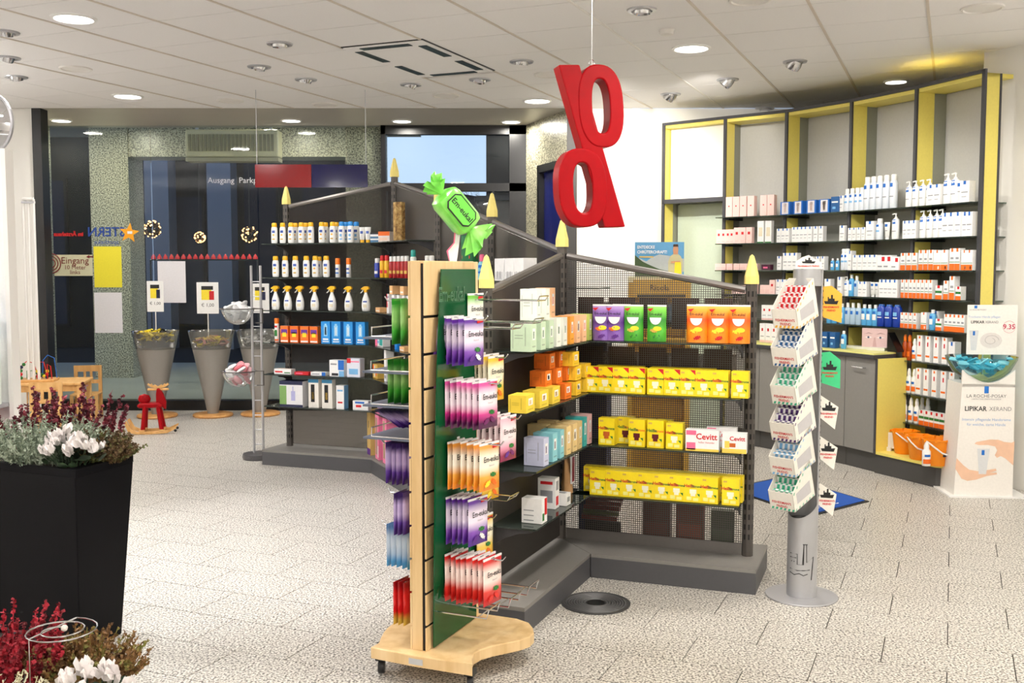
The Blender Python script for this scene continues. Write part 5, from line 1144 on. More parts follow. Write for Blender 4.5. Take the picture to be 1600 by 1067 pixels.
row(L_EF, ZF[2], [('cevitt_wide', [1098], 'wide white and red vitamin box', {'back': .04}), ('cevitt_small', [1148], 'small white and orange vitamin box', {'back': .04}), ('cevitt_wide', [1128], 'second wide vitamin box, behind the small one', {'back': .12, 's': (.9, 1, 1.05)})], W3)
row(L_EF, ZF[3], [('drink_plain', [936, 961, 985, 1010, 1035, 1059, 1084, 1110, 1142], 'front-row yellow drink box', {'back': .05})], W4, 'front drink boxes on the lowest shelf')
row(L_EF, ZF[3], [('drink_plain', [926, 951, 975, 1000, 1024, 1048, 1072, 1097, 1121, 1148], 'back-row yellow drink box', {'back': .125})], W4, 'back drink boxes on the lowest shelf')
# things hung or stood behind the mesh
smoke = glass_mat('smoked_bin', (150, 130, 126), .45, .1, 1.3, (96, 74, 70))
dEFv = frame_of(PE, PF)
for r_, (zb, hh, n) in enumerate([(1.29, .16, 5), (.99, .2, 5)]):
    for k in range(n):
        q = PE+dEFv[0]*(.16+.17*k)-dEFv[2]*.012; e = P(); w_, d_ = .145, .16
        e.box(-w_/2, 0, 0, w_/2, .003, hh); e.box(-w_/2, d_, 0, w_/2, d_+.003, hh*.8); e.box(-w_/2, 0, 0, w_/2, d_, .003); e.box(-w_/2, 0, 0, -w_/2+.003, d_, hh*.8); e.box(w_/2-.003, 0, 0, w_/2, d_, hh*.8)
        b_ = tag(e.build('plastic_bin', smoke, loc=(q.x, q.y, zb), rz=ang(dEFv[0].x, dEFv[0].y)), 'smoky clear bin hung behind the mesh, %s from left in the %s row' % (ORD[k], ['upper', 'lower'][r_]), 'bin', 'clear bins behind the mesh')
for k, (t_, zz_, c_, w_, h_) in enumerate([(.52, .135, (92, 44, 38), .15, .22), (.70, .135, (120, 50, 34), .15, .225), (.87, .135, (58, 72, 56), .12, .2)]):
    q = PE+dEFv[0]*t_-dEFv[2]*.05
    put_o = P().box(-w_/2, 0, 0, w_/2, .04, h_).build('flat_pack', [mat('pack_dark%d' % k, c_, .4)], loc=(q.x, q.y, zz_), rz=ang(dEFv[0].x, dEFv[0].y)); P().box(-w_*.4, -.001, h_*.2, w_*.4, 0, h_*.5).build('printed_band', mat('pack_band%d' % k, tuple(int(v*1.3) for v in c_), .4), put_o)
    tag(put_o, ['dark red', 'rust brown', 'dark green'][k] + ' pack standing on the plinth behind the mesh', 'pack')
for k in range(6):
    q = PE+dEFv[0]*(.2+.008*k)-dEFv[2]*(.05)
    tag(P().box(-.10, 0, 0, .10, .03, .022).build('chocolate_bar', mat(['bar_red', 'bar_green'][k in (1, 5)], [(120, 36, 34), (86, 100, 44)][k in (1, 5)], .35), loc=(q.x, q.y, .23+.028*k), rz=ang(dEFv[0].x, dEFv[0].y)), 'dark %s flat bar behind the mesh, %s from below' % (['red', 'green'][k in (1, 5)], ORD[k]), 'bar', 'stacked flat bars behind the mesh')
bh_ = empty('bar_holder', 'black wire holder of flat bars behind the mesh', 'holder', (PE.x+dEFv[0].x*.22-dEFv[2].x*.05, PE.y+dEFv[0].y*.22-dEFv[2].y*.05, PLZ), ang(dEFv[0].x, dEFv[0].y))
P().box(-.1, -.0, 0, .1, .03, .1).build('foot_block', M['black'], bh_)
# ------------------------------------------------------------------ tea cartons on the dark rack (they face right)
def tea(key, c, w=.055, d=.1, h=.135, pr=None, leaf='print_green'):
    m = mat('tea_'+key, c, .5); dk_ = mat('tea_dk_'+key, tuple(int(v*.82) for v in c), .5)
    carton(key, 'tea_carton', 'tea carton', w, d, h, m, [('f', .25, .4, .75, .8, 'print_white'), ('f', .35, .45, .6, .7, leaf), ('f', .2, .15, .8, .2, dk_), ('l', .1, .1, .13, .8, dk_), ('l', .7, .2, .74, .85, dk_), ('l', .2, .55, .6, .58, dk_), ('l', .2, .45, .6, .48, dk_)], [])
tea('tea_mint', (198, 220, 190)); tea('tea_white', (236, 240, 230), leaf='print_green'); tea('tea_orange', (246, 166, 60), leaf='print_orange'); tea('tea_peach', (248, 196, 150), leaf='print_orange'); tea('tea_lime', (200, 214, 110)); tea('tea_yellow', (240, 210, 70), .1, .085, .075, leaf='print_gold'); tea('tea_gold', (246, 200, 50), .085, .075, .07, leaf='print_gold'); tea('tea_rust', (236, 116, 30), .085, .08, .075, leaf='print_orange'); tea('tea_lilac', (196, 200, 226), .06, .1, .13, leaf='print_purple'); tea('tea_aqua', (140, 206, 216), .06, .1, .135, leaf='print_navy'); tea('tea_tan', (226, 198, 140), .06, .1, .14, leaf='print_gold'); tea('tea_teal', (60, 170, 170), .05, .1, .15, leaf='print_teal'); tea('tea_rose', (228, 180, 176), .05, .1, .155, leaf='print_red')
V1, V2, V3, V4 = 'top shelf of the dark rack', 'second shelf of the dark rack', 'third shelf of the dark rack', 'lowest shelf of the dark rack'
row(L_GE, ZF[0], [('tea_mint', [818, 833, 846], 'pale green tea carton', {'s': (1.1, 1, .95)}), ('tea_white', [858, 868], 'white tea carton with leaf'), ('tea_orange', [879], 'orange tea carton'), ('tea_peach', [889, 899], 'peach tea carton'), ('tea_lime', [908], 'lime tea carton')], V1, 'tea cartons on the top shelf')
row(L_GE, ZF[0]+.135, [('tea_white', [829, 843], 'upper white tea carton with green leaf', {'s': (1.05, .8, 1.05)}), ('tea_peach', [852], 'upper peach tea carton behind the white pair', {'s': (1, .8, 1.05), 'back': .1})], 'stacked on the top shelf row')
row(L_GE, ZF[1], [('tea_yellow', [815, 837, 856], 'yellow flat tea carton', {'s': (1.1, 1, 1.05)}), ('tea_rust', [876], 'bottom orange tea carton'), ('tea_gold', [893, 909], 'bottom gold tea carton')], V2, 'flat tea cartons')
row(L_GE, ZF[1]+.077, [('tea_rust', [845, 862, 878], 'middle orange tea carton', {'back': .1}), ('tea_gold', [893, 908], 'middle gold tea carton')], V2, 'stacked tea cartons')
row(L_GE, ZF[1]+.152, [('tea_rust', [851, 867], 'topmost orange tea carton', {'back': .12}), ('tea_gold', [889], 'topmost gold tea carton')], V2, 'topmost tea cartons')
row(L_GE, ZF[2], [('tea_lilac', [838], 'lilac tea carton'), ('tea_aqua', [852, 863], 'light blue tea carton'), ('tea_tan', [874, 884, 892], 'tan tea carton'), ('tea_teal', [900], 'teal tea carton'), ('tea_rose', [908], 'dusty rose tea carton')], V3, 'tea cartons on the third shelf')
row(L_GE, ZF[2], [('tea_tan', [842, 857], 'rear tan tea carton', {'back': .17})], V3)
carton('remedy_red', 'remedy_box', 'medicine box', .07, .1, .115, 'print_white', [('f', .5, .3, .95, .98, 'print_red'), ('f', .1, .1, .45, .4, 'print_green'), ('l', .1, .1, .6, .14, 'print_grey'), ('l', .1, .3, .6, .34, 'print_grey'), ('l', .1, .5, .6, .54, 'print_grey')])
carton('remedy_white', 'remedy_box', 'medicine box', .06, .09, .15, 'print_white', [('f', .2, .6, .8, .9, 'print_grey'), ('f', .2, .1, .8, .4, 'print_red'), ('l', .15, .8, .85, .9, 'print_red'), ('l', .15, .2, .85, .6, 'print_grey')])
carton('remedy_small', 'remedy_box', 'medicine box', .06, .07, .06, 'print_white', [('f', .2, .3, .8, .7, 'print_grey'), ('t', .2, .2, .8, .8, 'print_grey')])
row(L_GE, ZF[3], [('remedy_red', [835], 'white and red medicine box'), ('remedy_white', [857], 'tall white medicine box', {'back': .1}), ('remedy_small', [878], 'small white medicine box')], V4)
pouch('paper_bag', 'paper_bag', 'paper bag', .09, .2, .055, mat('kraft_paper', (196, 152, 104), .8), [], None, False, 15, None, True, False)
_f = BUILD['paper_bag']
def _pb():
    o = _f(); P().box(-.02, -.034, .06, .02, -.026, .19).build('label_strip', mat('label_maroon', (150, 50, 70), .5), o); P().box(-.026, -.0335, .05, .026, -.0255, .195).build('label_ground', M['print_white'], o); return o
BUILD['paper_bag'] = _pb
row(L_GE, ZF[3], [('paper_bag', [886], 'brown paper bag with maroon label', {'back': .13})], V4)
tag(P().box(-.13, 0, 0, .13, .12, .5).build('navy_box', M['print_navy'], loc=(PE.x+.12, PE.y+.35, 1.05)), 'tall dark navy carton standing behind the rack post', 'carton')
nb_ = bpy.data.objects['navy_box']; nb_.location = (PE.x+.19, PE.y+.26, 0); nb_.rotation_euler = (0, 0, -.36); nb_.scale = (.62, 1, 2.75)
# ------------------------------------------------------------------ goods on the back rack facing the camera
lot = [(.012, 0), (.026, .003), (.028, .02), (.028, .10), (.026, .125), (.02, .135), (.018, .137)]
lp_ = [(-45, .05, 45, .06, 'print_blue'), (-30, .085, 30, .105, mat('lotion_logo', (60, 90, 170), .5)), (-25, .03, 25, .04, 'print_gold'), (-18, .062, 18, .076, mat('lotion_orange', (244, 180, 70), .5))]
bottle('lotion_y', 'lotion_bottle', 'lotion bottle', lot, 'plastic_white', [(.021, .132), (.023, .14), (.022, .16), (.016, .166)], 'plastic_yellow', .6, lp_[1:])
bottle('lotion_b', 'lotion_bottle', 'lotion bottle', lot, 'plastic_white', [(.021, .132), (.023, .14), (.022, .16), (.016, .166)], 'plastic_blue', .6, [(-30, .085, 30, .105, mat('lotion_logo', (60, 90, 170), .5)), (-20, .05, 20, .07, 'print_sky'), (-25, .025, 25, .035, 'print_sky')])
bottle('lotion_tube', 'cream_tube', 'cream tube', [(.016, 0), (.016, .022), (.020, .024), (.026, .115), (.027, .12)], 'plastic_white', [(.0165, 0), (.0165, .022)], 'plastic_yellow', .45, [(-30, .07, 30, .09, mat('lotion_logo', (60, 90, 170), .5))])
bottle('spray_can', 'spray_can', 'spray can', [(.017, 0), (.019, .004), (.019, .10), (.017, .108)], 'plastic_white', [(.018, .10), (.019, .105), (.019, .148), (.017, .152)], 'plastic_orange', 1, [(-45, .03, 45, .04, 'print_blue'), (-40, .06, 40, .075, mat('lotion_logo', (60, 90, 170), .5)), (-30, .118, 30, .135, 'print_red')])
def trig(o):
    P().prism([(-.040, .172), (-.036, .180), (-.01, .196), (.02, .196), (.032, .186), (.030, .172), (.012, .166), (.012, .148), (-.012, .148), (-.012, .168)], -.013, .013, ax='y').build('spray_head', M['plastic_yellow'], o, bevel=.003)
    P().tube([(-.024, 0, .170), (-.030, 0, .155), (-.046, 0, .142)], .004, 6).build('trigger', M['plastic_white'], o)
bottle('trigger', 'spray_bottle', 'spray bottle', [(.026, 0), (.032, .004), (.036, .03), (.036, .06), (.03, .095), (.018, .125), (.012, .14), (.012, .152)], 'plastic_white', None, None, .62, [(-30, .07, 30, .082, mat('lotion_logo', (60, 90, 170), .5)), (-25, .03, 25, .055, mat('soft_print', (226, 216, 190), .5))], extra=trig)
bottle('orange_spray', 'spray_can', 'spray can', [(.017, 0), (.019, .004), (.019, .15), (.017, .155)], 'plastic_white', [(.018, .15), (.019, .155), (.019, .19), (.016, .195)], 'plastic_orange', 1, [(-70, .0, 70, .025, 'print_orange'), (-40, .05, 40, .1, 'print_green'), (-40, .12, 40, .135, 'print_red')])
carton('box_orange', 'medicine_box', 'medicine box', .072, .05, .135, 'print_orange', [('f', .1, .55, .9, .8, 'print_purple'), ('f', .25, .35, .75, .62, 'print_yellow'), ('f', .05, .05, .95, .14, 'print_white'), ('t', .1, .1, .9, .9, 'print_grey')])
carton('box_blue', 'medicine_box', 'medicine box', .082, .06, .178, mat('box_blue', (28, 140, 216), .45), [('f', .3, .35, .7, .82, mat('box_pale_blue', (150, 206, 240), .5)), ('f', .38, .82, .62, .9, mat('box_pale_blue', (150, 206, 240), .5)), ('f', .15, .08, .85, .12, 'print_white'), ('f', .2, .17, .8, .24, 'print_white'), ('f', .42, .4, .58, .75, 'print_white')])
carton('flat_white', 'medicine_box', 'medicine box', .165, .06, .042, 'print_white', [('f', .05, .3, .5, .6, 'print_red'), ('f', .6, .2, .95, .4, 'print_green'), ('t', .1, .2, .9, .7, mat('pale_orange', (246, 214, 190), .5))])
carton('flat_red', 'medicine_box', 'medicine box', .13, .06, .024, 'print_red', [('f', .1, .3, .6, .7, 'print_pink')])
carton('flat_blue', 'medicine_box', 'medicine box', .135, .06, .028, 'print_white', [('f', .75, 0, 1, 1, 'print_blue'), ('f', .1, .3, .6, .6, 'print_grey')])
carton('box_bw', 'medicine_box', 'medicine box', .135, .07, .13, 'print_white', [('f', .6, .4, 1, 1, 'print_blue'), ('f', .65, .0, 1, .35, 'print_sky'), ('f', .15, .05, .6, .2, 'print_black'), ('f', .08, .7, .5, .8, 'print_grey')])
carton('box_pw', 'medicine_box', 'medicine box', .118, .07, .148, mat('box_ice', (222, 226, 240), .5), [('f', 0, .75, .3, 1, 'print_red'), ('f', .15, .15, .85, .45, 'print_sky'), ('f', .3, .8, .95, .86, 'print_pink')])
carton('irrigator', 'appliance_box', 'appliance box', .21, .12, .21, mat('box_white_warm', (226, 226, 230), .5), [('f', 0, .86, 1, 1, 'print_navy'), ('f', 0, 0, 1, .1, 'print_navy'), ('f', .0, .1, .3, .82, mat('herb_green', (120, 160, 90), .5)), ('f', .5, .25, .68, .62, mat('irrigator_lilac', (170, 170, 214), .5)), ('f', .56, .6, .6, .8, mat('irrigator_lilac', (170, 170, 214), .5)), ('l', 0, .86, 1, 1, 'print_navy'), ('t', 0, 0, 1, 1, 'print_navy')])
carton('brush_box', 'brush_box', 'brush box', .092, .06, .23, mat('box_cream', (234, 230, 222), .5), [('f', .0, .88, 1, 1, mat('box_teal', (44, 120, 160), .5)), ('f', .25, .2, .62, .82, 'print_black'), ('f', .34, .3, .54, .55, 'print_gold')])
carton('white_tall', 'medicine_box', 'medicine box', .07, .07, .19, 'print_white', [('f', .2, .25, .8, .32, 'print_red'), ('f', .15, .75, .85, .82, 'print_sky'), ('r', 0, 0, 1, 1, 'print_sky')])
carton('white_wide', 'medicine_box', 'medicine box', .135, .06, .075, 'print_white', [('f', .15, .7, .75, .9, 'print_blue'), ('f', .2, .3, .55, .55, 'print_red')])
Q = ['top', 'second', 'third', 'fourth', 'fifth', 'lowest']; Q = [q + ' shelf of the lotion rack' for q in Q]
row(L_AB, ZB[0], [('lotion_y', [429, 442, 455, 471, 486, 503, 520], 'yellow-capped white lotion bottle'), ('lotion_b', [534, 548], 'blue-capped white lotion bottle'), ('lotion_tube', [566, 575], 'white cream tube with yellow cap')], Q[0], 'lotion bottles on the top shelf')
row(L_AB, ZB[0], [('lotion_y', [462, 478, 509, 526], 'rear yellow-capped lotion bottle', {'back': .125}), ('lotion_b', [541, 557], 'rear blue-capped lotion bottle', {'back': .125})], Q[0], 'rear lotion bottles on the top shelf')
row(L_AB, ZB[1], [('lotion_y', [431, 446, 462, 479, 493, 510], 'yellow-capped white lotion bottle', {'s': (1.05, 1, 1.03)}), ('spray_can', [528, 545], 'white spray can with orange cap')], Q[1], 'lotion bottles on the second shelf')
row(L_AB, ZB[1], [('lotion_y', [499], 'rear yellow-capped lotion bottle', {'back': .125})], Q[1])
row(L_AB, ZB[2], [('trigger', [431, 450, 469, 492, 519, 545, 572], 'white trigger spray bottle with yellow head')], Q[2], 'trigger spray bottles')
row(L_AB, ZB[3], [('orange_spray', [433], 'slim white and orange spray can'), ('box_orange', [447, 462, 478, 493], 'orange and purple medicine box'), ('box_blue', [512, 528, 547, 566], 'bright blue medicine box')], Q[3], 'boxes on the fourth shelf')
row(L_AB, ZB[4], [('flat_white', [445], 'long white box with red print'), ('flat_red', [474], 'flat red box'), ('flat_blue', [500], 'flat white and blue box'), ('box_bw', [530], 'square white and blue box'), ('box_pw', [556], 'pale box with red corner')], Q[4])
row(L_AB, ZB[5], [('irrigator', [461], 'big white and navy appliance box'), ('brush_box', [493, 514], 'cream brush box with dark window'), ('white_tall', [535], 'tall white box with blue side'), ('white_wide', [566], 'low white box with red mark')], Q[5])
# corner and angled section B-C
carton('jar_box', 'small_box', 'small box', .075, .06, .08, mat('box_steel_blue', (70, 120, 160), .5), [('f', 0, .25, 1, .4, 'print_white'), ('f', 0, .6, 1, .8, 'print_white'), ('f', 0, .82, 1, 1, 'print_black')])
carton('orange_box', 'small_box', 'small box', .1, .06, .085, mat('box_pinkish', (238, 226, 220), .5), [('f', 0, .62, 1, 1, 'print_orange'), ('f', .1, .2, .8, .45, mat('pale_orange', (246, 214, 190), .5))])
BUILD['gold_tube'] = lambda: tag(P().lathe([(.045, 0), (.045, .30), (.038, .302), (.001, .303)], 6, sm=False).build('gold_carton', ramp_mat('gold_carton', [(.35, (120, 84, 40)), (.5, (176, 136, 70)), (.65, (206, 176, 112))], .5, 'Object', 'noise', 40, 3)), None, 'carton')
q = on_line(L_AB, 588, ZB[0], .06)
put('jar_box', q, -.3, 'small blue banded box at the corner of the top lotion shelf'); put('orange_box', on_line(L_AB, 603, ZB[0], .05), -.4, 'small pale box with orange top beside the gold carton'); 
put('gold_tube', px_depth(624, 376, 7.85)*1, 0, 'tall brown and gold carton before the pencil post'); bpy.data.objects['gold_carton'].location.z = ZB[0]+.002
P().prism([tuple(px_depth(x_, 380, y_).xy) for x_, y_ in ((581, 7.93), (640, 7.62), (652, 7.8), (600, 8.1))], ZB[0]-.008, ZB[0]).build('corner_shelf', M['shelfglass'], r1)
def can(key, c, cap, h=.15, r=.02, band=None): bottle(key, 'spray_can', 'spray can', [(r*.9, 0), (r, .004), (r, h*.72), (r*.8, h*.76)], mat('can_'+key, c, .35), [(r*.75, h*.74), (r*.8, h*.76), (r*.8, h*.97), (r*.6, h)], cap, 1, [(-70, h*.2, 70, h*.34, band)] if band else [], seg=10)
can('can_bluewhite', (50, 70, 170), 'plastic_white', .15, .024, 'print_white'); can('can_redyellow', (250, 190, 40), 'print_red', .17, .022, 'print_red'); can('can_red', (176, 24, 30), 'plastic_white', .16, .02, 'print_gold'); can('can_whitegreen', (230, 236, 230), 'print_teal', .2, .022, 'print_black'); can('can_blue', (24, 130, 220), 'plastic_blue', .16, .026); can('can_green', (60, 130, 110), 'plastic_white', .13, .02, 'print_white')
QB = ['top', 'second', 'third', 'fourth', 'fifth', 'lowest']; QB = [q + ' shelf of the medicine rack' for q in QB]
L_BC2 = L_BC
row(L_BC2, ZB[1], [('can_bluewhite', [590], 'blue and white spray can'), ('can_redyellow', [598, 605], 'yellow spray can with red cap'), ('can_red', [612, 618, 624, 630, 636], 'dark red spray can with white cap'), ('can_whitegreen', [646], 'white can with green cap')], QB[1], 'spray cans on the medicine rack')
row(L_BC2, ZB[1], [('can_green', [668, 675], 'small green bottle with white cap', {'s': (1.1, 1.1, 1.2)})], QB[1])
carton('rx_red', 'medicine_box', 'medicine box', .055, .05, .145, 'print_white', [('f', 0, .3, .3, 1, 'print_red'), ('f', .45, .3, .6, .5, 'print_red'), ('f', 0, .82, 1, .86, 'print_purple')])
carton('rx_dots', 'medicine_box', 'medicine box', .055, .05, .14, 'print_white', [('f', .3, .5, .5, .6, 'print_red'), ('f', .3, .2, .5, .3, 'print_green'), ('f', 0, .8, 1, .84, 'print_purple')])
carton('rx_flat', 'medicine_box', 'medicine box', .11, .06, .035, mat('box_peach', (240, 188, 130), .5), [('f', .1, .2, .9, .4, 'print_white')])
carton('rx_pink', 'medicine_box', 'medicine box', .17, .06, .075, 'print_white', [('f', 0, 0, .3, 1, 'print_pink'), ('f', .55, .1, .95, .9, 'print_teal'), ('f', .3, .3, .5, .6, 'print_sky')])
carton('parrot', 'medicine_box', 'medicine box', .12, .06, .11, 'print_gold', [('f', .0, .4, .25, .95, 'print_orange'), ('f', .3, .1, .5, .9, 'print_white'), ('f', .6, .2, .85, .7, 'print_orange')])
carton('white_slab', 'medicine_box', 'medicine box', .06, .06, .24, 'print_white', [('f', .1, .1, .9, .2, 'print_grey')])
row(L_BC2, ZB[2], [('rx_flat', [596], 'flat peach box'), ('rx_red', [611], 'white box with red edge'), ('rx_dots', [619, 627, 635, 643], 'white box with coloured dots')], QB[2], 'white boxes on the medicine rack')
row(L_BC2, ZB[2]+.145, [('rx_flat', [617, 634], 'white and red box lying on top', {'s': (.7, 1, 1.8)})], QB[2])
row(L_BC2, ZB[3], [('rx_pink', [598], 'pink and teal flat box'), ('can_blue', [622], 'plain blue can'), ('rx_flat', [634], 'peach box beside the blue can'), ('rx_dots', [647], 'white box at the end', {'s': (1, 1, .6)})], QB[3])
row(L_BC2, ZB[4], [('parrot', [592], 'gold box with orange birds'), ('white_slab', [608], 'tall plain white box')], QB[4])
bottle('lilac_tube', 'cream_tube', 'cream tube', [(.022, 0), (.026, .004), (.026, .15), (.02, .155)], mat('tube_lilac', (200, 170, 220), .4), [(.02, .15), (.02, .175)], 'plastic_white', 1)
o = put('lilac_tube', on_line(L_BC2, 592, ZB[5]+.03, .09), 0, 'lilac tube lying on the lowest shelf of the medicine rack'); o.rotation_euler = (math.radians(90), 0, math.radians(55))
carton('tall_tan', 'gift_box', 'gift box', .1, .1, .36, mat('box_tan', (214, 178, 106), .5), [('f', .4, .6, .55, .75, 'print_black'), ('f', 0, 0, 1, .14, 'print_purple')])
carton('tall_pink', 'gift_box', 'gift box', .1, .1, .36, mat('box_rose', (240, 130, 170), .5), [('f', .15, .1, .6, .9, mat('box_pattern', (170, 150, 120), .6)), ('f', .7, .05, .9, .3, 'print_white')])
carton('low_pink', 'gift_box', 'gift box', .1, .1, .2, mat('box_rose', (240, 130, 170), .5), [('f', .15, .1, .6, .9, mat('box_pattern', (170, 150, 120), .6)), ('t', 0, 0, 1, 1, 'print_white'), ('f', .7, .05, .9, .5, 'print_white')])
row(L_BC2, PLZ, [('tall_tan', [586], 'tall tan gift box'), ('tall_pink', [599, 611], 'tall pink patterned gift box'), ('low_pink', [624, 638], 'lower pink gift box')], 'plinth of the medicine rack', 'gift boxes on the plinth')
# farther shelves behind the stand
bottle('canister', 'canister', 'canister', [(.052, 0), (.055, .003), (.055, .27), (.052, .273)], mat('canister_green', (16, 104, 60), .4), None, None, 1, [(-170, .13, 170, .148, 'print_red')], [('Em', .03, 'print_white', .21)], seg=20)
put('canister', on_line(L_CD, 734, 1.535, .08), 0, 'tall dark green canister with red stripe behind the candy model')
bottle('blue_bottle', 'small_bottle', 'bottle', [(.02, 0), (.026, .003), (.028, .06), (.022, .10), (.012, .115)], mat('bottle_aqua', (120, 190, 210), .3), [(.014, .112), (.014, .15), (.008, .155)], 'print_pink', .7, [(-60, .04, 60, .09, 'print_blue')])
put('blue_bottle', on_line(L_CD, 753, 1.535, .1), 0, 'small blue and aqua bottle beside the pencil post')
carton('white_pack', 'medicine_box', 'medicine box', .1, .08, .125, 'print_white', [('f', .1, .05, .9, .4, mat('soft_grey', (214, 214, 216), .5)), ('f', .3, .1, .36, .42, 'print_grey'), ('f', .6, .1, .66, .42, 'print_grey')])
row(L_DE, 1.533, [('white_pack', [790, 806, 820], 'plain white medicine box', {'s': (1.3, 1, 1)})], 'shelf behind the dark rack rail', 'white boxes behind the rail')
# ------------------------------------------------------------------ goods on the curved wall shelving
pinkc = mat('carton_pink', (240, 206, 200), .5)
carton('pink_tall', 'cosmetic_box', 'cosmetic box', .066, .06, .185, pinkc, [('f', .4, .5, .6, .56, 'print_red'), ('l', .1, .1, .9, .9, mat('carton_pink_side', (236, 196, 190), .5))])
carton('pink_small', 'cosmetic_box', 'cosmetic box', .05, .05, .13, pinkc, [('f', .3, .55, .7, .72, 'print_red'), ('f', .2, .1, .8, .2, mat('carton_pink_side', (236, 196, 190), .5))])
carton('pink_cube', 'cosmetic_box', 'cosmetic box', .06, .06, .06, pinkc, [('f', .1, .1, .9, .5, mat('carton_pink_side', (236, 196, 190), .5))])
carton('plum_box', 'cosmetic_box', 'cosmetic box', .09, .06, .05, mat('carton_plum', (70, 26, 50), .4), [('f', .2, .3, .7, .6, 'print_pink')])
carton('white_lean', 'cosmetic_box', 'cosmetic box', .062, .05, .2, 'print_white', [('f', 0, 0, 1, .05, 'print_green'), ('f', .2, .3, .8, .7, mat('soft_print', (226, 216, 190), .5))])
carton('white_dot', 'cosmetic_box', 'cosmetic box', .055, .05, .12, 'print_white', [('f', .35, .6, .65, .75, 'print_red'), ('f', 0, 0, 1, .12, mat('carton_pink_side', (236, 196, 190), .5)), ('f', .2, .3, .8, .34, 'print_grey')])
bm2 = [('f', .36, .84, .64, 1, 'print_blue'), ('f', .15, .45, .85, .5, 'print_grey'), ('f', .2, .25, .7, .28, 'print_grey')]
carton('lrp_small', 'cream_box', 'cream box', .048, .05, .125, 'print_white', bm2); carton('lrp_box', 'cream_box', 'cream box', .062, .055, .18, 'print_white', bm2); carton('lrp_wide', 'cream_box', 'cream box', .11, .06, .15, 'print_white', bm2)
carton('face_box', 'cosmetic_box', 'cosmetic box', .105, .06, .115, 'print_blue', [('f', .15, .05, .85, .95, mat('face_pale', (226, 220, 224), .5)), ('f', .38, .2, .62, .75, mat('poster_face', (206, 150, 116), .5)), ('f', .33, .62, .67, .85, mat('poster_hair', (70, 48, 36), .5))])
carton('blue_plain', 'cosmetic_box', 'cosmetic box', .08, .06, .13, mat('carton_deep_blue', (34, 90, 150), .45), [('f', .1, .6, .9, .7, 'print_white'), ('f', .2, .2, .6, .35, 'print_sky')])
carton('sun_box', 'sun_cream_box', 'cream box', .042, .05, .135, 'print_white', [('f', 0, 0, 1, .30, 'print_orange'), ('f', 0, .36, 1, .39, 'print_green'), ('f', .3, .84, .7, 1, 'print_orange'), ('f', .2, .5, .8, .6, 'print_grey'), ('l', 0, 0, 1, .30, 'print_orange')])
carton('sun_wide', 'sun_cream_box', 'cream box', .075, .05, .155, 'print_white', [('f', 0, 0, 1, .28, 'print_orange'), ('f', 0, .34, 1, .37, 'print_green'), ('f', .4, .86, .6, 1, 'print_orange'), ('f', .6, .05, .8, .2, 'print_white'), ('l', 0, 0, 1, .28, 'print_orange')])
carton('sun_low', 'sun_cream_box', 'cream box', .05, .05, .10, 'print_white', [('f', 0, 0, 1, .3, 'print_orange'), ('f', 0, .45, 1, .62, 'print_green'), ('f', .3, .8, .7, 1, 'print_red'), ('l', 0, 0, 1, .3, 'print_orange')])
carton('rings_box', 'cream_box', 'cream box', .09, .06, .12, 'print_white', [('f', .55, .6, .9, .9, 'print_red'), ('f', .1, .2, .6, .3, 'print_grey')])
mk_ = [(-28, .12, 28, .155, 'print_blue'), (-35, .06, 35, .066, 'print_grey')]
bottle('aerosol', 'spray_can', 'spray can', [(.03, 0), (.033, .004), (.033, .20), (.024, .222)], mat('can_ice', (226, 232, 240), .3), [(.022, .218), (.024, .222), (.024, .265), (.02, .27)], 'plastic_white', 1, [(-25, .17, 25, .20, 'print_blue'), (-35, .09, 35, .098, 'print_grey')], seg=12)
bottle('aerosol_s', 'spray_can', 'spray can', [(.026, 0), (.028, .004), (.028, .135), (.02, .15)], mat('can_ice', (226, 232, 240), .3), [(.019, .148), (.02, .15), (.02, .185), (.017, .19)], 'plastic_white', 1, [(-25, .115, 25, .135, 'print_blue'), (-35, .07, 35, .085, 'print_sky')], seg=12)
bottle('pump_b', 'pump_bottle', 'pump bottle', [(.03, 0), (.033, .006), (.033, .145), (.028, .158), (.014, .166)], 'plastic_white', None, None, .75, mk_, extra=lambda o: pump(o, .164), seg=12)
bottle('tube_w', 'cream_tube', 'cream tube', [(.018, 0), (.018, .025), (.022, .028), (.031, .155), (.032, .162)], 'plastic_white', None, None, .5, [(-30, .12, 30, .145, 'print_blue'), (-30, .08, 30, .086, 'print_grey')], seg=10)
bottle('blue_b', 'toner_bottle', 'bottle', [(.03, 0), (.032, .004), (.032, .13), (.026, .145), (.012, .152)], mat('toner_blue', (90, 170, 222), .2), [(.014, .15), (.014, .18), (.012, .182)], 'plastic_white', .7, [(-35, .05, 35, .10, 'print_white'), (-25, .105, 25, .125, 'print_blue')], seg=12)
bottle('clear_b', 'toner_bottle', 'bottle', [(.03, 0), (.032, .004), (.032, .13), (.026, .145), (.012, .152)], mat('toner_clear', (176, 200, 220), .2), [(.014, .15), (.014, .19), (.012, .192)], 'plastic_white', .7, [(-25, .09, 25, .12, 'print_blue')], seg=12)
bottle('navy_b', 'toner_bottle', 'bottle', [(.036, 0), (.04, .006), (.04, .15), (.03, .166)], mat('toner_navy', (26, 60, 160), .25), [(.026, .164), (.028, .17), (.024, .18)], mat('toner_cap', (60, 110, 190), .3), .8, [(-35, .07, 35, .078, 'print_white'), (-30, .09, 30, .12, 'print_sky')], seg=14)
bottle('sun_spray', 'sun_spray', 'spray bottle', [(.022, 0), (.024, .004), (.024, .125), (.012, .15)], 'plastic_white', [(.014, .148), (.015, .17), (.009, .2), (.006, .205)], 'plastic_white', .85, [(-60, .02, 60, .06, 'print_orange'), (-40, .08, 40, .1, 'print_blue')], seg=12)
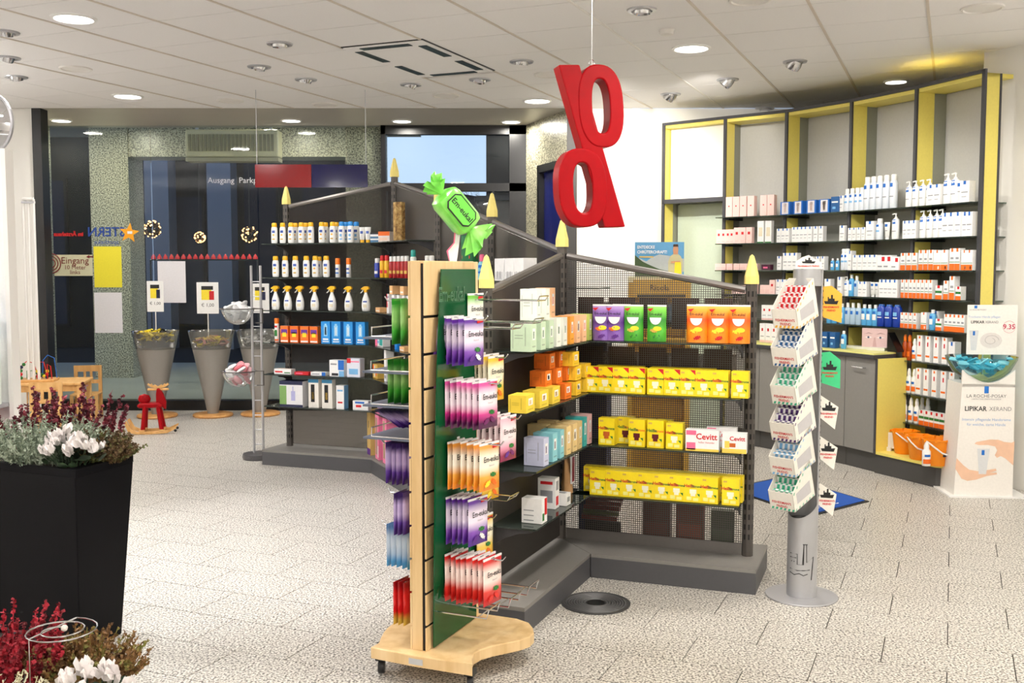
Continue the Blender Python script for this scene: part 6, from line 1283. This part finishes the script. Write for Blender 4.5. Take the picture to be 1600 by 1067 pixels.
bottle('amber', 'oil_bottle', 'bottle', [(.022, 0), (.024, .004), (.024, .13), (.012, .15)], mat('oil_amber', (176, 72, 18), .2), [(.013, .148), (.014, .18), (.008, .2)], 'plastic_orange', .85, [(-40, .03, 40, .07, 'print_orange')], seg=12)
carton('sun_tube', 'sun_cream_box', 'cream box', .055, .05, .205, 'print_white', [('f', .1, .2, .9, .27, 'print_orange'), ('f', .38, .6, .62, .76, 'print_red'), ('f', .35, .88, .65, .97, 'print_orange'), ('f', 0, 0, 1, .03, 'print_grey')])
bl_ = ['pink carton bay', 'small-pack wall bay', 'blue-bottle wall bay', 'near wall bay']
def wr(bay, sh_, items, grp=None):
    row(WALL_LINES[bay], WS[sh_-1] if isinstance(sh_, int) else sh_[0], items, (['top', 'second', 'third', 'fourth', 'fifth'][sh_-1]+' shelf' if isinstance(sh_, int) else sh_[1])+' of the '+bl_[bay-1], grp)
c8 = lambda *v: [1180+q*.2625 for q in v]
wr(1, 1, [('pink_tall', [1141, 1152, 1163, 1175, 1195, 1206], 'tall pink cosmetic box')], 'tall pink boxes')
wr(1, 2, [('pink_small', [1125, 1132, 1139, 1145], 'small pink box with red dot'), ('pink_small', [1153, 1162, 1172], 'plain pink box', {'s': (1.2, 1, 1.12)}), ('white_lean', [1190, 1202], 'tall white box with green foot')], 'boxes on the second pink bay shelf')
wr(1, 3, [('pink_cube', [1124, 1132, 1142, 1153, 1163, 1172, 1181], 'pink cube box'), ('plum_box', [1199], 'dark plum box')], 'pink cubes')
wr(1, 4, [('pink_cube', [1150, 1160, 1170], 'pink cube box', {'s': (1, 1, 1.3)}), ('pink_tall', [1178], 'single tall pink box', {'s': (1, 1, .75)}), ('pink_cube', [1193, 1200], 'pale pink jar box', {'s': (.8, .8, 1.4)}), ('pink_small', [1208], 'slim pink box')], 'pink boxes on the fourth shelf')
wr(1, 5, [('white_dot', [1196, 1204, 1211], 'white tube box with red dot', {'s': (1, 1, 1.15)})], 'dotted white boxes')
wr(2, 1, [('face_box', c8(190, 268, 346, 422), 'blue box with a face print'), ('blue_plain', c8(486), 'plain deep blue box')], 'face print boxes')
wr(2, 2, [('lrp_small', c8(150, 176, 200), 'small white cream box'), ('lrp_small', c8(240, 262, 285, 308, 335, 368, 400), 'slim white cream box', {'s': (.95, 1, 1.06)})], 'white boxes on the second small-pack shelf')
wr(2, 3, [('lrp_small', c8(152), 'lone small white cream box'), ('lrp_box', c8(190, 216, 244), 'taller white cream box', {'s': (.9, 1, .85)}), ('lrp_small', c8(312, 338), 'paired small white cream box', {'s': (1, 1, .95)}), ('lrp_small', c8(382, 412), 'separate small white cream box', {'s': (.8, 1, .95)}), ('blue_b', c8(460, 490), 'small blue bottle', {'s': (.6, .6, .55)})], 'white boxes on the third small-pack shelf')
wr(2, 4, [('lrp_small', c8(145, 172, 198, 224), 'white cream box', {'s': (1, 1, 1.08)}), ('lrp_box', c8(440), 'white cream box beyond the stand', {'s': (1, 1, .8)})], 'white boxes on the fourth small-pack shelf')
wr(2, 5, [('lrp_small', c8(150), 'white cream box half behind the stand', {'s': (1, 1, .6)}), ('blue_b', c8(440, 470), 'tan and blue bottle', {'s': (.8, .8, .8)})])
wr(3, 1, [('lrp_box', c8(524), 'first small white box', {'s': (.8, 1, .75)}), ('aerosol_s', c8(549, 578, 609, 637), 'short white aerosol can'), ('aerosol', c8(668, 704, 741, 781, 823), 'tall white aerosol can')], 'aerosol cans on the top shelf')
wr(3, 2, [('lrp_box', c8(530), 'white box at the start', {'s': (1, 1, .72)}), ('lrp_small', c8(575, 600, 628, 655), 'small white box', {'s': (.9, 1, .85)}), ('lrp_box', c8(695), 'wide white box', {'s': (1.4, 1, .85)}), ('aerosol_s', c8(741), 'white capped bottle', {'s': (1.1, 1.1, .9)}), ('tube_w', c8(785), 'white standing tube', {'s': (1, 1, .85)}), ('pump_b', c8(835), 'white pump bottle')], 'white goods on the second shelf')
wr(4, 2, [('lrp_box', c8(905, 930, 958), 'slim white box', {'s': (.8, 1, .78)}), ('pump_b', c8(1000, 1040, 1079, 1112), 'white pump bottle', {'s': (1, 1, 1.03)}), ('lrp_box', c8(1145, 1180, 1220), 'white box with blue mark', {'s': (1.1, 1, 1.0)}), ('lrp_box', c8(1262, 1288), 'plain white box at the end', {'s': (1, 1, .98)})], 'white goods on the second near shelf')
wr(3, 3, [('aerosol_s', c8(528, 548), 'white bottle with blue foot', {'s': (1, 1, .95)}), ('lrp_box', c8(574), 'narrow white and red box', {'s': (.6, 1, .9)}), ('lrp_small', c8(604, 634, 664, 694, 722), 'white cream box', {'s': (1.1, 1, 1.0)}), ('rings_box', c8(765, 800), 'white box with red ring'), ('rings_box', c8(845), 'plain white pack', {'s': (.9, 1, .9)})], 'white boxes on the third shelf')
wr(3, 4, [('lrp_box', c8(514), 'white and navy box', {'s': (.8, 1, .9)}), ('pump_b', c8(546), 'white pump bottle', {'s': (.9, .9, .8)}), ('blue_b', c8(573), 'light blue bottle', {'s': (.9, .9, 1)}), ('clear_b', c8(604), 'pale toner bottle', {'s': (.9, .9, .9)}), ('lrp_small', c8(636, 662), 'small white box'), ('tube_w', c8(700, 725), 'white tube', {'s': (.9, .9, .75)}), ('lrp_box', c8(765, 790, 815, 843), 'white box in a block', {'s': (.9, 1, .8)})], 'white goods on the fourth shelf')
wr(3, 5, [('blue_b', c8(517), 'strong blue bottle', {'s': (1, 1, .95)}), ('clear_b', c8(551, 582, 615), 'pale blue toner bottle', {'s': (1, 1, .95)}), ('blue_b', c8(650, 680, 715), 'sky blue bottle', {'s': (1, 1, .95)}), ('navy_b', c8(751, 797, 845), 'dark blue round bottle')], 'blue bottles on the fifth shelf')
wr(4, 1, [('pump_b', c8(916, 955, 997, 1038), 'white pump bottle', {'s': (1, 1, .98)}), ('lrp_box', c8(1058, 1096), 'white box beside the pump bottles', {'s': (1.2, 1, .85)}), ('pump_b', c8(1145, 1190), 'bigger white pump bottle', {'s': (1.2, 1.1, 1.1)}), ('tube_w', c8(1216), 'white standing tube'), ('lrp_box', c8(1262), 'large white box at the end', {'s': (1.5, 1, .86)})], 'pump bottles on the top near shelf')
wr(4, 3, [('sun_box', c8(893, 928, 961), 'white and orange box', {'s': (1.35, 1, 1)}), ('sun_box', c8(999, 1028, 1058), 'taller white and orange box', {'s': (1.1, 1, 1.15)}), ('sun_wide', c8(1096, 1140), 'wide white and orange box', {'s': (1, 1, .98)}), ('sun_box', c8(1186, 1216), 'tall orange-footed box', {'s': (1.2, 1, 1.2)}), ('sun_wide', c8(1258, 1288), 'broad orange-footed box at the end', {'s': (.8, 1, .95)})], 'orange and white boxes on the third near shelf')
wr(4, 4, [('sun_box', c8(890, 914, 938, 961, 985, 1009, 1033, 1057), 'slim white and orange box', {'s': (.9, 1, 1.08)}), ('sun_low', c8(1106), 'low orange and white box', {'s': (1.4, 1, 1.05)}), ('sun_box', c8(1148), 'white and orange tube box', {'s': (1.1, 1, 1.05)}), ('sun_box', c8(1184), 'tallest white and orange box', {'s': (1.2, 1, 1.3)}), ('sun_low', c8(1222), 'short white box at the end')], 'orange and white boxes on the fourth near shelf')
wr(4, 5, [('sun_box', c8(888, 912, 938, 964), 'slim orange-footed box', {'s': (.95, 1, .9)}), ('sun_wide', c8(1016), 'white and brown box', {'s': (.8, 1, .85)}), ('blue_b', c8(1056), 'white bottle with blue foot', {'s': (1, 1, .85)}), ('lrp_box', c8(1090), 'white box behind the low one', {'s': (1, 1, .8), 'back': .12}), ('sun_low', c8(1106), 'low orange box', {'s': (1.3, 1, .9)}), ('sun_box', c8(1150, 1174, 1199, 1224, 1249), 'orange and white box', {'s': (1, 1, .95)})], 'orange and white boxes on the fifth near shelf')
near = 'open unit'
row(WALL_LINES[4], .88, [('amber', [1414, 1421], 'amber oil bottle with orange cap'), ('sun_spray', [1429], 'small white and orange spray bottle', {'s': (1, 1, .85)}), ('sun_tube', [1440, 1453, 1466, 1479], 'tall white sun cream box'), ('lrp_box', [1491], 'white box with blue mark, ahead of the rest', {'s': (1.1, 1, 1), 'back': .03})], 'upper shelf of the '+near, 'sun care on the upper shelf')
row(WALL_LINES[4], .62, [('sun_spray', [1412, 1420, 1428], 'white and orange spray bottle', {'s': (1.05, 1, .95)}), ('sun_tube', [1438, 1450, 1463, 1477, 1490], 'tall white sun cream tube box', {'s': (1, 1, 1.02)})], 'middle shelf of the '+near, 'sun care on the middle shelf')
row(WALL_LINES[4], .39, [('sun_spray', [1414, 1423, 1432], 'white and blue spray bottle', {'s': (1.05, 1, .95)}), ('sun_spray', [1440, 1449], 'orange-footed spray bottle behind', {'s': (1, 1, 1), 'back': .14}), ('sun_low', [1443, 1451, 1459, 1467, 1475, 1483, 1491], 'small orange and green box', {'s': (1, 1, 1.15)})], 'lower shelf of the '+near, 'sun care on the lower shelf')
# orange buckets on the deck
orb = mat('bucket_orange', (255, 148, 14), .4)
def bucket(px, py, s, label, decor=True):
    q = px_ground(px, py, .17); o = empty('orange_bucket', label, 'bucket', (q.x, q.y, .171), R.uniform(-.5, .5), 'orange sand buckets'); o.scale = (s*1.2, s*1.2, s*1.22)
    P().lathe([(.0001, 0), (.062, 0), (.066, .006), (.085, .15), (.092, .152), (.092, .16), (.082, .158), (.062, .012), (.0001, .01)], 24, cap=False).build('pail', orb, o)
    P().tube([(-.089, -.0, .15), (-.08, -.05, .12), (-.05, -.088, .085), (0, -.1, .07), (.05, -.088, .085), (.08, -.05, .12), (.089, 0, .15)], .005, 6).build('handle', M['plastic_white'], o)
    for k in range(8): P().prism([(-.022, -.004), (.022, -.004), (.018, .012), (-.018, .012)], -.002, .002, ax='y').build('rim_tab', orb, o).location = (.087*math.cos(k*.785), .087*math.sin(k*.785), .15)
    if decor:
        for x in (-.018, .02): P().prism([(-.016, 0), (.016, 0), (.012, .022), (-.012, .022)], -.079, -.077, ax='y').build('printed_badge', M['print_navy'], o).location = (x, 0, .06)
bucket(1413, 708, .92, 'orange bucket with dark badges at the yellow side panel'); bucket(1437, 717, .92, 'orange bucket in the middle with a bottle before it', False); bucket(1463, 726, 1.0, 'frontmost orange bucket with white handle'); bucket(1490, 722, .95, 'orange bucket half behind the cream display', False)
q = px_ground(1447, 728, .17); bt_ = put('sun_spray', (q.x, q.y, .172), 0, 'white lotion bottle standing between the orange buckets', None, (1.3, 1.2, .85))
q = px_ground(1389, 704, .17); o = tag(P().box(-.05, -.002, .02, .05, .002, .145).build('price_tag', M['plastic_white'], loc=(q.x, q.y, .17), rz=-.6), 'white price card with red corner leaning by the orange buckets', 'price card'); P().box(-.045, -.003, .12, -.01, -.002, .14).build('red_corner', M['print_red'], o); P().tube([(0, 0, 0), (0, 0, .03)], .02, 8).build('foot', M['plastic_white'], o)
# advert and small things on the worktop
q = px_depth(1366, 540, 8.3); ad = empty('face_advert', 'small upright advert showing a woman\'s eyes on the worktop', 'advert', (q.x, q.y, .946), -.75)
P().box(-.105, 0, 0, .105, .006, .175).build('board', mat('advert_skin', (214, 184, 186), .4), ad)
for x in (-.05, .05):
    P().prism([(-.034, 0), (-.015, .008), (.015, .009), (.034, .001), (.015, -.006), (-.015, -.006)], -.0012, 0, ax='y').build('printed_eye', mat('advert_eye', (226, 214, 216), .4), ad).location = (x, 0, .10); P().lathe([(.0001, 0), (.009, 0)], 12, cap=False).build('printed_iris', mat('iris_grey', (70, 84, 110), .4), ad).location = (x, -.002, .101)
    [c for c in ad.children][-1].rotation_euler = (math.pi/2, 0, 0); P().prism([(-.04, 0), (0, .010), (.04, .003), (.0, .014)], -.0014, 0, ax='y').build('printed_brow', mat('advert_brow', (120, 84, 80), .5), ad).location = (x, 0, .125)
P().prism([(-.015, 0), (.02, 0), (.008, .08), (-.004, .08)], -.001, 0, ax='y').build('printed_nose', mat('advert_shade', (196, 160, 160), .4), ad).location = (0, 0, .02)
q = px_depth(1392, 545, 8.15); tag(P().prism([(-.0, 0), (.09, 0), (.0, .15)], -.05, .05, ax='y').build('menu_stand', M['black'], loc=(q.x, q.y, .946), rz=-.9), 'small black wedge stand on the worktop by the open unit', 'stand')
for k, (px_, Y_) in enumerate([(1310, 8.75), (1330, 8.55), (1350, 8.4), (1372, 8.25)]):
    q = px_depth(px_, 548, Y_); tag(P().box(-.07, -.05, 0, .07, .05, .012+.004*k).build('leaflet_tray', mat('tray_pale', (216, 216, 206), .3), loc=(q.x, q.y, .946), rz=-.7), 'low pale leaflet tray on the yellow worktop, %s from left' % ORD[k], 'tray', 'leaflet trays on the worktop')
row((tuple(BF[0]-frame_of(BF[0], BF[4])[2]*.02), tuple(BF[4]-frame_of(BF[0], BF[4])[2]*.02)), .946, [('white_dot', [1194, 1203, 1212], 'tall white cosmetic box', {'s': (1.2, 1, 1.4), 'back': .1}), ('blue_plain', [1292, 1304], 'blue cosmetic box', {'s': (.7, 1, 1), 'back': .1}), ('blue_b', [1318], 'pale toner bottle', {'s': (.8, .8, .8), 'back': .1})], 'yellow worktop')
# ------------------------------------------------------------------ small things on the white pegboard at the left
pbx = pu.location.x; pby = 5.6
for k, (dx_, z, c, w_, h_) in enumerate([(-.09, 1.20, 'print_sky', .09, .14), (-.2, 1.19, 'print_white', .09, .16), (-.1, 1.36, 'print_blue', .06, .1), (-.21, 1.38, 'print_white', .07, .13)]):
    o = tag(P().box(-w_/2, 0, 0, w_/2, .025, h_).build('hanging_pack', M[c], loc=(pbx+dx_, pby-.14, z)), ['pale blue pack low on the pegboard', 'white pack low on the pegboard', 'blue pack on the upper peg of the pegboard', 'white pack on the upper peg of the pegboard'][k], 'pack'); P().box(-w_*.4, -.001, h_*.3, w_*.4, 0, h_*.5).build('printed_band', M['print_blue' if k % 2 else 'print_white'], o)
carton('green_stripe', 'medicine_box', 'medicine box', .085, .06, .27, mat('box_mint_white', (232, 240, 232), .5), [('f', 0, .86, 1, 1, 'print_green'), ('f', 0, 0, 1, .05, 'print_green'), ('f', .2, .2, .4, .7, mat('soft_mint', (200, 220, 200), .5))])
for k, dx_ in enumerate((-.07, -.16, -.25)): put('green_stripe', (pbx+dx_, pby-.1, .87), 0, 'tall white box with green band on the pegboard shelf, %s from right' % ORD[k], 'green banded boxes')
P().box(-.9, -.2, .85, -.015, 0, .87).build('upper_shelf', M['steel'], pu)
o = tag(P().box(-.1, -.08, 0, .1, .08, .19).build('pink_box', mat('box_hot_pink', (220, 30, 90), .4), loc=(pbx-.13, pby-.17, .661)), 'hot pink and red box on the lower pegboard shelf', 'box'); P().box(-.08, -.081, .02, .06, -.08, .13).build('printed_patch', M['print_orange'], o)
# ------------------------------------------------------------------ planters and plants
def planter(c0, d_long, d_short, Ll, Ls, h, taper, label):
    """c0: the rim corner; tapered black box"""
    o = empty('planter', label, 'planter'); a = Vector(c0); l, s = Vector(d_long), Vector(d_short)
    top = [a, a+s*Ls, a+s*Ls+l*Ll, a+l*Ll]; cen = sum(top, Vector((0, 0)))/4
    bot = [v+(l*taper+s*taper)*1 if i == 0 else v+(l*taper-s*taper) if i == 1 else v+(-l*taper-s*taper) if i == 2 else v+(-l*taper+s*taper) for i, v in enumerate(top)]
    flip = (s.x*l.y-s.y*l.x) < 0
    t3 = lambda vs, z: [(v.x, v.y, z) for v in (reversed(vs) if flip else vs)]
    P().hexa(t3(bot, 0), t3(top, h-.03)).build('pot', M['blacksoft'], o, bevel=.004)
    inn = [cen+(v-cen)*.9 for v in top]
    r_ = P()
    for i in range(4):
        j = (i+1) % 4; r_.hexa([(top[i].x, top[i].y, h-.03), (top[j].x, top[j].y, h-.03), (inn[j].x, inn[j].y, h-.03), (inn[i].x, inn[i].y, h-.03)], [(top[i].x, top[i].y, h), (top[j].x, top[j].y, h), (inn[j].x, inn[j].y, h), (inn[i].x, inn[i].y, h)])
    r_.build('rim', M['blacksoft'], o)
    P().hexa(t3(inn, h-.03), t3(inn, h-.012)).build('soil', mat('soil', (44, 34, 26), .95, grain=.4, gs=80), o)
    return o
planter((-1.765, 4.09), (-.918, .395), (.30, .954), 1.15, .36, .79, .05, 'tall tapered black planter with heather and cyclamen at the left edge')
def spray(name, m, base, rx, ry, n, lmin, lmax, spread, leaf, nl, par, seed, stem_m=None, droop=0.0, lw=.4, upbias=1.0):
    """n stems springing from an oval bed; nl little leaves along each"""
    r = random.Random(seed); lv, sm = P(), P()
    for _ in range(n):
        a = r.uniform(0, 6.28); q = math.sqrt(r.random()); b = Vector((rx*q*math.cos(a), ry*q*math.sin(a), 0))
        d = Vector((b.x/max(rx, .01)*spread+r.gauss(0, .18), b.y/max(ry, .01)*spread+r.gauss(0, .18), upbias)).normalized(); L = r.uniform(lmin, lmax)*(1.05-.35*q)
        pts = [b+d*(L*t)+Vector((d.x, d.y, -1))*(droop*L*t*t) for t in (0, .35, .7, 1)]
        sm.tube(pts, .0016, 3)
        for k in range(nl):
            t = .12+.88*k/nl; i = min(2, int(t/.35)); p0 = pts[i].lerp(pts[i+1], min(1, (t-(0, .35, .7)[i])/(.35 if i < 2 else .3)))
            v = Vector((r.gauss(0, 1), r.gauss(0, 1), r.gauss(.4, .8))).normalized(); s_ = v.cross(Vector((r.gauss(0, 1), r.gauss(0, 1), r.gauss(0, 1)))).normalized(); ll = leaf*r.uniform(.6, 1.2)
            lv.quad([p0, p0+v*ll*.5+s_*ll*lw, p0+v*ll, p0+v*ll*.5-s_*ll*lw])
    tag(lv.build('foliage', m, par), kind='stuff'); tag(sm.build('stems', stem_m or m, par), kind='stuff')
def plant(name, label, x, y, z): return empty(name, label, 'plant', (x, y, z))
lf = lambda n, a, b, c: ramp_mat(n, [(.35, a), (.5, b), (.65, c)], .7, 'Object', 'noise', 25, 2)
silver = lf('leaf_silver', (98, 112, 94), (140, 152, 130), (178, 188, 168)); wine = lf('leaf_wine', (66, 14, 28), (104, 28, 44), (140, 50, 62)); brownl = lf('leaf_brown', (66, 52, 28), (104, 78, 48), (96, 104, 54)); crim = lf('leaf_crimson', (96, 4, 18), (150, 12, 34), (186, 40, 58)); creaml = lf('leaf_cream', (168, 158, 122), (206, 198, 164), (232, 226, 200)); rust = lf('leaf_rust', (90, 62, 34), (134, 96, 52), (120, 120, 56))
z0 = .775
o = plant('silver_bush', 'silver grey cushion bush in the tall black planter', -1.99, 4.34, z0); spray('s', silver, 0, .19, .13, 250, .12, .235, .7, .016, 34, o, 1, lw=.22)
o = plant('silver_bush', 'second silver bush at the hidden far end of the tall planter', -2.42, 4.50, z0); spray('s', silver, 0, .17, .12, 140, .12, .22, .7, .016, 30, o, 11, lw=.22)
o = plant('heather', 'wine red heather spikes behind the silver bush', -2.03, 4.56, z0)
spray('s', wine, 0, .26, .06, 48, .18, .36, .25, .017, 85, o, 2, lw=.5)
o = plant('hebe_shrub', 'brownish green small-leaved shrub at the planter corner', -1.765, 4.36, z0); spray('s', brownl, 0, .09, .09, 300, .09, .175, 1.0, .013, 34, o, 3, lw=.4, droop=.12)
def cyclamen(label, x, y, z, n, rx, ry, hgt, seed, s=1.0):
    r = random.Random(seed); o = plant('cyclamen', label, x, y, z)
    wp = mat('petal_white', (246, 240, 238), .6, grain=.04, gs=60); hm = lf('leaf_dark_green', (20, 34, 20), (34, 56, 32), (60, 86, 54))
    for k in range(26):
        a, q = r.uniform(0, 6.28), math.sqrt(r.random()); c = Vector((rx*q*math.cos(a), ry*q*math.sin(a), r.uniform(.01, .07)*s)); v = Vector((math.cos(a)*.7, math.sin(a)*.7, r.uniform(.2, .8))).normalized(); t = v.cross(Vector((0, 0, 1))).normalized(); l = .045*s*r.uniform(.7, 1.2)
        p = P(); p.add([c, c+v*l*.3+t*l*.5, c+v*l*.8+t*l*.4, c+v*l, c+v*l*.8-t*l*.4, c+v*l*.3-t*l*.5, c+v*l*.5+Vector((0, 0, -.006))], [(0, 1, 6), (1, 2, 6), (2, 3, 6), (3, 4, 6), (4, 5, 6), (5, 0, 6)], 0, True); p.build('leaf', hm, o)
    for k in range(n):
        a, q = r.uniform(0, 6.28), math.sqrt(r.random()); c = Vector((rx*q*math.cos(a), ry*q*math.sin(a), hgt*(1-.5*q*q)*r.uniform(.75, 1.1))); p = P()
        tilt = Vector((r.gauss(0, .35), r.gauss(-.25, .35), 1)).normalized()
        e1 = tilt.cross(Vector((1, 0, .1))).normalized(); e2 = tilt.cross(e1)
        for j in range(5):
            b = j*1.2566+r.uniform(-.2, .2); u = e1*math.cos(b)+e2*math.sin(b); l = .036*s*r.uniform(.85, 1.15); t = tilt.cross(u)
            p.add([c, c+u*l*.35+tilt*l*.25+t*l*.3, c+u*l*.5+tilt*l*.75+t*l*.28, c+u*l*.4+tilt*l*1.1, c+u*l*.5+tilt*l*.75-t*l*.28, c+u*l*.35+tilt*l*.25-t*l*.3], [(0, 1, 2, 3), (0, 3, 4, 5)], 0, True)
        f = p.build('flower', wp, o); st_ = P(); st_.tube([c, (c.x*.7, c.y*.7, c.z*.5), (c.x*.5, c.y*.5, 0)], .002, 4); st_.build('flower_stem', hm, f)
cyclamen('white cyclamen in bloom at the front rim of the tall planter', -1.83, 4.21, z0, 34, .125, .075, .135, 5, 1.1)
planter((-1.06, 2.80), (-.80, .60), (-.60, -.80), .9, .42, .45, .03, 'second black planter low at the front, mostly out of sight')
o = plant('heather', 'crimson heather at the corner of the low front planter', -1.36, 2.72, .44); spray('s', crim, 0, .09, .09, 70, .14, .28, .45, .013, 75, o, 6, lw=.5)
o = plant('hebe_shrub', 'rust green shrub under the wire spiral in the low planter', -1.19, 2.78, .44); spray('s', rust, 0, .10, .07, 240, .10, .19, .9, .013, 32, o, 7, lw=.4)
o = plant('silver_bush', 'pale cream cushion bush at the front of the low planter', -1.28, 2.46, .44); spray('s', creaml, 0, .13, .10, 190, .08, .17, .8, .014, 30, o, 8, lw=.2)
cyclamen('white cyclamen drooping over the low front planter', -1.08, 2.56, .44, 20, .10, .08, .13, 9, .95)
sw = px_depth(92, 985, 2.62); sp = empty('wire_spiral', 'silver wire spiral ornament with a bead over the low planter', 'ornament', sw)
P().tube([(.012*a**.62*1.6*math.cos(a), .012*a**.62*1.6*math.sin(a), .0) for a in [k*.3 for k in range(2, 48)]]+[(-.075, -.01, -.02), (-.08, .0, -.15)], .0022, 5).build('spiral', M['chrome'], sp)
P().ball((0.01, .01, .003), .009, 10).build('bead', mat('bead_pale', (226, 214, 206), .3), sp)
